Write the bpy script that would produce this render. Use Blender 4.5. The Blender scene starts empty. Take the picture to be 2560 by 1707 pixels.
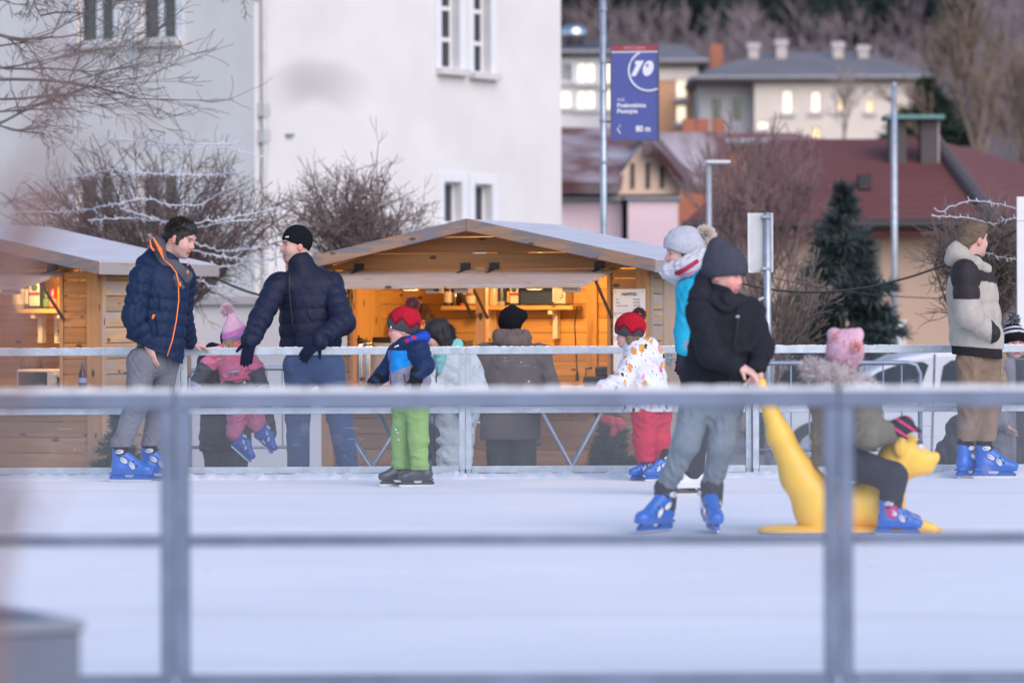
import bpy, bmesh, math, random
import numpy as np
from mathutils import Vector, Matrix

# ------------------------------------------------------------------ camera, sky, sun, exposure
SC = bpy.context.scene
COL = SC.collection
FPX, HORIZON, CAM_Z = 9600.0, 783.0, 1.097          # focal length in photo pixels, horizon row, eye height above the ice
TILT, ROLL = math.atan((853.5 - HORIZON) / FPX), -0.0039
cam_data = bpy.data.cameras.new('camera'); cam = bpy.data.objects.new('camera', cam_data); COL.objects.link(cam)
cam_data.sensor_width = 36.0; cam_data.lens = 36.0 * FPX / 2560.0
cam_data.clip_start = 0.3; cam_data.clip_end = 3000.0
CAM_R = Matrix.Rotation(math.pi / 2 - TILT, 3, 'X') @ Matrix.Rotation(ROLL, 3, 'Z')
cam.matrix_world = Matrix.Translation((0, 0, CAM_Z)) @ CAM_R.to_4x4()
cam_data.dof.use_dof = True; cam_data.dof.focus_distance = 26.2; cam_data.dof.aperture_fstop = 2.3
cam_data.dof.aperture_blades = 9
SC.camera = cam

world = bpy.data.worlds.new('World'); SC.world = world; world.use_nodes = True
wn = world.node_tree.nodes; wl = world.node_tree.links
SUN_EL, SUN_AZ = math.radians(36.0), math.radians(152.0)   # azimuth measured from +Y towards +X
sky = wn.new('ShaderNodeTexSky'); sky.sky_type = 'NISHITA'; sky.sun_disc = False
sky.sun_elevation = SUN_EL; sky.sun_rotation = SUN_AZ; sky.air_density = 1.0; sky.dust_density = 0.6; sky.ozone_density = 1.6
bg = wn['Background']; wl.new(sky.outputs[0], bg.inputs[0]); bg.inputs[1].default_value = 0.15
sun_data = bpy.data.lights.new('sun', 'SUN'); sun = bpy.data.objects.new('sun', sun_data); COL.objects.link(sun)
sun_data.energy = 1.45; sun_data.angle = math.radians(60.0); sun_data.color = (1.0, 0.80, 0.73)
sun_dir = Vector((math.sin(SUN_AZ) * math.cos(SUN_EL), math.cos(SUN_AZ) * math.cos(SUN_EL), math.sin(SUN_EL)))
sun.rotation_euler = sun_dir.to_track_quat('Z', 'Y').to_euler()
SC.view_settings.view_transform = 'Standard'; SC.view_settings.look = 'None'
SC.view_settings.exposure = 0.61; SC.view_settings.gamma = 1.0
SC.cycles.use_denoising = True
SC.cycles.max_bounces = 8; SC.cycles.transparent_max_bounces = 40; SC.cycles.sample_clamp_indirect = 6.0
SC.cycles.caustics_reflective = False; SC.cycles.caustics_refractive = False

# ------------------------------------------------------------------ helpers
def P(px, py, Y):
    """point of the place at depth Y that lies behind the photo pixel (px, py)"""
    d = CAM_R @ Vector(((px - 1280) / FPX, (853.5 - py) / FPX, -1.0))
    return Vector((0, 0, CAM_Z)) + d * (Y / d.y)
def ppm(Y): return FPX / Y

def link(o, parent=None):
    COL.objects.link(o)
    if parent is not None: o.parent = parent
    return o
def tag(o, label=None, cat=None, group=None, kind=None):
    if label: o['label'] = label
    if cat: o['category'] = cat
    if group: o['group'] = group
    if kind: o['kind'] = kind
    return o
def thing(name, label, cat, loc=(0, 0, 0), rz=0.0, group=None):
    o = bpy.data.objects.new(name, None); o.location = loc; o.rotation_euler = (0, 0, rz); o.empty_display_size = 0.1
    link(o); return tag(o, label, cat, group)
def smooth(me, on=True):
    me.polygons.foreach_set('use_smooth', np.full(len(me.polygons), on)); return me
def mesh(name, verts, faces, m=None, sm=False):
    me = bpy.data.meshes.new(name); me.from_pydata([tuple(v) for v in verts], [], faces); me.update()
    if m is not None:
        for x in (m if isinstance(m, (list, tuple)) else [m]): me.materials.append(x)
    if sm: smooth(me)
    return me
def obj(name, me, parent=None, loc=None, world_space=False):
    o = bpy.data.objects.new(name, me); link(o, parent)
    if loc is not None: o.location = loc
    if world_space and parent is not None and parent.parent is None:   # vertices are given in world space
        o.matrix_parent_inverse = parent.matrix_basis.inverted()
    return o

class MB:
    """collects simple solids and builds ONE mesh"""
    def __init__(s): s.v = []; s.f = []; s.mi = []; s.cur = 0
    def _add(s, vs, fs):
        n = len(s.v); s.v += [tuple(v) for v in vs]
        s.f += [tuple(i + n for i in f) for f in fs]; s.mi += [s.cur] * len(fs)
    def box(s, lo, hi, R=None, o=(0, 0, 0)):
        x0, y0, z0 = lo; x1, y1, z1 = hi
        vs = [Vector(q) for q in ((x0,y0,z0),(x1,y0,z0),(x1,y1,z0),(x0,y1,z0),(x0,y0,z1),(x1,y0,z1),(x1,y1,z1),(x0,y1,z1))]
        if R is not None: vs = [R @ v + Vector(o) for v in vs]
        s._add(vs, [(0,3,2,1),(4,5,6,7),(0,1,5,4),(1,2,6,5),(2,3,7,6),(3,0,4,7)]); return s
    def hexa(s, q): s._add(q, [(0,3,2,1),(4,5,6,7),(0,1,5,4),(1,2,6,5),(2,3,7,6),(3,0,4,7)]); return s
    def prism(s, poly, y0, y1):                       # polygon in x,z (counter-clockwise seen from -y) extruded along y
        n = len(poly); vs = [(x, y0, z) for x, z in poly] + [(x, y1, z) for x, z in poly]
        s._add(vs, [tuple(range(n)), tuple(range(2*n-1, n-1, -1))] + [(i, i+n, (i+1) % n + n, (i+1) % n) for i in range(n)]); return s
    def tube(s, pts, r, n=8, cap=True):
        pts = [Vector(p) for p in pts]; rs = r if isinstance(r, (list, tuple)) else [r] * len(pts)
        rings = []; up = Vector((0, 0, 1))
        for i, p in enumerate(pts):
            t = (pts[min(i+1, len(pts)-1)] - pts[max(i-1, 0)]).normalized()
            a = t.cross(up if abs(t.z) < .9 else Vector((1, 0, 0))).normalized(); b = t.cross(a)
            rings.append([p + (a * math.cos(2*math.pi*k/n) + b * math.sin(2*math.pi*k/n)) * rs[i] for k in range(n)])
        vs = [v for q in rings for v in q]; fs = []
        for i in range(len(pts)-1):
            for k in range(n):
                fs.append((i*n+k, i*n+(k+1) % n, (i+1)*n+(k+1) % n, (i+1)*n+k))
        if cap: fs += [tuple(range(n-1, -1, -1)), tuple(range((len(pts)-1)*n, len(pts)*n))]
        s._add(vs, fs); return s
    def lathe(s, prof, c=(0, 0, 0), n=16):            # profile of (r, z)
        vs = []; fs = []
        for r, z in prof:
            for k in range(n): vs.append((c[0]+r*math.cos(2*math.pi*k/n), c[1]+r*math.sin(2*math.pi*k/n), c[2]+z))
        for i in range(len(prof)-1):
            for k in range(n): fs.append((i*n+k, i*n+(k+1) % n, (i+1)*n+(k+1) % n, (i+1)*n+k))
        fs += [tuple(range(n-1, -1, -1)), tuple(range((len(prof)-1)*n, len(prof)*n))]
        s._add(vs, fs); return s
    def mesh(s, name, m, sm=False):
        me = mesh(name, s.v, s.f, m, sm)
        if any(s.mi): me.polygons.foreach_set('material_index', s.mi)
        return me
    def build(s, name, m, parent=None, sm=False, bevel=0.0, ws=False):
        me = s.mesh(name, m, sm); o = obj(name, me, parent, world_space=ws)
        if bevel:
            b = o.modifiers.new('edge', 'BEVEL'); b.width = bevel; b.segments = 2; b.limit_method = 'ANGLE'
        return o

# ------------------------------------------------------------------ materials
MATS = {}
def nodes(name):
    m = bpy.data.materials.new(name); m.use_nodes = True
    nt = m.node_tree; return m, nt.nodes, nt.links, nt.nodes['Principled BSDF']
def mat(name, col, rough=.7, metal=0., var=.12, vscale=6., bump=.0, bscale=60., spec=.5, attr=None, emit=None, estr=0., coat=0., sheen=0., stretch=(1, 1, 1), crease=0., cscale=9.):
    """principled material with slow colour variation and fine relief; attr = read base colour from a point attribute"""
    if name in MATS: return MATS[name]
    m, N, L, b = nodes(name)
    tc = N.new('ShaderNodeTexCoord'); mp = N.new('ShaderNodeMapping'); mp.inputs['Scale'].default_value = stretch
    L.new(tc.outputs['Object'], mp.inputs[0])
    info = N.new('ShaderNodeObjectInfo')
    nz = N.new('ShaderNodeTexNoise'); nz.inputs['Scale'].default_value = vscale; nz.inputs['Detail'].default_value = 5; nz.noise_dimensions = '4D'
    mm = N.new('ShaderNodeMath'); mm.operation = 'MULTIPLY'; mm.inputs[1].default_value = 40.
    L.new(info.outputs['Random'], mm.inputs[0]); L.new(mm.outputs[0], nz.inputs['W'])
    L.new(mp.outputs[0], nz.inputs['Vector'])
    mr = N.new('ShaderNodeMapRange'); mr.inputs[1].default_value = .25; mr.inputs[2].default_value = .75
    mr.inputs[3].default_value = 1 - var; mr.inputs[4].default_value = 1 + var; L.new(nz.outputs[0], mr.inputs[0])
    mx = N.new('ShaderNodeVectorMath'); mx.operation = 'SCALE'
    if attr:
        at = N.new('ShaderNodeAttribute'); at.attribute_name = attr; L.new(at.outputs['Color'], mx.inputs[0])
    else: mx.inputs[0].default_value = col[:3]
    L.new(mr.outputs[0], mx.inputs['Scale']); L.new(mx.outputs[0], b.inputs['Base Color'])
    b.inputs['Roughness'].default_value = rough; b.inputs['Metallic'].default_value = metal
    b.inputs['Specular IOR Level'].default_value = spec
    if coat: b.inputs['Coat Weight'].default_value = coat; b.inputs['Coat Roughness'].default_value = .15
    if sheen: b.inputs['Sheen Weight'].default_value = sheen; b.inputs['Sheen Roughness'].default_value = .5
    if bump:
        n2 = N.new('ShaderNodeTexNoise'); n2.inputs['Scale'].default_value = bscale; n2.inputs['Detail'].default_value = 4; L.new(mp.outputs[0], n2.inputs['Vector'])
        bp = N.new('ShaderNodeBump'); bp.inputs['Strength'].default_value = bump; bp.inputs['Distance'].default_value = .01
        L.new(n2.outputs[0], bp.inputs['Height']); L.new(bp.outputs[0], b.inputs['Normal'])
        if crease:                                    # sharp cloth creases running over the soft folds
            n3 = N.new('ShaderNodeTexNoise'); n3.noise_type = 'RIDGED_MULTIFRACTAL'; n3.inputs['Scale'].default_value = cscale; n3.inputs['Detail'].default_value = 3; n3.inputs['Distortion'].default_value = 1.2; L.new(mp.outputs[0], n3.inputs['Vector'])
            b2 = N.new('ShaderNodeBump'); b2.inputs['Strength'].default_value = crease; b2.inputs['Distance'].default_value = .02; L.new(n3.outputs[0], b2.inputs['Height']); L.new(bp.outputs[0], b2.inputs['Normal']); L.new(b2.outputs[0], b.inputs['Normal'])
    if emit: b.inputs['Emission Color'].default_value = (*emit, 1); b.inputs['Emission Strength'].default_value = estr
    MATS[name] = m; return m

def wood(name, c1, c2, knot=(.10, .045, .02), axis='X', rough=.65, grey=None, gfac=.5):
    """pine boards: grain along one axis, knots, tone changing from board to board, optional grey weathering in patches"""
    m, N, L, b = nodes(name)
    tc = N.new('ShaderNodeTexCoord'); info = N.new('ShaderNodeObjectInfo')
    add = N.new('ShaderNodeVectorMath'); add.operation = 'ADD'
    off = N.new('ShaderNodeVectorMath'); off.operation = 'SCALE'; off.inputs[0].default_value = (13.7, 7.1, 5.3)
    L.new(info.outputs['Random'], off.inputs['Scale']); L.new(tc.outputs['Object'], add.inputs[0]); L.new(off.outputs[0], add.inputs[1])
    mp = N.new('ShaderNodeMapping')
    mp.inputs['Scale'].default_value = {'X': (.9, 22, 22), 'Y': (22, .9, 22), 'Z': (22, 22, .9)}[axis]; L.new(add.outputs[0], mp.inputs[0])
    nz = N.new('ShaderNodeTexNoise'); nz.inputs['Scale'].default_value = 1.6; nz.inputs['Detail'].default_value = 6; nz.inputs['Distortion'].default_value = .6
    L.new(mp.outputs[0], nz.inputs['Vector'])
    rp = N.new('ShaderNodeValToRGB'); rp.color_ramp.elements[0].position = .3; rp.color_ramp.elements[1].position = .7
    rp.color_ramp.elements[0].color = (*c2, 1); rp.color_ramp.elements[1].color = (*c1, 1); L.new(nz.outputs[0], rp.inputs[0])
    mp2 = N.new('ShaderNodeMapping'); mp2.inputs['Scale'].default_value = {'X': (4.0, 9, 9), 'Y': (9, 4.0, 9), 'Z': (9, 9, 4.0)}[axis]; L.new(add.outputs[0], mp2.inputs[0])
    vo = N.new('ShaderNodeTexVoronoi'); vo.inputs['Scale'].default_value = 1.0; L.new(mp2.outputs[0], vo.inputs['Vector'])
    kr = N.new('ShaderNodeMapRange'); kr.inputs[1].default_value = .10; kr.inputs[2].default_value = .16; kr.inputs[3].default_value = 1; kr.inputs[4].default_value = 0
    L.new(vo.outputs['Distance'], kr.inputs[0])
    mk = N.new('ShaderNodeMix'); mk.data_type = 'RGBA'; L.new(kr.outputs[0], mk.inputs[0]); L.new(rp.outputs[0], mk.inputs[6]); mk.inputs[7].default_value = (*knot, 1)
    out = mk.outputs[2]
    if grey:
        n3 = N.new('ShaderNodeTexNoise'); n3.inputs['Scale'].default_value = 1.0; n3.inputs['Detail'].default_value = 5
        mp3 = N.new('ShaderNodeMapping'); mp3.inputs['Scale'].default_value = {'X': (3, 18, 18), 'Y': (18, 3, 18), 'Z': (18, 18, 3)}[axis]; L.new(add.outputs[0], mp3.inputs[0]); L.new(mp3.outputs[0], n3.inputs['Vector'])
        g = N.new('ShaderNodeMapRange'); g.inputs[1].default_value = .72 - gfac * .5; g.inputs[2].default_value = .80 - gfac * .5; L.new(n3.outputs[0], g.inputs[0])
        mg = N.new('ShaderNodeMix'); mg.data_type = 'RGBA'; L.new(g.outputs[0], mg.inputs[0]); L.new(out, mg.inputs[6]); mg.inputs[7].default_value = (*grey, 1); out = mg.outputs[2]
    hs = N.new('ShaderNodeHueSaturation'); L.new(out, hs.inputs['Color'])
    mv = N.new('ShaderNodeMapRange'); mv.inputs[3].default_value = .78; mv.inputs[4].default_value = 1.18; L.new(info.outputs['Random'], mv.inputs[0]); L.new(mv.outputs[0], hs.inputs['Value'])
    L.new(hs.outputs[0], b.inputs['Base Color']); b.inputs['Roughness'].default_value = rough
    bp = N.new('ShaderNodeBump'); bp.inputs['Strength'].default_value = .25; bp.inputs['Distance'].default_value = .004; L.new(nz.outputs[0], bp.inputs['Height']); L.new(bp.outputs[0], b.inputs['Normal'])
    MATS[name] = m; return m

def pane_mat(name, haze, tint, scratch=.0, gloss=.06, dirt=5.0):
    """clear acrylic sheet: see-through, faintly milky, scratched, with splashes of dried ice and a soft reflection"""
    m, N, L, b = nodes(name); N.remove(b)
    out = N['Material Output']
    tr = N.new('ShaderNodeBsdfTransparent'); tr.inputs[0].default_value = (*tint, 1)
    df = N.new('ShaderNodeBsdfDiffuse'); df.inputs[0].default_value = (.80, .82, .86, 1)
    tl = N.new('ShaderNodeBsdfTranslucent'); tl.inputs[0].default_value = (.80, .82, .86, 1)
    md = N.new('ShaderNodeMixShader'); md.inputs[0].default_value = .35; L.new(df.outputs[0], md.inputs[1]); L.new(tl.outputs[0], md.inputs[2])
    tc = N.new('ShaderNodeTexCoord')
    n1 = N.new('ShaderNodeTexNoise'); n1.inputs['Scale'].default_value = 2.2; n1.inputs['Detail'].default_value = 6; L.new(tc.outputs['Object'], n1.inputs['Vector'])
    h = N.new('ShaderNodeMapRange'); h.inputs[1].default_value = .3; h.inputs[2].default_value = .75; h.inputs[3].default_value = haze * .7; h.inputs[4].default_value = haze * 1.4; L.new(n1.outputs[0], h.inputs[0])
    n2 = N.new('ShaderNodeTexNoise'); n2.inputs['Scale'].default_value = 26; n2.inputs['Detail'].default_value = 3; L.new(tc.outputs['Object'], n2.inputs['Vector'])
    s = N.new('ShaderNodeMapRange'); s.inputs[1].default_value = .735; s.inputs[2].default_value = .76; s.inputs[3].default_value = 0; s.inputs[4].default_value = .7; L.new(n2.outputs[0], s.inputs[0])
    mp = N.new('ShaderNodeMapping'); mp.inputs['Rotation'].default_value = (0, .5, 0); mp.inputs['Scale'].default_value = (3, 40, 70); L.new(tc.outputs['Object'], mp.inputs[0])
    n3 = N.new('ShaderNodeTexNoise'); n3.inputs['Scale'].default_value = 1.3; n3.inputs['Detail'].default_value = 2; L.new(mp.outputs[0], n3.inputs['Vector'])
    s3 = N.new('ShaderNodeMapRange'); s3.inputs[1].default_value = .72; s3.inputs[2].default_value = .78; s3.inputs[3].default_value = 0; s3.inputs[4].default_value = scratch; L.new(n3.outputs[0], s3.inputs[0])
    a1 = N.new('ShaderNodeMath'); a1.operation = 'ADD'; a1.use_clamp = True; L.new(h.outputs[0], a1.inputs[0]); L.new(s.outputs[0], a1.inputs[1])
    a2 = N.new('ShaderNodeMath'); a2.operation = 'ADD'; a2.use_clamp = True; L.new(a1.outputs[0], a2.inputs[0]); L.new(s3.outputs[0], a2.inputs[1])
    m1 = N.new('ShaderNodeMixShader'); L.new(a2.outputs[0], m1.inputs[0]); L.new(tr.outputs[0], m1.inputs[1]); L.new(md.outputs[0], m1.inputs[2])
    gl = N.new('ShaderNodeBsdfGlossy'); gl.inputs['Roughness'].default_value = .04
    lw = N.new('ShaderNodeLayerWeight'); lw.inputs[0].default_value = .12
    gm = N.new('ShaderNodeMath'); gm.operation = 'MULTIPLY'; gm.inputs[1].default_value = gloss * 8; L.new(lw.outputs['Fresnel'], gm.inputs[0])
    m2 = N.new('ShaderNodeMixShader'); L.new(gm.outputs[0], m2.inputs[0]); L.new(m1.outputs[0], m2.inputs[1]); L.new(gl.outputs[0], m2.inputs[2])
    L.new(m2.outputs[0], out.inputs[0]); MATS[name] = m; return m

# ------------------------------------------------------------------ implicit surfaces (bodies, clothes, soft shapes)
def V(*a): return np.array(a[0] if len(a) == 1 else a, dtype=np.float64)
def unit(v): v = np.asarray(v, float); return v / (np.linalg.norm(v) + 1e-12)
class Cone:
    """round cone between a and b; flat=(axis, factor) squeezes the section, quilt=(period, depth, phase) pads it"""
    def __init__(s, a, b, ra, rb=None, k=.02, flat=None, quilt=None, col=None, op='+'):
        s.a, s.b = V(tuple(a)), V(tuple(b)); s.ra = ra; s.rb = ra if rb is None else rb
        s.k, s.flat, s.quilt, s.col, s.op = k, flat, quilt, col, op
        m = max(s.ra, s.rb) * (1.3 if flat is None else 1.3) + .03
        s.lo, s.hi = np.minimum(s.a, s.b) - m, np.maximum(s.a, s.b) + m
    def d(s, X, Y, Z):
        ba = s.b - s.a; L2 = ba @ ba + 1e-12
        x, y, z = X - s.a[0], Y - s.a[1], Z - s.a[2]
        t = np.clip((x * ba[0] + y * ba[1] + z * ba[2]) / L2, 0, 1)
        r = s.ra + (s.rb - s.ra) * t
        if s.quilt:
            per, amp, ph = s.quilt; r = r + amp * (np.abs(np.sin(math.pi * (t * math.sqrt(L2) / per + ph))) ** .55 - .75)
        x, y, z = x - t * ba[0], y - t * ba[1], z - t * ba[2]
        q = x * x + y * y + z * z
        if s.flat is not None:
            n, f = s.flat; c = x * n[0] + y * n[1] + z * n[2]; q = q + c * c * (1 / (f * f) - 1)
        return np.sqrt(q) - r
class Ell:
    def __init__(s, c, r, R=None, k=.02, col=None, op='+'):
        s.c = V(tuple(c)); s.r = V(tuple(r)); s.R = np.eye(3) if R is None else np.array(R, float)   # rows of R: local axes
        s.k, s.col, s.op = k, col, op; m = s.r.max() + .04; s.lo, s.hi = s.c - m, s.c + m
    def d(s, X, Y, Z):
        x, y, z = X - s.c[0], Y - s.c[1], Z - s.c[2]; q = 0
        for i in range(3):
            u = (x * s.R[i, 0] + y * s.R[i, 1] + z * s.R[i, 2]) / s.r[i]; q = q + u * u
        return (np.sqrt(q) - 1) * s.r.min()
class RBox:
    def __init__(s, c, half, R=None, rnd=.01, k=.01, col=None, op='+'):
        s.c = V(tuple(c)); s.h = V(tuple(half)); s.R = np.eye(3) if R is None else np.array(R, float)
        s.rnd, s.k, s.col, s.op = rnd, k, col, op; m = np.linalg.norm(s.h) + .04; s.lo, s.hi = s.c - m, s.c + m
    def d(s, X, Y, Z):
        x, y, z = X - s.c[0], Y - s.c[1], Z - s.c[2]; o = 0; mx = None
        for i in range(3):
            u = np.abs(x * s.R[i, 0] + y * s.R[i, 1] + z * s.R[i, 2]) - s.h[i] + s.rnd
            o = o + np.maximum(u, 0) ** 2; mx = u if mx is None else np.maximum(mx, u)
        return np.sqrt(o) + np.minimum(mx, 0) - s.rnd
def smin(a, b, k):
    if k <= 0: return np.minimum(a, b)
    h = np.maximum(k - np.abs(a - b), 0) / k; return np.minimum(a, b) - h * h * k * .25
def chain(pts, rs, **kw): return [Cone(pts[i], pts[i+1], rs[i], rs[i+1], **kw) for i in range(len(pts)-1)]
def folds(seed, amp, freq, sx=(1, 1, 1), ridge=False):
    amp = -amp if ridge else amp
    rg = np.random.RandomState(seed); K = rg.normal(size=(5, 3)) * freq * np.array(sx); ph = rg.uniform(0, 6.3, 5)
    def f(X, Y, Z):
        w = .6 * np.sin(X * K[4, 0] * .4 + Y * K[4, 1] * .4 + Z * K[4, 2] * .4 + ph[4]); s = 0
        for i in range(4): s = s + (1 - 2 * np.abs(np.sin(.5 * (X * K[i, 0] + Y * K[i, 1] + Z * K[i, 2]) + ph[i] + w)))
        return s * amp * .25 * (.8 + .8 * np.sin(X * K[3, 1] * .22 + Y * K[2, 0] * .2 + Z * K[1, 2] * .22 + ph[2]))
    return f
def sdf_mesh(name, prims, h=.009, col=(.5, .5, .5), cfun=None, noise=None, m=None, cut=None):
    lo = np.min([p.lo for p in prims if p.op == '+'], 0); hi = np.max([p.hi for p in prims if p.op == '+'], 0)
    n = np.ceil((hi - lo) / h).astype(int) + 1
    ax = [lo[i] + h * np.arange(n[i]) for i in range(3)]
    F = np.full(n, 1.0, np.float32)
    for p in prims:
        i0 = np.clip(np.floor((p.lo - lo) / h).astype(int), 0, n - 1); i1 = np.clip(np.ceil((p.hi - lo) / h).astype(int) + 1, 1, n)
        if np.any(i1 <= i0): continue
        sl = tuple(slice(a, b) for a, b in zip(i0, i1))
        d = p.d(ax[0][sl[0]][:, None, None], ax[1][sl[1]][None, :, None], ax[2][sl[2]][None, None, :])
        F[sl] = smin(F[sl], d, p.k) if p.op == '+' else -smin(-F[sl], d, p.k)
    if noise is not None: F += noise(ax[0][:, None, None], ax[1][None, :, None], ax[2][None, None, :]).astype(np.float32) * (np.abs(F) < .06)
    if cut is not None: F = np.maximum(F, cut(ax[0][:, None, None], ax[1][None, :, None], ax[2][None, None, :])).astype(np.float32)
    F[0] = F[-1] = 1; F[:, 0] = F[:, -1] = 1; F[:, :, 0] = F[:, :, -1] = 1
    S = F < 0
    c = sum(S[i:n[0]-1+i, j:n[1]-1+j, k:n[2]-1+k].astype(np.int8) for i in (0, 1) for j in (0, 1) for k in (0, 1))
    act = (c > 0) & (c < 8); I = np.argwhere(act)
    idx = np.full(act.shape, -1, np.int64); idx[act] = np.arange(len(I))
    pos = np.zeros((len(I), 3)); cnt = np.zeros(len(I))
    for axis in range(3):
        o1, o2 = [a for a in range(3) if a != axis]
        for u in (0, 1):
            for w in (0, 1):
                A = I.copy(); A[:, o1] += u; A[:, o2] += w; B = A.copy(); B[:, axis] += 1
                fa, fb = F[A[:, 0], A[:, 1], A[:, 2]], F[B[:, 0], B[:, 1], B[:, 2]]
                x = (fa < 0) != (fb < 0); t = np.where(x, fa / np.where(x, fa - fb, 1), 0)
                q = A.astype(float); q[:, axis] += t; pos += q * x[:, None]; cnt += x
    pos = lo + h * pos / cnt[:, None]
    quads = []
    for axis in range(3):
        o1, o2 = [(1, 2), (2, 0), (0, 1)][axis]
        a = [slice(None)] * 3; b = [slice(None)] * 3; a[axis] = slice(0, n[axis]-1); b[axis] = slice(1, n[axis])
        ch = S[tuple(a)] != S[tuple(b)]; E = np.argwhere(ch); fl = S[tuple(a)][ch]
        def nb(u, w):
            q = E.copy(); q[:, o1] -= u; q[:, o2] -= w; return idx[q[:, 0], q[:, 1], q[:, 2]]
        Q = np.stack([nb(1, 1), nb(0, 1), nb(0, 0), nb(1, 0)], 1); Q[~fl] = Q[~fl][:, ::-1]; quads.append(Q)
    Q = np.concatenate(quads)
    me = bpy.data.meshes.new(name)
    me.vertices.add(len(pos)); me.vertices.foreach_set('co', pos.astype(np.float32).ravel())
    me.loops.add(Q.size); me.loops.foreach_set('vertex_index', Q.ravel().astype(np.int32))
    me.polygons.add(len(Q)); me.polygons.foreach_set('loop_start', np.arange(0, Q.size, 4, dtype=np.int32))
    me.update(calc_edges=True); me.validate(); smooth(me)
    C = np.tile(np.array([*col, 1.0]), (len(pos), 1))
    if any(p.col is not None for p in prims):
        best = np.full(len(pos), 9.0)
        for p in prims:
            if p.op != '+': continue
            d = p.d(pos[:, 0], pos[:, 1], pos[:, 2]); w = d < best; best = np.where(w, d, best)
            C[w, :3] = col if p.col is None else p.col
    if cfun is not None: C[:, :3] = cfun(pos, C[:, :3])
    at = me.color_attributes.new('Col', 'FLOAT_COLOR', 'POINT'); at.data.foreach_set('color', C.astype(np.float32).ravel())
    if m is not None: me.materials.append(m)
    return me

def fur(name, pts, dirs, length, width, m, seed=0, jitter=.35, cols=None):
    """tuft of thin pointed hairs: one blade per point"""
    rg = np.random.RandomState(seed); n = len(pts); pts = np.asarray(pts); dirs = np.asarray(dirs)
    d = dirs + rg.normal(size=(n, 3)) * jitter; d /= np.linalg.norm(d, axis=1)[:, None]
    t = np.cross(d, rg.normal(size=(n, 3))); t /= np.linalg.norm(t, axis=1)[:, None]
    L = length * rg.uniform(.7, 1.15, n)[:, None]
    v = np.empty((n, 4, 3)); v[:, 0] = pts - t * width; v[:, 1] = pts + t * width
    mid = pts + d * L * .55; v[:, 1] = pts + t * width; v[:, 2] = mid + t * width * .8 + d * L * .45 * 0; v[:, 3] = pts + d * L
    v[:, 2] = mid + t * width * .7
    f = [(4*i, 4*i+1, 4*i+2, 4*i+3) for i in range(n)]
    me = mesh(name, v.reshape(-1, 3), f, m)
    if cols is not None:
        C = np.ones((n, 4, 4)); C[:, :, :3] = np.asarray(cols)[rg.randint(0, len(cols), n)][:, None, :]
        at = me.color_attributes.new('Col', 'FLOAT_COLOR', 'POINT'); at.data.foreach_set('color', C.astype(np.float32).ravel())
    return me
def sphere_pts(n, seed=0):
    rg = np.random.RandomState(seed); v = rg.normal(size=(n, 3)); return v / np.linalg.norm(v, axis=1)[:, None]

# ------------------------------------------------------------------ bare branches
def seg_mesh(name, segs, m, n=3):
    """segs: array rows (p0, p1, r0, r1) -> one mesh of thin tapered tubes"""
    S = np.array(segs, float); p0, p1, r0, r1 = S[:, 0:3], S[:, 3:6], S[:, 6], S[:, 7]
    d = p1 - p0; d /= np.linalg.norm(d, axis=1)[:, None] + 1e-9
    a = np.cross(d, np.where(np.abs(d[:, 2:3]) < .9, np.array([[0, 0, 1.]]), np.array([[1., 0, 0]]))); a /= np.linalg.norm(a, axis=1)[:, None] + 1e-9
    b = np.cross(d, a); k = len(S); vs = np.empty((k, 2 * n, 3))
    for i in range(n):
        w = a * math.cos(2*math.pi*i/n) + b * math.sin(2*math.pi*i/n)
        vs[:, i] = p0 + w * r0[:, None]; vs[:, n+i] = p1 + w * r1[:, None]
    base = (np.arange(k) * 2 * n)[:, None]
    Q = np.concatenate([base + np.array([[i, (i+1) % n, n+(i+1) % n, n+i]]) for i in range(n)])
    me = bpy.data.meshes.new(name); me.vertices.add(k*2*n); me.vertices.foreach_set('co', vs.astype(np.float32).ravel())
    me.loops.add(Q.size); me.loops.foreach_set('vertex_index', Q.ravel().astype(np.int32))
    me.polygons.add(len(Q)); me.polygons.foreach_set('loop_start', np.arange(0, Q.size, 4, dtype=np.int32))
    me.update(calc_edges=True); smooth(me); me.materials.append(m); return me
def grow(rg, p, d, L, r, depth, segs, kids=3, spread=.6, wob=.18, up=0., shrink=.66, steps=4, rmin=.002):
    """recursive branch: a wobbling limb of a few segments with side shoots"""
    p = np.asarray(p, float); d = unit(d); q = p; nodes_ = []
    for i in range(steps):
        d = unit(d + rg.normal(size=3) * wob + np.array([0, 0, up]))
        e = q + d * L / steps; r0 = r * (1 - .55 * i / steps); r1 = r * (1 - .55 * (i+1) / steps)
        segs.append((*q, *e, max(r0, rmin), max(r1, rmin))); q = e; nodes_.append((q, d, r1))
    if depth > 0:
        for j in range(kids):
            i = min(steps - 1, int(rg.uniform(.3, 1.0) * steps)); b, bd, br = nodes_[i]
            nd = unit(bd + rg.normal(size=3) * spread)
            grow(rg, b, nd, L * shrink * rg.uniform(.7, 1.15), br * .7, depth - 1, segs, kids, spread, wob, up, shrink, steps, rmin)
        grow(rg, q, d, L * shrink, r * .45, depth - 1, segs, max(2, kids - 1), spread, wob, up, shrink, steps, rmin)

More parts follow.
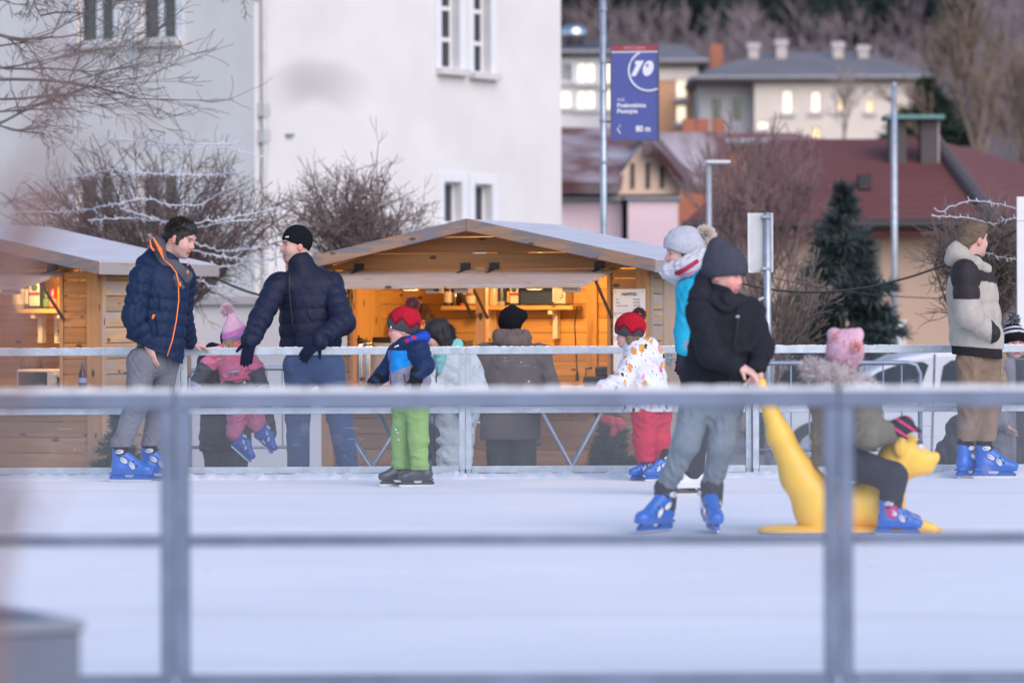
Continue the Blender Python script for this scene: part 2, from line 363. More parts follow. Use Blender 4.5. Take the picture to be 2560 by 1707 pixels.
# ------------------------------------------------------------------ the setting: ground, rink floor, hillside
GZ = -0.55                                              # the square lies half a metre below the ice platform
M_pave = mat('paving', (.20, .19, .20), .85, var=.25, vscale=1.5, bump=.3, bscale=30)
M_hill = mat('hill_floor', (.13, .105, .11), .95, var=.35, vscale=.12)
M_galv = mat('galvanised', (.44, .49, .55), .48, metal=.75, var=.22, vscale=11, bump=.08, bscale=40)
M_near_rail = mat('near_rail', (.19, .235, .345), .6, metal=.25, var=.3, vscale=5, bump=.1, bscale=30)
M_galv2 = mat('galvanised_dull', (.34, .38, .45), .55, metal=.5, var=.25, vscale=7, bump=.1, bscale=30)
M_black = mat('black_metal', (.02, .02, .022), .5)
M_dkpl = mat('dark_plastic', (.03, .032, .036), .45)
M_white = mat('white_paint', (.74, .74, .76), .5, var=.04)
M_snow = mat('snow', (.80, .83, .88), .8, var=.06, vscale=12, bump=.5, bscale=35)

def sheet(name, xs, ys, zf, m, kind='structure', sm=True):
    X, Y = np.meshgrid(xs, ys, indexing='ij'); Z = zf(X, Y); nx, ny = X.shape
    vs = np.stack([X, Y, Z], -1).reshape(-1, 3)
    fs = [(i*ny+j, (i+1)*ny+j, (i+1)*ny+j+1, i*ny+j+1) for i in range(nx-1) for j in range(ny-1)]
    o = obj(name, mesh(name, vs, fs, m, sm)); o['kind'] = kind; return o
def hill_z(X, Y):
    t = np.clip((Y - 82) / 22, 0, 1); base = GZ + 6.2 * t * t * (3 - 2 * t)
    return base + np.clip(Y - 136, 0, 384) * .050 + np.clip(Y - 520, 0, None) * .26 + 4 * np.sin(X * .02 + Y * .012) * np.clip((Y - 300) / 200, 0, 1)
sheet('ground', np.linspace(-900, 900, 7), np.concatenate([[-300, -20], np.linspace(0, 82, 6)]), lambda X, Y: X * 0 + GZ, M_pave)
sheet('hillside', np.linspace(-900, 900, 61), np.concatenate([np.linspace(82, 136, 12), np.linspace(150, 1500, 46)]), hill_z, M_hill)

# rink floor: white scraped ice on a raised platform
m, N, L, b = nodes('ice'); MATS['ice'] = M_ice = m
tc = N.new('ShaderNodeTexCoord'); mp = N.new('ShaderNodeMapping'); mp.inputs['Scale'].default_value = (.8, 5, 1); mp.inputs['Rotation'].default_value = (0, 0, .04); L.new(tc.outputs['Object'], mp.inputs[0])
n1 = N.new('ShaderNodeTexNoise'); n1.inputs['Scale'].default_value = 2.0; n1.inputs['Detail'].default_value = 8; n1.inputs['Roughness'].default_value = .65; L.new(mp.outputs[0], n1.inputs['Vector'])
n2 = N.new('ShaderNodeTexNoise'); n2.inputs['Scale'].default_value = .55; n2.inputs['Detail'].default_value = 4; L.new(tc.outputs['Object'], n2.inputs['Vector'])
rp = N.new('ShaderNodeValToRGB'); rp.color_ramp.elements[0].position = .3; rp.color_ramp.elements[1].position = .62
rp.color_ramp.elements[0].color = (.82, .81, .84, 1); rp.color_ramp.elements[1].color = (.95, .93, .94, 1)
mxn = N.new('ShaderNodeMath'); mxn.operation = 'MULTIPLY_ADD'; mxn.inputs[1].default_value = .55; L.new(n1.outputs[0], mxn.inputs[0])
mh = N.new('ShaderNodeMath'); mh.operation = 'MULTIPLY'; mh.inputs[1].default_value = .45; L.new(n2.outputs[0], mh.inputs[0]); L.new(mh.outputs[0], mxn.inputs[2])
L.new(mxn.outputs[0], rp.inputs[0])
vo = N.new('ShaderNodeTexWave'); vo.wave_type = 'RINGS'; vo.inputs['Scale'].default_value = .06; vo.inputs['Distortion'].default_value = 9.; vo.inputs['Detail'].default_value = 4; vo.inputs['Detail Scale'].default_value = .6
mpw = N.new('ShaderNodeMapping'); mpw.inputs['Location'].default_value = (7, -31, 0); L.new(tc.outputs['Object'], mpw.inputs[0]); L.new(mpw.outputs[0], vo.inputs['Vector'])
sc_ = N.new('ShaderNodeMapRange'); sc_.inputs[1].default_value = .97; sc_.inputs[2].default_value = 1.0; sc_.inputs[3].default_value = 1; sc_.inputs[4].default_value = .93; L.new(vo.outputs[0], sc_.inputs[0])
ml = N.new('ShaderNodeVectorMath'); ml.operation = 'SCALE'; L.new(rp.outputs[0], ml.inputs[0]); L.new(sc_.outputs[0], ml.inputs['Scale'])
n4 = N.new('ShaderNodeTexNoise'); n4.noise_type = 'RIDGED_MULTIFRACTAL'; n4.inputs['Scale'].default_value = .9; n4.inputs['Detail'].default_value = 2.5; n4.inputs['Distortion'].default_value = 1.6
mp4 = N.new('ShaderNodeMapping'); mp4.inputs['Scale'].default_value = (.7, 1.5, 1); L.new(tc.outputs['Object'], mp4.inputs[0]); L.new(mp4.outputs[0], n4.inputs['Vector'])
s4 = N.new('ShaderNodeMapRange'); s4.inputs[1].default_value = .90; s4.inputs[2].default_value = 1.05; s4.inputs[3].default_value = 1; s4.inputs[4].default_value = .90; L.new(n4.outputs[0], s4.inputs[0])
ml4 = N.new('ShaderNodeVectorMath'); ml4.operation = 'SCALE'; L.new(ml.outputs[0], ml4.inputs[0]); L.new(s4.outputs[0], ml4.inputs['Scale'])
L.new(ml4.outputs[0], b.inputs['Base Color']); b.inputs['Roughness'].default_value = .6; b.inputs['Specular IOR Level'].default_value = .25
bp = N.new('ShaderNodeBump'); bp.inputs['Strength'].default_value = .6; bp.inputs['Distance'].default_value = .02; L.new(n1.outputs[0], bp.inputs['Height']); L.new(bp.outputs[0], b.inputs['Normal'])
YN, YF = 11.57, 26.9                                    # the near and the far fence
plat = MB().box((-24, YN - .25, GZ - .02), (24, YF + .75, -.066)).build('rink_platform', M_pave); plat['kind'] = 'structure'
ICE = -.045
ice = MB().box((-24, YN + .03, ICE - .019), (24, YF - .02, ICE)).build('ice', M_ice); ice['kind'] = 'structure'
# scraped snow lying along the far fence and a little at the near one
def snow_ridge(name, y0, y1, h, seed):
    rg = np.random.RandomState(seed); xs = np.linspace(-5.2, 5.2, 560); ys = np.linspace(0, 1, 9)
    K = rg.uniform(4, 70, 9); ph = rg.uniform(0, 6.3, 9)
    def zf(X, T):
        a = sum(np.sin(K[i] * X + ph[i] + 3 * T) for i in range(9)) / 9 + .55
        a = np.clip(a, 0, None) * (1 + .35 * rg.normal(size=X.shape)) * np.sin(math.pi * np.clip(T * .9 + .1, 0, 1)) ** .8
        return np.where((T < .01), ICE - .004, a * h + ICE * (1 - T * .5))
    X, T = np.meshgrid(xs, ys, indexing='ij'); Z = zf(X, T); n = len(ys)
    vs = np.stack([X, y0 + (y1 - y0) * T + .02 * np.sin(9 * X), Z], -1).reshape(-1, 3)
    fs = [(i*n+j, (i+1)*n+j, (i+1)*n+j+1, i*n+j+1) for i in range(len(xs)-1) for j in range(n-1)]
    o = obj(name, mesh(name, vs, fs, M_snow, True)); tag(o, 'crumbly scraped snow heaped along the foot of the fence', 'snow', kind='stuff'); return o
snow_ridge('scraped_snow', 26.45, 26.90, .026, 3)

# ------------------------------------------------------------------ rink fences
M_pane_f = pane_mat('acrylic_far', .042, (.90, .93, .97), scratch=.35)
M_pane_n = pane_mat('acrylic_near', .045, (.95, .965, .985), scratch=.0)
M_screw = mat('screw_steel', (.62, .63, .66), .3, metal=.9)
FH = .86
def fence_panel(x0, x1, Y, label, group, pane, near):
    t = thing('fence_panel', label, 'rink fence', (x0, Y, 0), 0, group); w = x1 - x0; g = M_near_rail if near else M_galv
    u = .042; d = .04
    for a in (0.002, w - u - .002): MB().box((a, 0, .0), (a + u, d, FH - .052)).box((a + .004, .004, -.06), (a + u - .004, d - .004, -.0)).build('post', g, t, bevel=.003)
    rails = (((FH - .05), FH), (.397, .442), (-.022, .028)) if not near else ((FH - .050, FH), (.398, .432), (-.030, .010))
    for k, (z0, z1) in enumerate(rails):
        e = .002 if k == 0 else u + .003
        o = MB().box((e, -.004 if k == 0 else 0, z0), (w - e, d + .004, z1)).build('rail', g, t, bevel=.004)
        if k == 0:
            rg = random.Random(int(x0 * 100)); f = MB()
            if near: f.box((.01, .002, FH + .001), (w - .01, d - .002, FH + .013))
            else: f.box((.006, .004, FH + .001), (w - .006, d - .002, FH + .0045))
            for i in range(150):
                x = rg.uniform(.01, w - .03); s = rg.uniform(.004, .03); f.box((x, rg.uniform(0, .01), FH + .0012), (x + s, rg.uniform(.02, .04), FH + rg.uniform(.004, .009) + (.009 if near else 0)))
            tag(f.build('frost', M_snow, o), kind='stuff')
    sc = MB(); n = 13
    for z in (FH - .027, .42, .004):
        for i in range(n):
            x = .08 + (w - .16) * i / (n - 1); sc.tube([(x, -.004, z), (x, -.010, z)], .0055, 6)
    for x in (.02, w - .02):
        for i in range(7):
            if abs(i - 3.5) > .1: sc.tube([(x, 0, .09 + i * .105), (x, -.007, .09 + i * .105)], .0055, 6)
    if not near: tag(sc.build('screw_row', M_screw, t), kind='stuff')
    for z0, z1 in ((.444, FH - .053), (.030, .395)): MB().box((u + .004, .012, z0), (w - u - .004, .018, z1)).build('pane', pane, t)
    return t
gf = 'far side fence panels'; gn = 'near side fence panels'
xf = lambda px: P(px, 1000, YF).x
J0, J1, J2 = xf(452), xf(1163), xf(1880)
fence_panel(J0 - 2.0, J0, YF, 'clear rink fence panel across the far left stall', gf, M_pane_f, 0)
fence_panel(J0, J1, YF, 'clear far rink fence panel the man in black beanie leans on', gf, M_pane_f, 0)
fence_panel(J1, J2, YF, 'clear far rink fence panel behind the girl in red trousers', gf, M_pane_f, 0)
fence_panel(J2, J2 + 2.05, YF - .05, 'clear far rink fence panel in front of the white van', gf, M_pane_f, 0)
xn = lambda px: P(px, 1300, YN).x
K0, K1 = xn(437), xn(2098)
fence_panel(K0 - 2.0, K0, YN, 'blurred near rink fence panel beside the grey planter', gn, M_pane_n, 1)
fence_panel(K0, K1, YN, 'blurred near rink fence panel spanning the middle of the picture', gn, M_pane_n, 1)
fence_panel(K1, K1 + 2.0, YN, 'blurred near rink fence panel at the right edge', gn, M_pane_n, 1)

# ------------------------------------------------------------------ houses behind the stalls
def plaster(name, c, var=.05): return mat(name, c, .9, var=var, vscale=1.2, bump=.15, bscale=14)
M_glass = mat('window_glass', (.035, .04, .05), .08, spec=.8)
M_lit = mat('lit_window', (.9, .8, .6), .5, emit=(1.0, .88, .68), estr=.75)
M_lit2 = mat('lit_window_orange', (.9, .7, .4), .5, emit=(1.0, .62, .25), estr=.8)
M_frame = mat('window_frame', (.76, .77, .80), .5, var=.03)
M_gut = mat('gutter_grey', (.30, .30, .32), .5, metal=.3)

def house_root(name, label, Y, px, py, cat='building'):
    return thing(name, label, cat, P(px, py, Y))

# the tall white house: a corner towards the rink, one wall falling back to each side
wr = thing('white_building', 'tall white rendered house with narrow windows behind the wooden stalls', 'building', (0, 0, 0))
C0 = P(637, 400, 52.0); C0.z = 0
ang = math.radians(53); dR = Vector((math.cos(ang), math.sin(ang), 0)); dL = Vector((-math.sin(ang), math.cos(ang), 0))
wr.location = (C0.x, C0.y, GZ)
# local frame of each wall: x along the wall from the corner, y into the house
def wall_frame(d, n): return Matrix(((d.x, n.x, 0), (d.y, n.y, 0), (0, 0, 1)))
nR_in = Vector((-math.sin(ang), math.cos(ang), 0)); nL_in = Vector((math.cos(ang), math.sin(ang), 0))
def solve_wall(d, px, py):
    """distance along the wall and height at which the photo pixel meets it"""
    r = CAM_R @ Vector(((px - 1280) / FPX, (853.5 - py) / FPX, -1.0))
    # (t r).xy = C0.xy + s d.xy
    det = r.x * (-d.y) + d.x * r.y
    t = (C0.x * (-d.y) + d.x * C0.y) / det; s = (r.x * C0.y - r.y * C0.x) / det * 1.0
    return s, CAM_Z + t * r.z - GZ
M_wallR = plaster('white_render', (.735, .715, .70), .07); M_sill = mat('stone_sill', (.62, .60, .60), .8); M_plinth = plaster('plinth', (.5, .49, .5))
def wall_with_windows(d, nin, Lw, H, wins, m, name, s0=0., fr=.07, yy=.24, mull=True):
    """wall as a grid of boxes round the openings so that the reveals are real"""
    R = wall_frame(d, nin); xs = sorted({s0, Lw, *[w[0] for w in wins], *[w[1] for w in wins]}); b_ = MB(); th = .38
    for i in range(len(xs) - 1):
        xm = (xs[i] + xs[i+1]) / 2; op = sorted([(w[2], w[3]) for w in wins if w[0] < xm < w[1]]); z = 0.
        for a, c in op + [(H, H)]:
            if a > z + 1e-6: b_.box((xs[i], 0, z), (xs[i+1], th, a), R)
            z = c
    o = b_.build(name, m, wr)
    for w in wins:
        x0, x1, z0, z1, rows = w
        f = MB(); t = fr
        f.box((x0, yy, z0), (x0 + t, yy + .06, z1), R).box((x1 - t, yy, z0), (x1, yy + .06, z1), R).box((x0 + t, yy, z1 - t), (x1 - t, yy + .06, z1), R).box((x0 + t, yy, z0), (x1 - t, yy + .06, z0 + t), R)
        if mull: f.box(((x0+x1)/2 - .05, yy - .01, z0 + t), ((x0+x1)/2 + .05, yy + .05, z1 - t), R)
        for r_ in (rows if isinstance(rows, tuple) else ()): f.box((x0 + t, yy - .004, r_ - .03), (x1 - t, yy + .055, r_ + .03), R)
        wo = f.build('window', M_frame, wr)
        MB().box((x0 + .03, yy + .02, z0 + .03), (x1 - .03, yy + .035, z1 - .03), R).build('pane', M_glass, wo)
        MB().box((x0 - .12, -.14, z0 - .10), (x1 + .12, .24, z0 - .002), R).build('sill', M_sill, wo, bevel=.01)
        g = MB(); g.box((x0 - .14, -.018, z0), (x0 - .002, -.002, z1 + .14), R).box((x1 + .002, -.018, z0), (x1 + .14, -.002, z1 + .14), R).box((x0, -.018, z1 + .002), (x1, -.002, z1 + .14), R)
        g.build('surround', M_frame, wo)
    return o
def win_px(d, pxl, pxr, pyt, pyb, rows=()):
    a, zt = solve_wall(d, pxl, pyt); b_, _ = solve_wall(d, pxr, pyt); z0 = solve_wall(d, (pxl + pxr) / 2, pyb)[1]; z1 = solve_wall(d, (pxl + pxr) / 2, pyt)[1]
    return [min(a, b_), max(a, b_), z0, z1, rows]
WR = []
for (l, r, yt, yb, rows) in ((1101, 1146, -210, 172, (20, 98)), (1182, 1224, -206, 183, (28, 108)), (1109, 1153, 455, 560, ()), (1186, 1229, 461, 566, ())):
    w = win_px(dR, l, r, yt, yb); w[4] = tuple(solve_wall(dR, (l + r) / 2, q)[1] for q in rows); WR.append(w)
LwR = solve_wall(dR, 1403, 300)[0]
wall_with_windows(dR, nR_in, LwR, 11.0, WR, M_wallR, 'wall', fr=.035, yy=.14, mull=False)
WL = []
for (l, r, yt, yb) in ((188, 284, -190, 106), (343, 440, -190, 100), (188, 284, 442, 590), (343, 445, 440, 590)):
    WL.append(win_px(dL, l, r, yt, yb))
LwL = 9.5
wall_with_windows(dL, nL_in, LwL, 11.0, WL, M_wallR, 'wall', s0=.381, fr=.035, yy=.10)
bx = MB(); bx.box((0, 0, 11.0), (LwR, LwL, 11.3), wall_frame(dR, nR_in)).box((0, LwL - .3, 0), (LwR, LwL, 11), wall_frame(dR, nR_in)); bx.box((LwR - .02, .38, 0), (LwR + .002, LwL, 11), wall_frame(dR, nR_in))
bx.build('rear_wall', M_wallR, wr)
Rw = wall_frame(dR, nR_in)
dp = MB().tube([Rw @ Vector((.12, -.07, .2)), Rw @ Vector((.12, -.07, 10.9))], .035, 8)
for q in (solve_wall(dR, 645, 275)[1], solve_wall(dR, 645, 340)[1]): dp.box((.05, -.12, q - .09), (.19, -.01, q + .09), Rw)
dp.build('downpipe', mat('downpipe', (.60, .59, .58), .5, metal=.3), wr)
dk = MB().box((LwR * .09, -.05, solve_wall(dR, 715, 338)[1] - .02), (LwR * .09 + .14, -.003, solve_wall(dR, 715, 338)[1] + .02), Rw).build('wall_hook', M_gut, wr)

def block(name, label, Y, px0, px1, py_top, py_bot, depth, wallm, wins=(), yaw=0., roof=None, litm=None, cat='building', base_drop=2.0):
    """house body with its front wall at depth Y; windows as real recessed frames; returns root and size"""
    a, b_ = P(px0, (py_top + py_bot) / 2, Y), P(px1, (py_top + py_bot) / 2, Y)
    z1 = P((px0 + px1) / 2, py_top, Y).z; z0 = P((px0 + px1) / 2, py_bot, Y).z - base_drop
    w = (b_.x - a.x) / max(.3, math.cos(yaw))
    t = thing(name, label, cat, (a.x, Y, z0), yaw); H = z1 - z0
    b0 = MB(); xs = sorted({0., w, *[q for k in wins for q in ((k[0]-px0)/(px1-px0)*w, (k[1]-px0)/(px1-px0)*w)]})
    W = []
    for k in wins:
        zt = P((px0+px1)/2, k[2], Y).z - z0; zb = P((px0+px1)/2, k[3], Y).z - z0
        W.append(((k[0]-px0)/(px1-px0)*w, (k[1]-px0)/(px1-px0)*w, zb, zt, k[4] if len(k) > 4 else None))
    for i in range(len(xs)-1):
        xm = (xs[i]+xs[i+1])/2; z = 0.
        for zb, zt in sorted([(q[2], q[3]) for q in W if q[0] < xm < q[1]]) + [(H, H)]:
            if zb > z + 1e-6: b0.box((xs[i], 0, z), (xs[i+1], .3, zb))
            z = zt
    b0.box((0, .3, 0), (.3, depth, H)).box((w - .3, .3, 0), (w, depth, H)).box((.3, depth - .3, 0), (w - .3, depth, H)).box((.3, .3, H - .2), (w - .3, depth - .3, H - .02))
    b0.build('wall', wallm, t)
    for x0, x1, zb, zt, mm in W:
        s = min(.09, (x1 - x0) * .12); f = MB()
        f.box((x0, .12, zb), (x0+s, .18, zt)).box((x1-s, .12, zb), (x1, .18, zt)).box((x0+s, .12, zt-s), (x1-s, .18, zt)).box((x0+s, .12, zb), (x1-s, .18, zb+s)).box(((x0+x1)/2-s/2, .12, zb+s), ((x0+x1)/2+s/2, .18, zt-s))
        wo = f.build('window', M_frame, t)
        MB().box((x0+s*.5, .15, zb+s*.5), (x1-s*.5, .165, zt-s*.5)).build('pane', mm or M_glass, wo)
        MB().box((x0-.1, -.12, zb-.1), (x1+.1, .12, zb-.002)).build('sill', M_sill, wo)
    return t, w, H, depth
def hip_roof(t, w, H, dep, rise, over, inset, m, z_off=.003, name='roof', fall=0.):
    o = over; h = H + z_off; i = inset
    v = [(-o, -o, h-fall), (w+o, -o, h-fall), (w+o, dep+o, h-fall), (-o, dep+o, h-fall), (i, dep/2, h+rise), (w-i, dep/2, h+rise),
         (-o, -o, h-fall+.18), (w+o, -o, h-fall+.18), (w+o, dep+o, h-fall+.18), (-o, dep+o, h-fall+.18)]
    f = [(0,3,2,1), (0,1,7,6), (1,2,8,7), (2,3,9,8), (3,0,6,9), (6,7,5,4), (7,8,5), (8,9,4,5), (9,6,4)]
    r = obj(name, mesh(name, v, f, m), t)
    g = MB().tube([(-o, -o-.06, h-fall+.14), (w+o, -o-.06, h-fall+.14)], .07, 8).build('gutter', M_gut, r); return r
def chimney(t, roof, x, y, z0, z1, w, m, capm):
    c = MB().box((x-w/2, y-w/2, z0), (x+w/2, y+w/2, z1)).build('chimney', m, roof)
    return c
def tiles(name, c, rows=3.0, var=.25, frost=None):
    m, N, L, b = nodes(name); tc = N.new('ShaderNodeTexCoord')
    w_ = N.new('ShaderNodeTexWave'); w_.bands_direction = 'Z'; w_.inputs['Scale'].default_value = rows; w_.inputs['Distortion'].default_value = .6; L.new(tc.outputs['Object'], w_.inputs['Vector'])
    nz = N.new('ShaderNodeTexNoise'); nz.inputs['Scale'].default_value = .7; nz.inputs['Detail'].default_value = 7; L.new(tc.outputs['Object'], nz.inputs['Vector'])
    r = N.new('ShaderNodeMapRange'); r.inputs[3].default_value = 1 - var; r.inputs[4].default_value = 1 + var; L.new(nz.outputs[0], r.inputs[0])
    s = N.new('ShaderNodeVectorMath'); s.operation = 'SCALE'; s.inputs[0].default_value = c; L.new(r.outputs[0], s.inputs['Scale'])
    out = s.outputs[0]
    if frost:
        fr = N.new('ShaderNodeMapRange'); fr.inputs[1].default_value = frost[3]; fr.inputs[2].default_value = frost[3] + .2; L.new(nz.outputs[0], fr.inputs[0])
        mx = N.new('ShaderNodeMix'); mx.data_type = 'RGBA'; L.new(fr.outputs[0], mx.inputs[0]); L.new(out, mx.inputs[6]); mx.inputs[7].default_value = (*frost[:3], 1); out = mx.outputs[2]
    L.new(out, b.inputs['Base Color']); b.inputs['Roughness'].default_value = .75
    bp = N.new('ShaderNodeBump'); bp.inputs['Strength'].default_value = .6; bp.inputs['Distance'].default_value = .05; L.new(w_.outputs[0], bp.inputs['Height']); L.new(bp.outputs[0], b.inputs['Normal'])
    MATS[name] = m; return m
M_redroof = tiles('red_roof', (.150, .047, .042), 3.2, .28)
M_greyroof = tiles('grey_roof', (.17, .16, .175), 3, .25)
M_darkroof = tiles('dark_roof', (.06, .062, .08), 3, .2)
M_frost = tiles('frosted_roof', (.17, .085, .08), 4, .3, (.44, .41, .47, .46))
M_orange = plaster('orange_plaster', (.66, .36, .21)); M_cream = plaster('cream_plaster', (.74, .66, .58)); M_tan = plaster('tan_plaster', (.52, .37, .28))
M_pinkp = plaster('pink_plaster', (.85, .66, .69)); M_peach = plaster('peach_plaster', (.84, .62, .46)); M_whitep = plaster('white_plaster', (.72, .70, .70))
M_brick = plaster('terracotta', (.40, .15, .09)); M_chim = plaster('chimney_plaster', (.55, .48, .44)); M_greyw = plaster('grey_plaster', (.50, .48, .50))
M_dkbrick = plaster('dark_brick', (.10, .085, .09))

# villa with hipped slate roof, high on the slope
t, w, H, dp_ = block('villa', 'cream villa with hipped grey roof and four pale chimneys', 118, 1886, 2312, 205, 330, 9.0, M_cream,
    [(1958, 1982, 225, 282, M_lit), (2030, 2052, 228, 280, M_lit), (2097, 2116, 240, 278, M_lit2), (2168, 2184, 250, 280, M_lit2), (2234, 2248, 245, 280, M_lit2), (1896, 1922, 300, 322, M_lit), (2030, 2050, 318, 350, M_lit2)], yaw=0)
vl = P(1745, 0, 119.2).x - t.location.x
sw_ = MB().box((vl, .8, 0), (-.012, 8.5, H)).build('side_wall', M_greyw, t)
for px in (1790, 1840): MB().box((P(px - 9, 0, 119).x - t.location.x, .74, H - 1.1), (P(px + 9, 0, 119).x - t.location.x, .797, H - .45)).build('window', M_glass, sw_)
xl_, xr_ = vl - .3, w + .35; r1_, r2_ = P(1895, 0, 122).x - t.location.x, P(2165, 0, 122).x - t.location.x; zr_ = P(2030, 131, 122.5).z - t.location.z
v_ = [(xl_, -.35, H + .003), (xr_, -.35, H + .003), (xr_, 9.35, H + .003), (xl_, 9.35, H + .003), (xl_, -.35, H + .16), (xr_, -.35, H + .16), (xr_, 9.35, H + .16), (xl_, 9.35, H + .16), (r1_, 4.5, zr_), (r2_, 4.5, zr_)]
r = obj('roof', mesh('roof', v_, [(0,3,2,1), (0,1,5,4), (1,2,6,5), (2,3,7,6), (3,0,4,7), (4,5,9,8), (5,6,9), (6,7,8,9), (7,4,8)], M_greyroof), t)
MB().tube([(xl_, -.42, H + .12), (xr_, -.42, H + .12)], .06, 8).build('gutter', M_gut, r)
for px, top in ((1885, 106), (1955, 98), (2097, 104), (2160, 112)):
    x = P(px, 0, 121).x - t.location.x; y = 3.4
    c = MB().box((x - .16, y - .16, H + .3), (x + .16, y + .16, P(px, top + 14, 121).z - t.location.z)).build('chimney', M_chim, r)
    MB().box((x - .21, y - .21, P(px, top + 14, 121).z - t.location.z + .002), (x + .21, y + .21, P(px, top, 121).z - t.location.z)).build('chimney_cap', M_greyw, c)
# orange house
t3, w3, H3, d3 = block('orange_house', 'orange plastered house with grey roof behind the blue advertising banner', 122, 1628, 1742, 166, 330, 9, M_orange, [(1690, 1718, 195, 246, M_lit), (1690, 1716, 262, 308, M_lit)])
MB().box((-.05, -.06, H3 - .45), (w3 + .05, -.002, H3 - .02)).build('cornice', M_cream, t3)
r3 = hip_roof(t3, w3, H3, d3, 1.0, .35, .2, M_greyroof)
for px, a, b_ in ((1600, 100, 130), (1805, 128, 165)):
    x = (px - 1628) / 114 * w3; MB().box((x - .2, 3, H3 + .1), (x + .2, 3.4, H3 + .9)).build('chimney', M_brick, r3)
t4, w4, H4, d4 = block('white_apartment_house', 'white apartment house with lit windows and black roof left of the banner', 124, 1396, 1626, 142, 330, 9, M_whitep,
    [(1402, 1430, 158, 204), (1441, 1492, 154, 208, M_lit), (1402, 1430, 224, 270, M_lit), (1441, 1492, 222, 274, M_lit), (1514, 1530, 154, 208, M_lit), (1514, 1530, 222, 274, M_lit), (1560, 1590, 154, 208)])
r4 = hip_roof(t4, w4, H4, d4, .75, .25, .8, M_darkroof)
MB().lathe([(.3, H4 + .3), (.3, H4 + .75), (.42, H4 + .8), (.40, H4 + 1.1), (.2, H4 + 1.25)], (.55, 3, 0)).build('vent_hood', mat('steel_vent', (.7, .7, .72), .25, metal=1), r4, sm=True)

# pink house with the frosted half-hipped roof
t5 = thing('pink_house', 'pink and peach house with frosted steep roof below the banner', 'house', P(1405, 600, 72)); t5.location.z = GZ
Y5 = 72; ox = t5.location.x
def q5(px, py, dy=0.): v = P(px, py, Y5 + dy); return (v.x - ox, dy, v.z - GZ)
lw = MB(); x0 = q5(1380, 0)[0]; x1 = q5(1473, 0)[0]; x2 = q5(1566, 0)[0]; x3 = q5(1690, 0)[0]; zt = q5(1450, 503)[2]
lw.box((x0, 0, 0), (x1+.6, 6, zt)).build('wall', M_pinkp, t5)
lw = MB().box((x2, -.6, 0), (x3, 5.5, q5(0, 508)[2])).build('bay', M_pinkp, t5)
MB().box((x2 - .08, -.7, q5(0, 508)[2] + .002), (x3 + .08, 5.6, q5(0, 500)[2])).build('bay_roof', M_gut, t5)
MB().box((x0 - .1, -.15, zt + .002), (x2 - .1, 6, q5(0, 494)[2])).build('ledge', M_gut, t5)
MB().box((x0, .3, q5(0, 493)[2]), (q5(1540, 0)[0], 6, q5(0, 452)[2])).build('wall', M_brick, t5)
gab = [(q5(1540, 0)[0], q5(0, 493)[2]), (q5(1697, 0)[0], q5(0, 493)[2]), (q5(1697, 0)[0], q5(0, 450)[2]), (q5(1662, 0)[0], q5(0, 395)[2]), (q5(1625, 0)[0], q5(0, 366)[2]), (q5(1600, 0)[0], q5(0, 372)[2]), (q5(1545, 0)[0], q5(0, 450)[2])]
MB().prism(gab, -.2, 6).build('gable_wall', M_peach, t5)
for px in (1579, 1617, 1652): MB().box((q5(px-5, 0)[0], -.24, q5(0, 478)[2]), (q5(px+5, 0)[0], -.202, q5(0, 415)[2])).build('window', M_dkbrick, t5)
def roof5(pts, name='roof', m=None):
    v = [q5(*p) for p in pts]; n = len(v); v2 = [(a, b_ + .12, c - .22) for a, b_, c in v]
    return obj(name, mesh(name, v + v2, [tuple(range(n)), tuple(range(2*n-1, n-1, -1))] + [(i, i+n, (i+1) % n + n, (i+1) % n) for i in range(n)], m or M_frost), t5)
roof5([(1370, 455, -.6), (1545, 455, -.6), (1608, 362, 1.2), (1602, 322, 3.2), (1370, 318, 3.2)])
roof5([(1608, 358, -.7), (1628, 352, -.7), (1668, 392, -.7), (1720, 462, -.6), (1735, 440, 3.5), (1640, 330, 3.5), (1602, 325, 3)])
roof5([(1635, 330, 3.6), (1720, 450, 3.6), (1800, 470, 4.5), (1815, 330, 5)])
# low red roofs between
t6, w6, H6, d6 = block('red_roofed_annex', 'low house with red ridge roof behind the frosted roof', 84, 1640, 2040, 372, 420, 5, M_brick)
hip_roof(t6, w6, H6, d6, .45, .2, .3, tiles('ridge_red', (.26, .07, .065), 4, .2, (.42, .36, .40, .50)))
for px in (1735, 1770, 1810):
    x = (px - 1640) / 400 * w6; MB().box((x - .14, 2.2, H6), (x + .14, 2.5, P(px, 296, 86).z - t6.location.z)).build('chimney', M_brick, t6)

# the big dark-red roof
t7, w7, H7, d7 = block('red_roofed_house', 'tan house with a large dark red roof behind the blue spruce', 60, 1760, 2390, 566, 900, 9, M_tan,
    [(2160, 2202, 612, 694)], base_drop=2.2)
o7 = .6
zr = P(2100, 348, 64.5).z - t7.location.z
xa = P(2330, 355, 64.5).x - t7.location.x; xe = P(2490, 560, 59.4).x - t7.location.x; xb = P(2600, 520, 68).x - t7.location.x
xl = P(1705, 560, 59.4).x - t7.location.x; xk = P(1925, 352, 64.5).x - t7.location.x
v7 = [(xl, -o7, H7 + .02), (xe, -o7, H7 + .02), (xk, 4.5, zr), (xa, 4.5, zr), (xe + 4.5, d7 + 1, H7 + .6), (xl + .8, d7 + .6, H7 + .02), (xl, -o7, H7 - .16), (xe, -o7, H7 - .16), (xe + 4.5, d7 + 1, H7 + .4), (xl + .8, d7 + .6, H7 - .16)]
r7 = obj('roof', mesh('roof', v7, [(0,1,3,2), (1,4,3), (3,4,5,2), (6,7,1,0), (7,8,4,1), (9,8,7,6), (8,9,5,4), (5,0,2), (5,9,6,0)], M_redroof), t7)
MB().tube([(xl, -o7-.05, H7 + .0), (xe, -o7-.05, H7 + .0)], .08, 8).build('gutter', M_black, r7)
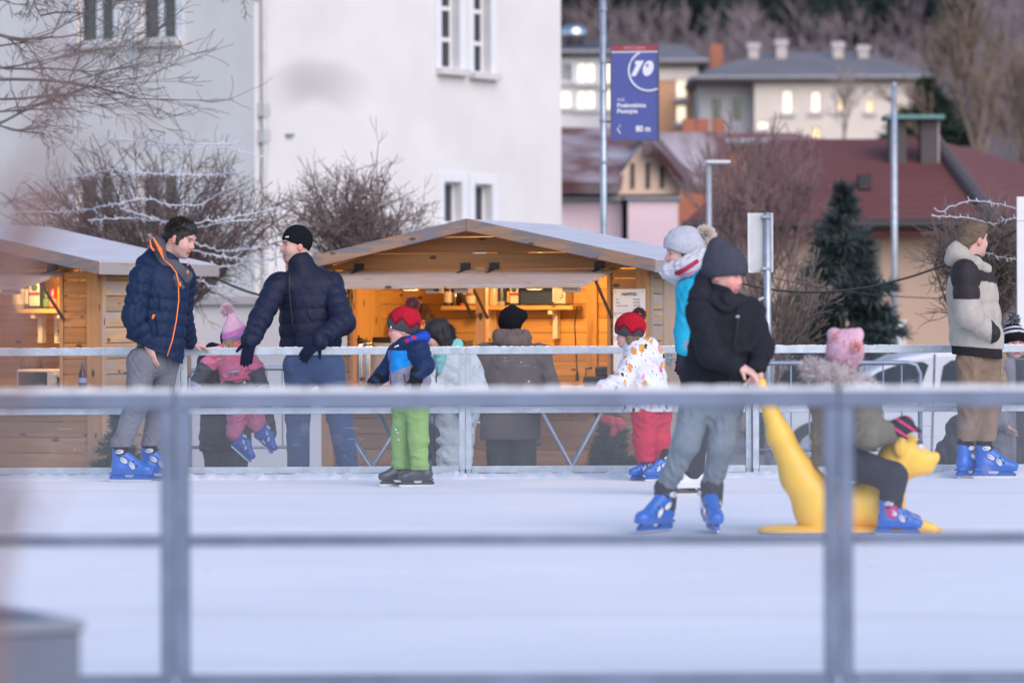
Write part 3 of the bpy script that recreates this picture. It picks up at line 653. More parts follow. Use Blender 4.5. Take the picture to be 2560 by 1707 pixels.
MB().tube([(xe, -o7, H7 + .06), (xa, 4.5, zr + .04)], .12, 8).build('hip_tiles', M_dkbrick, r7)
cz = P(2250, 300, 63).z - t7.location.z
for px, w_ in ((2243, 22), (2322, 24)):
    x = P(px, 330, 63).x - t7.location.x; c = MB().box((x - .14, 2.9, cz - 1.2), (x + .14, 3.3, cz)).build('chimney', M_dkbrick, r7)
x0 = P(2210, 300, 63).x - t7.location.x; x1 = P(2357, 290, 63).x - t7.location.x
MB().box((x0, 2.7, cz + .003), (x1, 3.5, cz + .07)).build('chimney_slab', mat('verdigris', (.12, .27, .26), .6), r7)
x = P(2340, 335, 63).x - t7.location.x; MB().box((x - .05, 2.95, cz - .8), (x + .05, 3.1, cz - .002)).build('flue', M_chim, r7)
vx = P(2160, 455, 61.5); MB().box((vx.x - t7.location.x - .1, 1.3, vx.z - t7.location.z - .12), (vx.x - t7.location.x + .1, 1.7, vx.z - t7.location.z + .12)).build('roof_vent', M_black, r7)
dr = MB().box((P(2228, 0, 60).x - t7.location.x, -.08, 0), (P(2262, 0, 60).x - t7.location.x, -.002, P(2240, 800, 60).z - t7.location.z)).build('door', M_whitep, t7)
# garden wall between the stalls
gw = thing('garden_wall', 'low whitewashed wall showing between the two wooden stalls', 'wall', (P(430, 700, 40).x, 40, GZ))
wz = P(560, 742, 40).z - GZ; x1 = P(900, 700, 40).x - gw.location.x
MB().box((0, 0, 0), (x1, .3, wz - .08)).build('wall_body', M_whitep, gw); MB().box((-.03, -.06, wz - .077), (x1 + .03, .36, wz)).build('coping', M_greyw, gw)

# ------------------------------------------------------------------ wooden stalls
YAW = math.radians(19.5); SA, CA = math.sin(YAW), math.cos(YAW)
M_pine = wood('pine', (.49, .245, .095), (.36, .165, .06))
M_pineY = wood('pine_side', (.60, .42, .26), (.46, .30, .17), axis='Y', grey=(.42, .36, .33), gfac=.42)
M_pineZ = wood('pine_upright', (.51, .28, .125), (.40, .20, .085), axis='Z')
M_pineZg = wood('pine_upright_weathered', (.56, .39, .25), (.44, .29, .18), axis='Z', grey=(.40, .35, .33), gfac=.45)
M_fasc = wood('fascia', (.40, .24, .16), (.32, .19, .12), grey=(.21, .19, .205), gfac=.56, knot=(.09, .07, .06))
M_fascY = wood('eaves_board', (.52, .36, .26), (.44, .30, .22), axis='Y', grey=(.44, .40, .40), gfac=.7, knot=(.09, .07, .06))
M_flap = wood('shutter_wood', (.60, .42, .31), (.50, .34, .25), grey=(.54, .45, .42), gfac=.45)
M_inner = wood('pine_inside', (.66, .40, .16), (.55, .30, .10))
M_innerY = wood('pine_inside_side', (.66, .40, .16), (.55, .30, .10), axis='Y')
M_innerZ = wood('pine_inside_upright', (.66, .40, .16), (.55, .30, .10), axis='Z')
M_darkw = wood('dark_wood', (.10, .06, .04), (.07, .04, .03))
M_roofb = mat('roof_sheet', (.58, .57, .62), .55, var=.16, vscale=2.2, stretch=(12, .6, 1), bump=.25, bscale=6)
M_paper = mat('paper', (.80, .78, .76), .7, var=.03)
M_ink = mat('ink', (.03, .03, .03), .6, var=0)
FONT = None
def lettering(txt, size, parent, M, m, name='lettering', bold=.0, align='LEFT', sx=1.0):
    """flat printed words as thin mesh; M places the text plane (x right, y up) in the parent's frame"""
    cu = bpy.data.curves.new(name, 'FONT'); cu.body = txt; cu.size = size; cu.extrude = .0006; cu.offset = bold; cu.align_x = align; cu.space_line = .98
    tmp = bpy.data.objects.new(name, cu); COL.objects.link(tmp); dg = bpy.context.evaluated_depsgraph_get()
    me = bpy.data.meshes.new_from_object(tmp.evaluated_get(dg)); bpy.data.objects.remove(tmp); bpy.data.curves.remove(cu)
    me.transform(Matrix.Diagonal((sx, 1, 1, 1))); me.transform(M); me.materials.clear(); me.materials.append(m); me.name = name
    return obj(name, me, parent)
FACE = Matrix(((1, 0, 0, 0), (0, 0, -1, 0), (0, 1, 0, 0), (0, 0, 0, 1)))      # text plane facing -y
def at_face(x, y, z): return Matrix.Translation((x, y, z)) @ FACE

WX, WD, WH = 1.40, 1.75, 2.03            # half width, depth, eaves height of a stall
SL = .215                                # roof slope
RZ0, RTOP = 2.334, 2.396
def stall(label, ox, oy, full=True):
    t = thing('wooden_stall', label, 'stall', (ox, oy, GZ), -YAW, 'wooden market stalls')
    xo0, xo1, zc, zh = -1.15, 1.09, 1.05, 2.0
    ph = .125; g = .006
    # lower front: planks between corner posts
    z = .05; k = 0
    while z < zc - .06:
        MB().box((-WX + .10, .006, z), (WX - .10, .045, min(z + ph, zc - .045) - g)).build('plank', M_pine, t, bevel=.003); z += ph
    for x in (-WX, WX - .10): MB().box((x, -.012, .0), (x + .10, .06, WH - .02)).build('corner_post', M_pineZ, t, bevel=.004)
    MB().box((-WX - .003, -.028, 0), (-WX + .11, -.013, .30)).build('post_shoe', M_black, t)
    MB().box((WX - .113, -.028, 0), (WX + .003, -.013, .30)).build('post_shoe', M_black, t)
    for a, c in ((-WX + .10, xo0), (xo1, WX - .10)):
        z = zc
        while z < zh - .01:
            MB().box((a + .001, .006, z), (c - .001, .045, min(z + ph, zh) - g)).build('plank', M_pine, t, bevel=.003); z += ph
    for x in (xo0, xo1 - .03): MB().box((x, -.006, zc), (x + .03, .09, zh)).build('jamb', M_pineZ, t)
    MB().box((-.055, -.005, zc), (.03, .07, zh + .02)).build('middle_post', M_pineZ, t, bevel=.004)
    MB().box((xo0 - .05, -.30, zc - .042), (xo1 + .05, .25, zc - .002)).build('counter', M_pine, t, bevel=.006)
    MB().box((xo0 - .05, .046, zh - .03), (xo1 + .05, .10, zh + .05)).build('lintel', M_innerZ, t)  # hidden beam added to stop lamp light leaking through the crack above the flaps
    # gable planks
    z = zh
    while z < RZ0 - .03:
        z1 = min(z + .13, RZ0 - .01); xw0 = min(WX - .0, (RZ0 - z) / SL + .02); xw1 = min(WX, max(.03, (RZ0 - z1) / SL + .02))
        if z > zh + .01: xw0 = min(xw0, 1.45)
        MB().prism([(-xw0, z + g), (xw0, z + g), (xw1, z1), (-xw1, z1)], -.004, .035).build('plank', M_pine, t); z = z1
    # side walls
    for sx in (-1, 1):
        z = .05; x0, x1 = (WX - .045, WX - .006) if sx > 0 else (-WX + .006, -WX + .045)
        while z < WH - .02:
            y1 = .42 if (sx > 0 and full and z < 1.98) else WD
            MB().box((x0, .061, z), (x1, y1, min(z + .125, WH) - g)).build('plank', M_pineY, t, bevel=.003); z += .125
        if not (sx > 0 and full): MB().box((x0 + .005 * sx, WD - .06, 0), (x1 + .012 * sx, WD + .02, WH)).build('corner_post', M_pineZg, t)
        MB().box((x1 if sx > 0 else x0 - .012, .061, 0), ((x1 if sx > 0 else x0 - .012) + .012, .13, WH)).build('trim_board', M_pineZg, t)
    if full:
        d = MB().box((WX - .04, .43, .05), (WX + .008, 1.33, 1.96)).build('door', M_pineZg, t, bevel=.004)
        MB().box((WX + .010, .46, 1.24), (WX + .03, .54, 1.32)).tube([(WX + .03, .50, 1.28), (WX + .075, .50, 1.28), (WX + .085, .56, 1.27), (WX + .085, .585, 1.17)], .011, 8).build('latch', M_galv, d, sm=False)
        MB().box((WX - .04, 1.34, 0), (WX + .006, WD, WH)).build('door_post', M_pineZg, t)
    # back wall, inner lining, floor
    z = .02
    while z < 2.22:
        xw = min(WX - .05, (2.24 - z) / SL - .5 if z > 2.0 else 9)
        if xw > .1: MB().box((-xw, WD - .10, z), (xw, WD - .06, min(z + .118, 2.24))).build('inner_plank', M_inner, t)
        z += .122
    z = .02
    while z < WH:
        MB().box((-WX + .05, .07, z), (-WX + .075, WD - .102, z + .118)).build('inner_plank', M_innerY, t)
        MB().box((WX - .075, .07, z), (WX - .05, WD - .102, z + .118)).build('inner_plank', M_innerY, t); z += .122
    MB().prism([(-WX + .05, 0), (WX - .05, 0), (WX - .05, WH - .06), (0, 2.28), (-WX + .05, WH - .06)], WD - .055, WD - .02).build('back_sheathing', M_darkw, t)
    MB().box((-WX + .05, .05, 0), (WX - .05, WD - .1, .03)).build('floor_board', M_darkw, t)
    for x in (-.55, .35): MB().box((x, WD - .135, .03), (x + .09, WD - .102, 2.2)).build('stud', M_innerZ, t)
    # roof: two boards with frosted sheet, fascia at the gable, eaves boards
    y0, y1, xe = -.35, 1.97, 1.55
    ze = RTOP - SL * xe
    for s in (-1, 1):
        a = [(0, y0 + .03, RTOP - .03), (s * xe, y0 + .03, ze - .03), (s * xe, y1, ze - .03), (0, y1, RTOP - .03)]
        q = [Vector(v) - Vector((0, 0, .03)) for v in a] + [Vector(v) + Vector((0, 0, .034)) for v in a]
        o = MB().hexa(q if s > 0 else [q[1], q[0], q[3], q[2], q[5], q[4], q[7], q[6]]).build('roof', M_roofb, t)
        b0 = [(s * .0015, y0 - .012, RTOP - .092), (s * (xe + .012), y0 - .012, ze - .095), (s * (xe + .012), y0 + .028, ze - .095), (s * .0015, y0 + .028, RTOP - .092)]
        b1 = [(x, y, z + .098) for x, y, z in b0]; q = b0 + b1
        MB().hexa(q if s > 0 else [q[1], q[0], q[3], q[2], q[5], q[4], q[7], q[6]]).build('fascia_board', M_fasc, t, bevel=.003)
        MB().box((s * (xe + .0) if s > 0 else s * xe - .025, y0 + .030, ze - .10), (s * xe + (.025 if s > 0 else 0), y1, ze - .002)).build('eaves_board', M_fascY, t, bevel=.003)
    MB().box((-.03, y0 + .03, RTOP - .10), (.03, y1 - .05, RTOP - .062)).build('ridge_beam', M_innerZ, t)
    # flaps hinged above the opening
    fl, drop = .80, .13
    for x0, x1 in ((xo0 - .03, -.016), (-.010, xo1 + .03)):
        a = [(x0, -.03, zh - .005), (x1, -.03, zh - .005), (x1, -.03 - fl, zh - drop), (x0, -.03 - fl, zh - drop)]
        q = [Vector(v) - Vector((0, 0, .028)) for v in a] + [Vector(v) for v in a]
        f = MB().hexa([q[3], q[2], q[1], q[0], q[7], q[6], q[5], q[4]]).build('flap', M_flap, t, bevel=.003)
        for x in (x0 + .12, x1 - .12):
            h = MB().box((x - .04, -.018, zh + .004), (x + .04, -.005, zh + .055)).box((x - .04, -.032, zh - .004), (x + .04, -.019, zh + .02))
            h.hexa([(x - .012, -.19, zh - .028), (x + .012, -.19, zh - .028), (x + .012, -.03, zh - .003), (x - .012, -.03, zh - .003), (x - .012, -.19, zh - .022), (x + .012, -.19, zh - .022), (x + .012, -.03, zh + .003), (x - .012, -.03, zh + .003)])
            h.build('hinge', M_black, f)
            MB().box((x - .05, -.03 - fl * .95, zh - drop - .062), (x + .06, -.03 - fl * .80, zh - drop - .026)).build('batten', M_flap, f)
        xs = x0 + .02 if x0 < -.5 else x1 - .02
        for xs in ((x0 + .02, x1 - .06) if x0 < -.5 else (x0 + .06, x1 - .02)):
            MB().tube([(xs, -.03 - fl * .52, zh - drop * .62), (xs, -.008, zc + .56)], .014, 6).build('prop_stick', M_darkw, f)
    return t
# solve the stall-local x for a photo column on the plane y = ly
def lx(st, px, ly):
    ox, oy = st.location.x, st.location.y; k = (px - 1280) / FPX
    return (k * (oy + ly * CA) - ox - ly * SA) / (CA + k * SA)
def lz(st, px, py, ly):
    Y = st.location.y + ly * CA - lx(st, px, ly) * SA; return P(px, py, Y).z - GZ
S2 = stall('wooden drinks stall with gabled roof and open shutters in the middle', -.24, 30.93)
S1 = stall('wooden stall with frosted roof at the left edge of the picture', -4.60, 30.93, full=False)
def in_stall(st, name, label, cat, x, y, z, group=None, rz=0.):
    w = st.matrix_basis @ Vector((x, y, z)); return thing(name, label, cat, w, -YAW + rz, group)

def stall_lamp(st, x, y, z, label, power):
    t = in_stall(st, 'hanging_lamp', label, 'lamp', x, y, z)
    MB().tube([(0, 0, .06), (0, 0, .13)], .006, 6).build('cord', M_black, t)
    MB().lathe([(.02, .06), (.03, .02), (.035, 0)]).build('socket', M_dkpl, t)
    MB().lathe([(.012, -.001), (.034, -.03), (.042, -.06), (.03, -.09), (.005, -.10)]).build('bulb', mat('warm_bulb', (1, .8, .5), .4, emit=(1, .60, .22), estr=25.), t, sm=True)
    l = bpy.data.lights.new('bulb_light', 'POINT'); l.energy = power; l.color = (1, .58, .20); l.shadow_soft_size = .06
    o = bpy.data.objects.new('bulb_light', l); link(o, t); o.location = (0, 0, -.16)
stall_lamp(S2, .30, .55, 2.14, 'warm bulb hanging inside the middle drinks stall', 34.)
stall_lamp(S1, .55, .55, 2.14, 'warm bulb hanging inside the left stall', 25.)

def flap_lamp(st, x, label, power):
    t = in_stall(st, 'flap_lamp', label, 'lamp', x, -.50, 1.862, 'small lamps under the shutters')
    MB().box((-.06, -.03, -.028), (.06, .03, .0)).build('housing', M_white, t, bevel=.004)
    MB().box((-.05, -.022, -.031), (.05, .022, -.0285)).build('diffuser', mat('warm_diffuser', (1, .8, .5), .4, emit=(1, .66, .30), estr=2.), t)
    l = bpy.data.lights.new('lamp_light', 'POINT'); l.energy = power; l.color = (1, .60, .22); l.shadow_soft_size = .05
    o = bpy.data.objects.new('lamp_light', l); link(o, t); o.location = (0, .06, -.09)
flap_lamp(S2, -.42, 'small lamp under the left shutter of the drinks stall', 4.5); flap_lamp(S2, .62, 'small lamp under the right shutter of the drinks stall', 4.5); flap_lamp(S1, .75, 'small lamp under the left stall shutter', 4.5)
# --- shelf and goods of the drinks stall
def shelf(st, pxa, pxb, py, ly, label, dep=.24):
    x0, x1 = lx(st, pxa, ly), lx(st, pxb, ly); z = lz(st, (pxa + pxb) / 2, py, ly)
    t = in_stall(st, 'shelf', label, 'shelf', x0, ly, z)
    MB().box((0, 0, -.035), (x1 - x0, dep, 0)).build('board', M_inner, t, bevel=.003)
    for f in (.30, .82):
        x = (x1 - x0) * f; MB().box((x - .02, .16, -.28), (x + .02, dep - .002, -.037)).box((x - .018, .03, -.075), (x + .018, .16, -.037)).build('bracket', M_white, t)
    return x0, x1, z
xa, xb, sz = shelf(S2, 1103, 1432, 764, 1.38, 'wooden shelf with bottles and a microwave inside the drinks stall')
def bottle(st, name, label, cat, px, ly, z, h, r, m, capm, labm=None, shape='bottle', group='goods on the stall shelves'):
    t = in_stall(st, name, label, cat, lx(st, px, ly), ly, z, group)
    if shape == 'bottle': pr = [(r*.9, 0), (r, .01), (r, h*.58), (r*.75, h*.68), (r*.32, h*.80), (r*.30, h*.93)]
    elif shape == 'can': pr = [(r*.85, 0), (r, .008), (r, h*.9), (r*.8, h*.97), (r*.8, h)]
    elif shape == 'jar': pr = [(r*.95, 0), (r, .01), (r, h*.75), (r*.8, h*.84)]
    else: pr = [(r, 0), (r, h)]
    MB().lathe(pr, n=14).build('body', m, t, sm=True)
    if shape == 'bottle': MB().lathe([(r*.36, h*.93+.001), (r*.36, h)], n=12).build('cap', capm, t)
    if shape == 'jar': MB().lathe([(r*.86, h*.84+.001), (r*.86, h)], n=12).build('cap', capm, t)
    if labm: MB().lathe([(r*1.03, h*.12), (r*1.03, h*.50)], n=14).build('paper_label', labm, t)
    return t
c = lambda n, col, r=.3, **k: mat('goods_' + n, col, r, var=.05, **k)
bottle(S2, 'spice_jar', 'white topped jar at the left end of the drinks stall shelf', 'jar', 1122, 1.46, sz, .24, .042, c('glass_brown', (.10, .06, .03)), c('white', (.75, .74, .70)), c('white', (.75, .74, .70)), 'jar')
bottle(S2, 'metal_cup', 'slim steel cup beside the white topped jar on the shelf', 'cup', 1138, 1.44, sz, .17, .02, c('steel', (.6, .58, .55), .25, metal=1), None, None, 'tube')
bottle(S2, 'red_bottle', 'red bottle with white label on the drinks stall shelf', 'bottle', 1148, 1.52, sz, .25, .035, c('red', (.45, .03, .03)), c('white', (.75, .74, .70)), c('paper', (.7, .66, .6)))
bottle(S2, 'orange_jar', 'black jar with orange top left of the middle post', 'jar', 1160, 1.46, sz, .19, .042, c('orange', (.65, .20, .03)), c('black', (.02, .02, .02)), c('black', (.02, .02, .02)), 'jar')
bottle(S2, 'jam_jar', 'pale labelled jar just left of the middle post', 'jar', 1178, 1.46, sz, .17, .046, c('jam', (.35, .16, .07)), c('gold', (.55, .40, .15)), c('paper', (.7, .66, .6)), 'jar')
bottle(S2, 'liqueur_bottle', 'cream coloured bottle just right of the middle post', 'bottle', 1234, 1.46, sz, .30, .05, c('cream', (.62, .52, .36)), c('cream', (.62, .52, .36)), None)
bottle(S2, 'clear_bottle', 'clear bottle with dark base right of the cream bottle', 'bottle', 1254, 1.46, sz, .30, .034, c('clear', (.42, .45, .50), .1), c('blue', (.05, .07, .18)), c('navy', (.05, .06, .12)))
bottle(S2, 'dark_bottle', 'dark red labelled bottle behind the clear bottle', 'bottle', 1265, 1.54, sz, .28, .032, c('maroon', (.16, .04, .03)), c('black', (.02, .02, .02)), c('paper', (.7, .66, .6)))
bottle(S2, 'small_dark_bottle', 'small dark bottle with yellow label beside the green square bottle', 'bottle', 1276, 1.46, sz, .24, .03, c('dkgreen', (.03, .04, .02)), c('black', (.02, .02, .02)), c('yellow', (.68, .55, .25)))
def square_bottle(st, px, ly, z, label, s=1.):
    t = in_stall(st, 'square_bottle', label, 'bottle', lx(st, px, ly), ly, z, 'goods on the stall shelves')
    MB().box((-.045*s, -.032*s, 0), (.045*s, .032*s, .20*s)).hexa([(-.045*s,-.032*s,.2*s),(.045*s,-.032*s,.2*s),(.045*s,.032*s,.2*s),(-.045*s,.032*s,.2*s),(-.016*s,-.016*s,.235*s),(.016*s,-.016*s,.235*s),(.016*s,.016*s,.235*s),(-.016*s,.016*s,.235*s)]).build('body', c('bottle_green', (.015, .035, .018), .12), t, bevel=.004)
    MB().lathe([(.015*s, .236*s), (.015*s, .27*s)], n=10).build('neck', c('bottle_green', (.015, .035, .018), .12), t); MB().lathe([(.018*s, .271*s), (.018*s, .295*s)], n=10).build('cap', c('dkgreen', (.03, .04, .02)), t)
    l = MB().box((-.036*s, -.0345*s, .02*s), (.036*s, -.0325*s, .165*s)).build('paper_label', c('paper', (.7, .66, .6)), t)
    MB().box((-.036*s, -.0365*s, .085*s), (.036*s, -.035*s, .105*s)).build('red_band', c('red', (.45, .03, .03)), l)
    v = [(0.024*s*math.cos(a), -.036*s, .135*s + .024*s*math.sin(a)) for a in np.linspace(0, 2*math.pi, 17)[:-1]]
    obj('green_roundel', mesh('green_roundel', v, [tuple(range(16))], c('roundel', (.05, .12, .07))), l)
square_bottle(S2, 1289, 1.46, sz, 'dark green square bottle with red banded label beside the microwave')
mw = in_stall(S2, 'microwave_oven', 'silver microwave oven on the drinks stall shelf', 'microwave', lx(S2, 1300, 1.42), 1.42, sz)
W_ = lx(S2, 1413, 1.42) - lx(S2, 1300, 1.42)
MB().box((0, .012, .012), (W_, .20, .23)).build('case', c('mw', (.55, .50, .45), .35, metal=.6), mw, bevel=.005)
MB().box((.004, 0, .016), (W_ * .74, .011, .226)).build('door', mat('mw_glass', (.012, .014, .022), .05, spec=.9), mw)
MB().box((W_ * .735, -.012, .03), (W_ * .775, .010, .215)).build('door_handle', c('mwh', (.62, .56, .50), .3, metal=.7), mw)
for z in (.085, .165): MB().tube([(W_ * .88, .010, z), (W_ * .88, -.016, z)], .026, 14).build('knob', c('knob', (.50, .45, .38), .4), mw)
for x in (.03, W_ - .03): MB().box((x - .015, .02, .0), (x + .015, .18, .011)).build('foot', M_black, mw)
# counter-top equipment
zc2 = 1.05
def urn(px, ly, h, r, label, m, lid, tap=True):
    t = in_stall(S2, 'drinks_urn', label, 'urn', lx(S2, px, ly), ly, zc2)
    MB().lathe([(r*.95, 0), (r, .02), (r, h*.86), (r*.97, h*.9)], n=20).build('body', m, t, sm=True)
    MB().lathe([(r*1.02, h*.9+.001), (r*1.0, h*.95), (r*.5, h), (r*.12, h), (r*.12, h*1.05)], n=20).build('lid', lid, t, sm=True)
    MB().tube([(0, -r, h*.18), (0, -r-.05, h*.18), (0, -r-.05, h*.12)], .012, 8).build('tap', M_black, t)
st_ = c('steel', (.6, .58, .55), .25, metal=1)
urn(897, .18, .40, .055, 'tall slim steel flask on the drinks stall counter', st_, M_black)
urn(916, .22, .38, .06, 'second steel drinks urn beside the slim flask', st_, st_)
def dispenser(px, label, h=.36, w=.17):
    t = in_stall(S2, 'drinks_dispenser', label, 'dispenser', lx(S2, px, .45), .45, zc2)
    MB().box((-w/2, -.1, 0), (w/2, .1, h)).build('body', c('offwhite', (.74, .70, .66), .5), t, bevel=.015)
    MB().box((-w/2 - .008, -.11, h + .001), (w/2 + .008, .11, h + .045)).build('lid', M_dkpl, t, bevel=.012)
dispenser(968, 'white drinks dispenser with black lid left of the boy'); dispenser(1146, 'white drinks dispenser with black lid behind the dark haired woman', .33)
tr = in_stall(S2, 'napkin_stack', 'stack of white cups and trays behind the middle post', 'tray', lx(S2, 1205, .7), .7, zc2)
MB().box((-.20, -.1, 0), (.22, .1, .30)).build('carton', c('carton', (.60, .45, .28), .8), tr); MB().box((-.22, -.12, .301), (.24, .12, .33)).build('tray_top', c('offwhite', (.74, .70, .66), .5), tr)
bt = in_stall(S2, 'back_bench', 'wooden bench top behind the drinks stall counter', 'bench', -1.2, .26, 0)
MB().box((0, 0, 1.005), (2.2, .7, 1.048)).build('bench_top', M_inner, bt); MB().box((.1, .1, .03), (.16, .6, 1.004)).build('leg', M_innerZ, bt); MB().box((2.04, .1, .03), (2.1, .6, 1.004)).build('leg', M_innerZ, bt)
dr = in_stall(S2, 'cupboard_door', 'panelled wooden door inside the left of the drinks stall', 'door', -WX + .085, .30, .1)
MB().box((0, 0, 0), (.03, .75, 1.95)).build('door_leaf', M_innerZ, dr); MB().box((.031, .16, .9), (.045, .55, 1.75)).build('raised_panel', M_innerZ, dr)
cw = in_stall(S2, 'hanging_cable', 'black cable with plug hanging down inside the drinks stall', 'cable', lx(S2, 1437, 1.3), 1.3, 1.1)
MB().tube([(.02, 0, .6), (.0, 0, .45), (.012, 0, .2), (.02, 0, .06)], .006, 6).build('cord', M_black, cw); MB().tube([(.02, 0, .06), (.02, 0, -.02)], [.010, .018], 8).build('plug', M_black, cw)
gr = in_stall(S2, 'contact_grill', 'black contact grill on the counter behind the girl', 'grill', lx(S2, 1497, .1), .1, zc2)
MB().box((-.13, -.02, 0), (.10, .2, .09)).build('base', M_dkpl, gr, bevel=.01); MB().box((-.03, -.02, .092), (.10, .2, .17)).build('lid', M_dkpl, gr, bevel=.015); MB().tube([(-.10, -.03, .10), (-.10, -.03, .15), (-.05, -.03, .16)], .01).build('handle', M_dkpl, gr)
# menu boards
def menu(st, pxa, pxb, sheets, ly, label):
    x0, x1 = lx(st, pxa, ly), lx(st, pxb, ly)
    zt = lz(st, (pxa + pxb) / 2, sheets[0], ly)
    t = in_stall(st, 'menu_board', label, 'sign', x0, ly, zt); out = []
    for i in range(len(sheets) - 1):
        a, b_ = lz(st, (pxa+pxb)/2, sheets[i], ly) - zt, lz(st, (pxa+pxb)/2, sheets[i+1], ly) - zt
        o = MB().box((0, -.004 - .001 * i, b_ + .002), (x1 - x0, .0, a - .002)).build('paper_sheet', M_paper, t); out.append((o, a, b_))
        for x in (.02, x1 - x0 - .02): MB().tube([(x, -.005, a - .02), (x, -.010, a - .02)], .004, 6).build('pin', M_black, o)
    return t, out, x1 - x0
t, sh, w = menu(S2, 1534, 1614, (722, 783, 843, 930), -.030, 'white drinks menu headed NAPITKI on the stall front')
o, a, b_ = sh[0]; ps = (a - b_) / 61.0
lettering('NAPITKI', 10.5 * ps, o, at_face(w * .5, -.0055, a - 17 * ps), M_ink, bold=.0009, align='CENTER')
for i, (n_, p_) in enumerate((('čaj', '2,50 EUR'), ('kakav', '2,50 EUR'), ('vroča čokolada', '3,20 EUR'))):
    lettering(n_, 4.9 * ps, o, at_face(w * .09, -.0055, a - (28 + 7.8 * i) * ps), M_ink); lettering(p_, 4.9 * ps, o, at_face(w * .62, -.0055, a - (28 + 7.8 * i) * ps), M_ink)
o, a, b_ = sh[1]
for i in range(6): lettering(('kuhano vino', '0,2 l', 'kuhan', 'jabolčni sok', 'limonada', 'voda')[i], 4.6 * ps, o, at_face(w * .09, -.0065, a - (14 + 6.6 * i) * ps), M_ink)
o, a, b_ = sh[2]; lettering('A', 10.5 * ps, o, at_face(w * .13, -.0075, a - 17 * ps), M_ink, bold=.0009)
for i in range(7): lettering('2,20 EUR', 4.6 * ps, o, at_face(w * .50, -.0075, a - (26 + 7 * i) * ps), M_ink)
t, sh, w = menu(S2, 833, 868, (716, 790, 870), -.030, 'white price list left of the drinks stall opening')
o, a, b_ = sh[0]
for i in range(5): lettering(('2,50 EUR', '2,80 EUR', '3,00 EUR', '2,20 EUR', '2,50 EUR')[i], 6.5 * ps, o, at_face(w * .15, -.0055, a - (11 + 13 * i) * ps), M_ink)
o, a, b_ = sh[1]
for i in range(4): lettering('1,80 €', 6.5 * ps, o, at_face(w * .25, -.0065, a - (11 + 13 * i) * ps), M_ink)
# --- goods of the left stall
xa, xb, s1 = shelf(S1, 40, 166, 772, .95, 'wooden shelf with bottles inside the left stall')
square_bottle(S1, 92, 1.02, s1, 'large dark green square bottle with red banded label in the left stall', 1.3)
bottle(S1, 'labelled_bottle', 'dark bottle with white label left of the large square bottle', 'bottle', 71, 1.03, s1, .33, .035, c('dkgreen', (.03, .04, .02)), c('black', (.02, .02, .02)), c('paper', (.7, .66, .6)))
bottle(S1, 'clear_spirit_bottle', 'pale bottle with white label at the left end of the shelf', 'bottle', 46, 1.03, s1, .33, .05, c('clear', (.42, .45, .50), .1), c('white', (.75, .74, .70)), c('white', (.75, .74, .70)))
bottle(S1, 'green_can', 'green drinks can in the left stall', 'can', 117, 1.02, s1, .165, .033, c('cangreen', (.06, .14, .05), .3, metal=.5), None, c('cangreen2', (.13, .22, .10)), 'can')
bottle(S1, 'red_can', 'red drinks can in the left stall', 'can', 134, 1.02, s1, .165, .033, c('canred', (.45, .05, .06), .3, metal=.4), None, c('canpink', (.62, .25, .24)), 'can')
bottle(S1, 'orange_soda_bottle', 'orange soda bottle with blue cap in the left stall', 'bottle', 154, 1.02, s1, .25, .036, c('soda', (.75, .22, .03), .15), c('bluecap', (.06, .12, .40)), None)
t, sh, w = menu(S1, 136, 162, (780, 858), 1.2, 'white notice with yellow heading inside the left stall')
o, a, b_ = sh[0]; MB().box((w*.3, -.006, a - .13), (w*.95, -.0045, a - .11)).build('yellow_heading', c('yellow', (.68, .55, .25)), o)
for i in range(5): MB().box((w*.3, -.006, a - .16 - .021*i), (w*.95, -.0045, a - .15 - .021*i)).build('text_line', M_ink, o)
oven = in_stall(S1, 'toaster_oven', 'cream toaster oven behind the left stall counter', 'oven', lx(S1, 40, .55), .55, 1.05)
MB().box((0, 0, 0), (.42, .28, .155)).build('case', c('offwhite', (.74, .70, .66), .5), oven, bevel=.012); MB().box((.02, -.004, .02), (.28, .0, .135)).build('door_glass', mat('mw_glass', (.012, .014, .022), .05), oven)
for z in (.05, .11): MB().tube([(.35, .0, z), (.35, -.015, z)], .018, 12).build('knob', M_white, oven)
bk = in_stall(S1, 'soda_bottle', 'dark cola bottle standing on the left stall counter', 'bottle', lx(S1, 206, -.12), -.12, 1.05)
MB().lathe([(.03, 0), (.033, .01), (.033, .12), (.028, .14), (.011, .18), (.011, .20)], n=14).build('body', c('cola', (.05, .015, .015), .12), bk, sm=True); MB().lathe([(.013, .201), (.013, .22)], n=12).build('cap', c('bluecap', (.06, .12, .40)), bk); MB().lathe([(.0335, .06), (.0335, .10)], n=14).build('paper_label', c('blabel', (.30, .33, .50)), bk)
cd = in_stall(S1, 'cutlery_pot', 'black pot on the left stall counter', 'pot', lx(S1, 155, .2), .2, 1.05)
MB().lathe([(.035, 0), (.045, .10)], n=12).build('pot', M_black, cd); MB().tube([(0, 0, .05), (.02, 0, .16)], .006).build('spoon', M_darkw, cd)

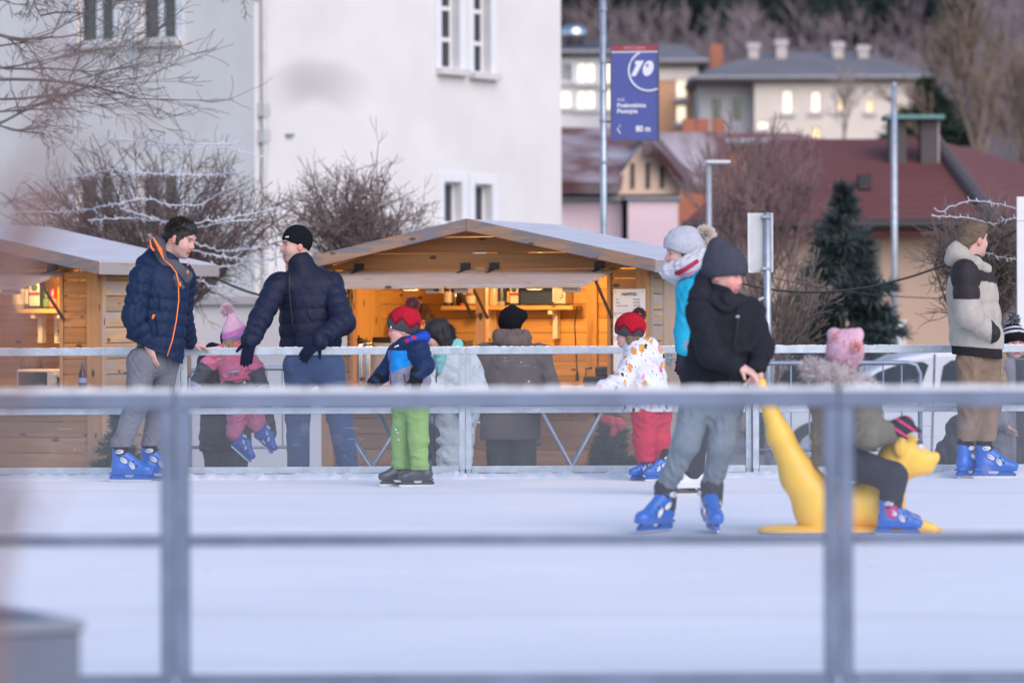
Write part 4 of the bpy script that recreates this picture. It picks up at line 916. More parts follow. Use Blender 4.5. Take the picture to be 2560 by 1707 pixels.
# --- folding tables in front of the stalls
def folding_table(px, Y, w, label):
    c0 = P(px, 995, Y); t = thing('folding_table', label, 'table', (c0.x, Y, GZ), 0, 'folding tables outside the stall'); H = c0.z - GZ
    MB().box((-w/2, -.3, H - .03), (w/2, .3, H)).build('table_top', M_darkw, t, bevel=.005)
    for y in (-.24, .24):
        for s in (-1, 1): MB().tube([(-s * w * .42, y + .02 * s, 0), (s * w * .42, y + .02 * s, H - .032)], .014, 8).build('leg', M_galv2, t, sm=True)
    MB().tube([(0, -.22, H * .5), (0, .22, H * .5)], .010, 6).build('cross_bar', M_galv2, t)
folding_table(930, 29.0, .75, 'folding table with crossed grey legs left of the green trousers')
folding_table(1012, 29.6, .55, 'small folding table with crossed grey legs behind the boy')
folding_table(1428, 29.2, .62, 'folding table with crossed legs beside the small spruce')
# --- crowd barriers
def barrier(pxa, pxb, Y, ytop, ybot, n, label):
    a, b_ = P(pxa, ytop, Y), P(pxb, ytop, Y); zb = P(pxa, ybot, Y).z
    t = thing('crowd_barrier', label, 'barrier', (a.x, Y, GZ), 0, 'steel crowd barriers'); w = b_.x - a.x; z1 = a.z - GZ; z0 = zb - GZ
    MB().tube([(0, 0, 0), (0, 0, z1 - .08), (.03, 0, z1 - .02), (.09, 0, z1), (w - .09, 0, z1), (w - .03, 0, z1 - .02), (w, 0, z1 - .08), (w, 0, 0)], .018, 8).build('frame', M_galv2, t, sm=True)
    MB().tube([(0, 0, z0), (w, 0, z0)], .013, 8).build('bottom_rail', M_galv2, t, sm=True)
    for i in range(1, n): MB().tube([(w*i/n, 0, z0), (w*i/n, 0, z1)], .007, 6).build('bar', M_galv2, t)
    for x in (.15, w - .15): MB().tube([(x, -.28, .012), (x, .28, .012)], .016, 6).build('foot', M_galv2, t)
barrier(470, 745, 29.6, 921, 1118, 7, 'steel crowd barrier behind the girl in pink')
barrier(1885, 2300, 29.0, 908, 1125, 9, 'steel crowd barrier in front of the white van')

# ------------------------------------------------------------------ poles, signs, cables
def pole(name, label, px, py_top, Y, r, cat='pole', m=None):
    b = P(px, py_top, Y); t = thing(name, label, cat, (b.x, Y, GZ)); MB().tube([(0, 0, 0), (0, 0, b.z - GZ)], r, 12).build('post', m or M_galv, t, sm=True); return t, b.z - GZ
YB = 41.0
t, h = pole('banner_pole', 'tall steel lamp post carrying the blue banner', 1507, -40, YB, .036, 'lamp post')
for py in (27, 157, 230, 305, 410): MB().lathe([(.045, 0), (.045, .03)], (0, 0, P(1507, py, YB).z - GZ), 12).build('clamp', M_galv2, t)
for py in (157, 305): MB().tube([(0, 0, P(1507, py, YB).z - GZ), (.12, -.01, P(1507, py, YB).z - GZ)], .012, 6).build('bracket', M_black, t)
bn = thing('advertising_banner', 'blue advertising banner with white emblem, arrow and 80 m', 'sign', P(1529, 350, YB - .02), math.radians(-6))
bw = (1645 - 1529) / ppm(YB) / math.cos(math.radians(6)); bh = (350 - 112) / ppm(YB)
M_bblue = mat('banner_blue', (.075, .095, .33), .5, var=.06); M_bred = mat('banner_red', (.30, .05, .075), .5, var=.05); M_bw = mat('banner_white', (.78, .78, .82), .5, var=.02)
MB().box((0, .0, 0), (bw, .02, bh)).build('board', M_bblue, bn)
MB().box((-.012, -.012, -.012), (0, .03, bh + .012)).box((bw, -.012, -.012), (bw + .012, .03, bh + .012)).box((0, -.012, -.012), (bw, .03, 0)).box((0, -.012, bh), (bw, .03, bh + .012)).build('board_frame', mat('banner_frame', (.12, .11, .11), .5), bn)
MB().box((.002, -.003, bh * .925), (bw - .002, 0, bh - .002)).build('red_strip', M_bred, bn); MB().box((.002, -.004, bh * .912), (bw - .002, -.0005, bh * .924)).build('white_line', M_bw, bn)
lettering('POSTOJNA', bh * .046, bn, at_face(bw * .5, -.005, bh * .945), mat('banner_pink', (.62, .38, .42), .5), align='CENTER')
ring = MB(); cx, cz_, R_ = bw * .80, bh * .72, bh * .21; pts = [(cx + R_ * math.cos(a), -.003, cz_ + R_ * math.sin(a)) for a in np.linspace(math.radians(112), math.radians(306), 40)]
ring.tube([p for p in pts if p[0] < bw - .004 and p[2] < bh * .91], bh * .011, 6).build('emblem_ring', M_bw, bn)
em = MB(); s_ = bh
em.prism([(bw*.42, s_*.665), (bw*.52, s_*.665), (bw*.70, s_*.825), (bw*.52, s_*.825), (bw*.50, s_*.79), (bw*.545, s_*.79)], -.004, -.0005)
ov = [(bw*.79 + bw*.115*math.cos(a) + bw*.03*math.sin(a), s_*.745 + s_*.080*math.sin(a)) for a in np.linspace(0, 2*math.pi, 25)[:-1]]; em.prism(ov, -.004, -.0005)
em.build('emblem', M_bw, bn)
MB().prism([(bw*.77 + bw*.028*math.cos(a), s_*.775 + s_*.018*math.sin(a)) for a in np.linspace(0, 2*math.pi, 13)[:-1]], -.006, -.0045).build('emblem_hole', M_bblue, bn)
lettering('NLB', bh * .042, bn, at_face(bw * .12, -.004, bh * .405), M_bw); lettering('Poslovalnica\nPostojna', bh * .062, bn, at_face(bw * .12, -.004, bh * .34), M_bw, bold=.002)
lettering('80 m', bh * .085, bn, at_face(bw * .52, -.004, bh * .085), M_bw, bold=.003, sx=.9)
MB().tube([(bw*.19, -.003, bh*.155), (bw*.12, -.003, bh*.11), (bw*.19, -.003, bh*.065)], .008, 6).build('arrow', M_bw, bn)
# traffic sign seen from behind
t, h = pole('traffic_sign', 'grey traffic sign seen from behind on a steel pole', 1918, 532, 31.5, .030, 'sign')
z0, z1 = P(1900, 680, 31.5).z - GZ, P(1900, 533, 31.5).z - GZ; x0 = (1872 - 1918) / ppm(31.5); x1 = (1931 - 1918) / ppm(31.5)
MB().box((x0, .035, z0), (x1, .045, z1)).build('plate', mat('sign_back', (.52, .53, .56), .45, metal=.5), t, bevel=.01)
rm = MB(); rm.tube([(x0, .04, z0), (x0, .04, z1), (x1, .04, z1), (x1, .04, z0), (x0, .04, z0)], .009, 6).build('rim', M_white, t)
for z in (z0 + .03, z1 - .03): MB().box((-.045, -.033, z - .012), (.033, .034, z + .012)).build('clamp', M_galv2, t)
t, h = pole('plain_pole', 'plain slim steel pole in front of the tan house', 2235, 215, 57, .045)
MB().lathe([(.05, 0), (.03, .05)], (0, 0, h)).build('cap', M_galv2, t)
t, h = pole('street_lamp', 'modern street lamp with flat head before the pink house', 1772, 410, 44, .030, 'street lamp', mat('lamp_grey', (.42, .44, .48), .5, metal=.4))
MB().box((-.04, -.06, h), (.25, .06, h + .04)).build('lamp_head', M_white, t, bevel=.02)
# low kerb-side lamp hook
t, h = pole('bent_pipe', 'bent white pipe end beside the teenager', 1893, 760, 33, .012, 'pipe', M_white)
MB().tube([(0, 0, h), (.02, 0, h + .04), (.06, 0, h + .055), (.10, 0, h + .04)], .012, 6).build('bend', M_white, t)
def cable(name, label, pts, Y, r, m):
    return tag(MB().tube([P(x, y, Y) for x, y in pts], r, 6).build(name, m), label, 'cable')
def catenary(pts, n=14):
    x = np.linspace(pts[0][0], pts[-1][0], n); c_ = np.polyfit([p[0] for p in pts], [p[1] for p in pts], 3 if len(pts) > 3 else 2); return [(a, np.polyval(c_, a)) for a in x]
cable('power_cable', 'thick black cable sagging in front of the spruce', catenary([(1835, 704), (1930, 724), (2080, 729), (2200, 712), (2380, 655), (2560, 565)]), 33, .011, M_black)
cable('thin_cable', 'thin black cable crossing behind the thick cable', catenary([(1840, 668), (1960, 700), (2100, 727), (2250, 742), (2400, 746), (2560, 744)]), 36, .005, M_black)
cable('black_hose', 'black cable running down between the two men', catenary([(470, 655), (540, 695), (600, 722), (660, 740)]), 33.5, .012, M_black)
wb = thing('white_board', 'tall blank white board at the right edge', 'board', (P(2543, 600, 31).x, 31, GZ))
zt = P(2550, 492, 31).z - GZ; zm = P(2550, 552, 31).z - GZ
MB().box((0, 0, .8), (1.2, .05, zm - .004)).build('panel', M_white, wb); MB().box((0, 0, zm), (1.2, .05, zt)).build('panel', M_white, wb)
for x in (.05, 1.1): MB().box((x, .051, 0), (x + .06, .10, zt - .05)).build('leg', M_galv2, wb)

# ------------------------------------------------------------------ trees, shrubs, hillside wood
M_bark = mat('bark', (.085, .062, .055), .9, var=.3, vscale=20); M_twig = mat('red_twig', (.19, .138, .135), .85, var=.3, vscale=8)
M_birch = mat('birch_bark', (.24, .19, .175), .9, var=.3, vscale=5); M_btwig = mat('birch_twig', (.22, .145, .145), .9, var=.25)
M_spr = mat('spruce_needles', (.050, .076, .076), .85, var=.45, vscale=4); M_grn = mat('fir_green', (.025, .05, .03), .85, var=.4, vscale=9)
M_lights = mat('frosted_wire', (.70, .72, .82), .5, var=.08)

def tree(name, label, cat, base, limbs, m, mt=None, group=None, thick=.02):
    """limbs: segs arrays [(trunk segs), (twig segs)]"""
    t = thing(name, label, cat, tuple(base), 0, group)
    for nm, sg, mm, n in limbs:
        if len(sg): obj(nm, seg_mesh(nm, sg, mm, n), t, world_space=True)
    return t
# dome-shaped shrubs behind the stalls
def dome_bush(label, Y, pc, rad, foot, n, seed, depth_m=.9, up=.02, name='dome_shrub', mm=None, tw=.0028, fill=1.):
    rg = np.random.RandomState(seed); k = ppm(Y); b = P(foot[0], foot[1], Y); c_ = P(pc[0], pc[1], Y)
    trunk = []; tw_ = []; gz = np.array([b.x, Y, GZ])
    trunk.append((*gz, b.x, Y, b.z, .06, .05))
    for i in range(n):
        u = rg.normal(size=3); u /= np.linalg.norm(u)
        u[2] = abs(u[2]) * 1.0 - .25 * rg.rand(); rr = rg.uniform(.55, 1.0) ** .6
        tip = np.array([c_.x, Y, c_.z]) + u * np.array([rad[0] / k, depth_m, rad[1] / k]) * rr
        st0 = np.array([b.x, Y, b.z]) + rg.normal(size=3) * .04
        mid = st0 * .45 + tip * .55 + np.array([0, 0, .30]) * rg.uniform(-.4, 1) + rg.normal(size=3) * .16
        pts = [(1-t)**2 * st0 + 2*t*(1-t) * mid + t*t * tip + rg.normal(size=3) * .018 * (t > 0) for t in np.linspace(0, 1, 8)]
        for j in range(7):
            r0 = .010 * (1 - j / 8.) + .0022; (trunk if j < 3 and i % 6 == 0 else tw_).append((*pts[j], *pts[j+1], r0, r0 * .88))
            if j > 1:
                for q in range(int(3 * fill)):
                    d = unit(unit(tip - pts[j]) * .8 + rg.normal(size=3) * .95 + np.array([0, 0, up * 5]))
                    grow(rg, pts[j], d, rg.uniform(.10, .32), .0048, 1, tw_, 3, .9, .22, up, .6, 3, tw)
    return tree(name, label, 'shrub', gz, [('trunk', trunk, M_bark, 5), ('crown', tw_, mm or M_twig, 3)], None)
dome_bush('large bare dome-shaped shrub hung with white light strings', 37, (350, 575), (430, 290), (420, 800), 150, 4, fill=.7, tw=.0022)
dome_bush('smaller bare rounded shrub left of the stall ridge', 38, (880, 580), (240, 190), (900, 700), 62, 9, up=.05, tw=.0024, mm=mat('brown_twig', (.20, .15, .14), .9, var=.3))
# strings of frosted lights round the big shrub
def light_string(label, pts, Y, seed, dy=.0, r=.0065):
    rg = np.random.RandomState(seed); x = np.array([p[0] for p in pts], float); y = np.array([p[1] for p in pts], float)
    xs = np.linspace(x[0], x[-1], int(abs(x[-1] - x[0]) / 9) + 2); ys = np.interp(xs, x, y) if x[-1] > x[0] else np.interp(xs[::-1], x[::-1], y[::-1])[::-1]
    for _ in range(3): ys[1:-1] = (ys[:-2] + ys[1:-1] * 2 + ys[2:]) / 4
    w = [np.array(P(a, b + rg.normal() * 1.6, Y + dy * math.sin(i * .15))) for i, (a, b) in enumerate(zip(xs, ys))]
    t = thing('light_string', label, 'light string', w[0], 0, 'frosted light strings on the big shrub')
    obj('wire', MB().tube(w, r, 5).mesh('wire', M_lights, True), t, world_space=True)
    f = MB()
    for i in range(1, len(w) - 1):
        if rg.rand() < .62:
            u = np.array([rg.normal() * .02, rg.normal() * .01, rg.choice([-1, 1]) * rg.uniform(.015, .04)]); f.tube([w[i], w[i] + u], [r * 1.05, r * .6], 5)
    tag(obj('bulb_row', f.mesh('bulb_row', M_lights), t, world_space=True), kind='stuff')
LS = [([(215, 352), (300, 345), (420, 372), (560, 368), (660, 395)], 'topmost light string on the big shrub'),
      ([(240, 345), (330, 350), (430, 360), (520, 362), (600, 355)], 'short light string near the top of the big shrub'),
      ([(40, 430), (150, 450), (280, 424), (400, 435), (530, 438), (620, 430)], 'light string across the middle of the big shrub'),
      ([(30, 530), (180, 530), (290, 510), (370, 494), (420, 515), (500, 512), (560, 480), (620, 432)], 'light string rising to the right behind the navy jacket man'),
      ([(220, 550), (330, 545), (480, 560), (600, 540), (700, 518)], 'light string just above the men'),
      ([(300, 520), (380, 545), (470, 575), (560, 555), (640, 548)], 'light string behind the dark haired man'),
      ([(455, 600), (560, 628), (640, 620), (700, 618)], 'light string at the height of the black beanie'),
      ([(470, 655), (560, 668), (650, 652), (720, 640)], 'light string low between the two men'),
      ([(475, 698), (540, 715), (600, 712), (660, 690)], 'lowest light string between the two men'),
      ([(480, 625), (540, 640), (610, 645), (690, 650)], 'light string just under the beanie level')]
for i, (pts, lb) in enumerate(LS): light_string(lb, pts, 36.0, i, .25, .0056)
# big tree reaching in from the left above
rg = np.random.RandomState(21); sg = []
for (x0, y0, x1, y1, r) in ((-60, 80, 240, 130, .035), (-60, 330, 260, 260, .03), (-80, 150, 330, 190, .028), (-60, 20, 200, -40, .03), (-40, 200, 520, 190, .03), (-60, 240, 420, 330, .026), (-60, 280, 200, 250, .024), (-40, 120, 300, 60, .02), (-40, 180, 330, 120, .02), (100, 40, 420, -10, .018), (-40, 300, 160, 330, .02), (60, -60, 70, 60, .035), (500, -60, 640, 20, .018)):
    a, b_ = np.array(P(x0, y0, 35)), np.array(P(x1, y1, 35)); L_ = np.linalg.norm(b_ - a); grow(rg, a, b_ - a, L_ * .62, r * .6, 3, sg, 4, .5, .13, .0, .60, 5, .0026)
tr0 = np.array(P(-420, 600, 35.5))
trunk = [(tr0[0], 35.5, GZ, tr0[0] + .1, 35.4, 4.0, .22, .16)]
for py in (80, 330, 150, 20, 200, 240): e = np.array(P(-60, py, 35)); trunk.append((tr0[0] + .05, 35.4, 1.5 + (330 - py) * .004, *e, .08, .04))
tree('bare_tree', 'bare tree reaching in over the left stall from the left edge', 'tree', (tr0[0], 35.5, GZ), [('trunk', trunk, M_bark, 8), ('crown', sg, mat('grey_twig', (.19, .16, .15), .9, var=.3), 3)], None)
# birches and bare trees on the right
def bare(label, px, py_top, py_base, Y, seed, spread, m1, m2, limbs=6, r=.05, up=.05, lean=0., depth=3, kids=4, rmin=.006):
    rg = np.random.RandomState(seed); top = P(px, py_top, Y); b = P(px, py_base, Y); H = top.z - b.z; base = np.array([b.x, Y, b.z]); tr, cr = [], []
    zg = min(b.z, GZ if Y < 82 else float(hill_z(b.x, Y)))
    tr.append((b.x, Y, zg - .1, *base, r * 1.3, r))
    for i in range(limbs):
        d = unit(np.array([rg.normal() * spread + lean, rg.normal() * spread, 1.0])); grow(rg, base + np.array([0, 0, H * .05 * i]), d, H * .44, r * .7, depth, cr, kids, .35, .07, up, .62, 5, rmin)
    tr.append((*base, *(base + np.array([0, 0, H * .35])), r, r * .6))
    return tree('bare_tree', label, 'tree', (b.x, Y, zg), [('trunk', tr, m1, 8), ('crown', cr, m2, 3)], None)
bare('pale bare birch in front of the dark red roof', 1855, 370, 820, 50, 31, .13, M_birch, M_birch, 4, .045, kids=3)
bare('purple-brown bare tree with fine twigs beside the street lamp', 1880, 350, 800, 54, 32, .14, M_btwig, M_btwig, 5, .045, rmin=.007, kids=3)
bare('bare tree with drooping twigs left of the blue spruce', 1905, 400, 860, 47, 33, .28, M_btwig, M_btwig, 7, .04, rmin=.007)
bare('bare twiggy tree standing before the cream villa', 2110, 190, 350, 100, 34, .35, M_birch, mat('pale_crown', (.42, .35, .32), .9), 5, .04, kids=3, rmin=.008)
bare('big brown bare tree on the slope at the right', 2440, 90, 470, 96, 35, .42, mat('brown_bark', (.14, .095, .07), .9), mat('brown_crown', (.24, .175, .135), .9, var=.2), 9, .09, rmin=.012)
bare('second brown bare tree at the right edge', 2560, 160, 500, 92, 36, .4, mat('brown_bark', (.14, .095, .07), .9), mat('brown_crown', (.24, .175, .135), .9, var=.2), 7, .08, rmin=.012)
dome_bush('bare shrub with frosted twigs behind the blond boy', 33.5, (2450, 640), (120, 130), (2450, 860), 70, 12, .5, .04, 'frosted_shrub', mat('pale_twig', (.20, .16, .14), .9, var=.3), .0028)
for i, pts in enumerate(([(2335, 520), (2350, 545), (2365, 520), (2420, 500), (2470, 505), (2540, 520)], [(2330, 540), (2420, 545), (2480, 560), (2545, 545)], [(2440, 620), (2490, 640), (2545, 650)])):
    light_string(('frosted light string over the boy with bare head', 'second frosted light string at the boy\'s head', 'frosted light string right of the boy\'s jacket')[i], pts, 33.0, 40 + i, .1, .0040)
bare('thorny grey shrub behind the traffic sign pole', 1945, 700, 1000, 36, 37, .6, M_bark, mat('pale_twig', (.20, .16, .14), .9), 9, .015, rmin=.004)

def blades(rg, pts, dirs, L, w):
    n = len(pts); t = np.cross(dirs, rg.normal(size=(n, 3))); t /= np.linalg.norm(t, axis=1)[:, None] + 1e-9; v = np.empty((n, 3, 3))
    v[:, 0] = pts - t * w; v[:, 1] = pts + t * w; v[:, 2] = pts + dirs * L[:, None]; return v
def spruce(name, label, base, H, R, n, seed, m, cat='tree', needle=.10, wid=.012, tiers=15):
    rg = np.random.RandomState(seed); B = np.array(base, float); PT, DR, LN = [], [], []; sg = [(*B, *(B + [0, 0, H * .97]), R * .06 + .01, .008)]
    for k in range(tiers):
        f = (k + .5) / tiers; z = H * (.06 + .92 * f); rad = R * (1 - f) ** 1.05 * rg.uniform(.85, 1.1) + .03; nb = max(5, int(11 * (1 - f) + 4))
        for j in range(nb):
            a = rg.uniform(0, 6.283); rr = rad * rg.uniform(.75, 1.12); o = np.array([math.cos(a), math.sin(a), -.28 + .4 * f]); e = B + [0, 0, z] + o * rr; s0 = B + np.array([0, 0, z])
            sg.append((*s0, *e, .010, .004)); q = max(6, int(n / (tiers * 12) * (rr / R + .25)))
            tt = rg.uniform(.12, 1.02, q)[:, None]; PT.append(s0 + (e - s0) * tt); d = o[None] * .7 + rg.normal(size=(q, 3)) * .55; DR.append(d / np.linalg.norm(d, axis=1)[:, None]); LN.append(rg.uniform(.7, 1.3, q) * needle)
    t = thing(name, label, cat, base); obj('trunk', seg_mesh('trunk', sg, M_bark, 5), t, world_space=True)
    v = blades(rg, np.concatenate(PT), np.concatenate(DR), np.concatenate(LN), wid); fs = [(3*i, 3*i+1, 3*i+2) for i in range(len(v))]
    obj('crown', mesh('crown', v.reshape(-1, 3), fs, m), t, world_space=True); return t
b = P(2105, 700, 45); zt = P(2105, 455, 45).z
spruce('blue_spruce', 'dense blue-green spruce in front of the tan house', (b.x, 45, GZ), zt - GZ, 1.18, 80000, 5, M_spr, needle=.17, wid=.016, tiers=24)
b = P(2318, 300, 105); spruce('dark_fir', 'small dark fir at the right end of the cream villa', (b.x, 105, float(hill_z(b.x, 105))), P(2318, 195, 105).z - float(hill_z(b.x, 105)), 1.5, 6000, 6, M_grn, needle=.35, wid=.05)
b = P(1530, 1100, 29.4); spruce('small_spruce', 'small dark spruce tub tree below the stall counter', (b.x, 29.4, GZ), P(1530, 1035, 29.4).z - GZ, .42, 40000, 7, M_grn, needle=.07, wid=.006, tiers=16)
b = P(295, 1100, 30.0); spruce('small_spruce', 'small green spruce tub tree at the left stall corner', (b.x, 30.0, GZ), P(295, 1030, 30.0).z - GZ, .30, 26000, 8, M_grn, needle=.07, wid=.006, tiers=16)
rb = sdf_mesh('red_cloth', [Cone(P(1500, 1045, 29.1), P(1545, 1060, 29.1), .03, .045), Cone(P(1545, 1060, 29.1), P(1530, 1085, 29.1), .04, .02), Cone(P(1500, 1045, 29.1), P(1490, 1035, 29.2), .03, .02)], .008, (.50, .05, .05), noise=folds(3, .01, 60), m=mat('cloth_attr', (1, 1, 1), .85, attr='Col', bump=.15, bscale=150))
tag(obj('red_cloth', rb), 'red cloth draped over the small dark spruce', 'cloth')

# the wooded hillside reads as one mass
rg = np.random.RandomState(77); segs = []; V_, F_ = [], []
M_wood_b = mat('bare_wood', (.24, .195, .21), .95, var=.35, vscale=.15); M_wood_c = mat('conifer_wood', (.05, .072, .066), .95, var=.4, vscale=.3)
def hill_hit(px, py):
    for y in np.arange(300, 1400, 4.):
        p = P(px, py, y)
        if p.z < float(hill_z(p.x, y)): return p.x, y
    return P(px, py, 1000).x, 1000.
for i in range(10500):
    y = rg.uniform(430, 1150); x = rg.uniform(-.04, .155) * y; z = float(hill_z(x, y)); h = rg.uniform(4.5, 7.5)
    segs.append((x, y, z - .5, x, y, z + h * .6, .12, .07))
    for j in range(7):
        z0 = z + h * rg.uniform(.2, .75); d = np.array([rg.normal() * .6, rg.normal() * .5, 1.]); d /= np.linalg.norm(d); L_ = h * rg.uniform(.25, .5)
        e = np.array([x, y, z0]) + d * L_; segs.append((x, y, z0, *e, .14, .08))
wd = obj('hillside_wood', seg_mesh('hillside_wood', segs, M_wood_b, 3)); tag(wd, 'leafless purple-brown wood covering the hillside', 'wood', kind='stuff')
PT, DR = [], []
spots = [(1440, 70), (1420, 40), (1490, 60), (1660, 50), (1740, 70), (1800, 90), (1850, 80), (1980, 60), (1955, 90), (2160, 90), (2180, 130), (2210, 80), (2330, 110), (2380, 90), (2370, 150), (2260, 40), (1905, 40), (1700, 25), (2010, 40), (2395, 170), (1600, 40), (2120, 40), (1770, 30), (1560, 70), (2290, 60), (1640, 90), (2060, 110)]
for (px, py) in spots:
    for s in range(6):
        x, yy = hill_hit(px + rg.uniform(-24, 24), py + rg.uniform(-10, 25)); z = float(hill_z(x, yy)); h = rg.uniform(8, 12); R_ = h * .26
        n = 420; f = rg.uniform(.10, 1, n); a = rg.uniform(0, 6.283, n); rr = R_ * (1 - f) ** .8 * rg.uniform(.3, 1.1, n)
        PT.append(np.stack([x + rr * np.cos(a), yy + rr * np.sin(a), z + f * h], 1)); d = np.stack([np.cos(a), np.sin(a), -.2 + 0 * a], 1) + rg.normal(size=(n, 3)) * .4; DR.append(d / np.linalg.norm(d, axis=1)[:, None])
PT, DR = np.concatenate(PT), np.concatenate(DR); v = blades(rg, PT, DR, rg.uniform(.8, 1.6, len(PT)), .35)
cf = obj('hillside_conifers', mesh('hillside_conifers', v.reshape(-1, 3), [(3*i, 3*i+1, 3*i+2) for i in range(len(v))], M_wood_c)); tag(cf, 'dark green conifers scattered through the hillside wood', 'conifers', kind='stuff')

# ------------------------------------------------------------------ close to the camera: planter and twigs, far out of focus
b = P(203, 1600, 9.6); zt = P(200, 1578, 9.6).z; pr = math.radians(28)
pl = thing('planter', 'grey planter box at the bottom left corner, out of focus', 'planter', (b.x - 1.0 * math.cos(pr), 9.6 - 1.0 * math.sin(pr), GZ), pr)
M_pl = mat('planter_grey', (.14, .165, .23), .6, var=.08)
zz = zt - GZ
MB().box((0, 0, 0), (1.0, .03, zz)).box((0, .62, 0), (1.0, .65, zz)).box((0, .03, 0), (.03, .62, zz)).box((.97, .03, 0), (1.0, .62, zz)).build('box', M_pl, pl, bevel=.006)
MB().box((.032, .032, zz - .10), (.968, .618, zz - .06)).build('soil', M_bark, pl)
MB().box((-.01, -.01, zz + .001), (1.01, .045, zz + .03)).box((-.01, .605, zz + .001), (1.01, .66, zz + .03)).box((-.01, .045, zz + .001), (.045, .605, zz + .03)).box((.955, .045, zz + .001), (1.01, .605, zz + .03)).build('rim', mat('planter_rim', (.24, .265, .33), .6), pl, bevel=.006)
rg = np.random.RandomState(5); sg = []; e0 = np.array([b.x - .62, 9.6, zt - .08])
for i in range(14): grow(rg, e0 + rg.normal(size=3) * [.06, .06, 0], [rg.normal() * .3 - .2, rg.normal() * .3, 1], .16, .006, 1, sg, 3, .5, .12, 0, .6, 3, .003)
ev = tree('evergreen_plant', 'dark low plant growing in the grey planter', 'plant', e0, [('foliage', sg, M_grn, 4)], None)
# leafless shrub a few steps from the lens
YS = 3.1; rg = np.random.RandomState(8); st, tw_ = [], []
M_near = mat('near_twig', (.30, .17, .145), .85, var=.2)
foot = np.array([P(-60, 1600, YS).x, YS, GZ])
def line(pts, r0, r1, out):
    w = [np.array(P(x, y, YS + d)) for x, y, d in pts]
    for i in range(len(w) - 1):
        a = r0 + (r1 - r0) * i / (len(w) - 1); c_ = r0 + (r1 - r0) * (i + 1) / (len(w) - 1); out.append((*w[i], *w[i+1], a, c_))
st.append((*foot, *np.array(P(-40, 1500, YS)), .012, .010))
line([(-40, 1500, 0), (5, 1200, 0), (15, 950, .05), (0, 780, .1), (25, 560, .1), (90, 420, .2), (130, 300, .3), (150, 180, .3), (120, 60, .3)], .010, .0022, tw_)
line([(-30, 1300, -.3), (25, 1050, -.4), (10, 800, -.4), (60, 620, -.3), (40, 450, -.2)], .008, .004, tw_); line([(60, 620, -.3), (120, 560, -.2), (90, 380, 0)], .006, .003, tw_); line([(10, 900, -.2), (90, 840, -.1), (110, 700, 0)], .004, .002, tw_)
line([(10, 1200, 0), (60, 1330, .1), (120, 1230, .2), (150, 1180, .2)], .004, .002, tw_)
line([(15, 950, 0), (50, 760, .2), (70, 640, .3), (150, 560, .4), (210, 400, .4)], .006, .002, tw_)
line([(25, 560, 0), (-40, 400, .2)], .005, .002, tw_)
line([(90, 420, 0), (200, 380, .3), (330, 300, .4), (460, 290, .5)], .0028, .0012, tw_)
line([(130, 300, .2), (260, 150, .4), (420, 110, .6)], .0026, .0012, tw_)
line([(0, 780, 0), (-30, 700, 0), (30, 600, .3)], .005, .003, tw_)
line([(90, 420, 0), (300, 330, .4), (520, 270, .8), (690, 240, 1.0)], .0010, .0006, tw_)
line([(20, 180, .4), (120, 120, .6), (230, 150, .8)], .003, .0015, tw_); line([(60, 300, .3), (150, 190, .5), (180, 90, .6)], .0035, .0018, tw_); line([(330, 300, .4), (400, 200, .7), (390, 90, .8)], .0018, .001, tw_)
line([(-20, 640, .2), (60, 540, .4), (180, 470, .6), (230, 380, .7)], .004, .002, tw_); line([(200, 380, .3), (330, 420, .6), (420, 370, .8)], .002, .001, tw_)
tree('near_shrub', 'leafless brown shrub right in front of the lens at the left edge, blurred', 'shrub', foot, [('stem', st, M_near, 6), ('twigs', tw_, M_near, 5)], None)
ns = bpy.data.objects['near_shrub']; lf = [P(x, y, YS + 1.0) for x, y in ((690, 238), (730, 208), (790, 197), (850, 212), (890, 240))]
obj('leaf', MB().tube(lf, [.002, .0065, .0075, .006, .0015], 8).mesh('leaf', mat('dry_leaf', (.16, .13, .14), .8), True), ns, world_space=True)

# ------------------------------------------------------------------ people
M_skin = mat('skin', (1, 1, 1), .55, attr='Col', var=.06, vscale=30, spec=.35)
M_cloth = mat('cloth_soft', (1, 1, 1), .85, attr='Col', crease=.55, cscale=8., bump=.2, bscale=150, spec=.2, var=.15, vscale=18)
M_nylon = mat('nylon', (1, 1, 1), .6, attr='Col', crease=.5, cscale=10., bump=.3, bscale=45, var=.12, vscale=14, spec=.22)
M_hair = mat('hair', (1, 1, 1), .6, attr='Col', var=.35, vscale=40, bump=.6, bscale=120)
M_knit = mat('knit', (1, 1, 1), .95, attr='Col', var=.14, vscale=60, bump=.5, bscale=160, spec=.15)
M_furm = mat('fur', (1, 1, 1), .9, attr='Col', var=.15, sheen=.3)
M_denim = mat('denim', (1, 1, 1), .9, attr='Col', crease=.6, cscale=9., var=.22, vscale=9, bump=.3, bscale=200)
SKIN = (.60, .36, .30); SKIN_C = (.66, .40, .35); LIP = (.50, .17, .16)
def basis(f, u):
    f = unit(f); u = np.asarray(u, float); u = unit(u - f * (u @ f)); return f, np.cross(u, f), u
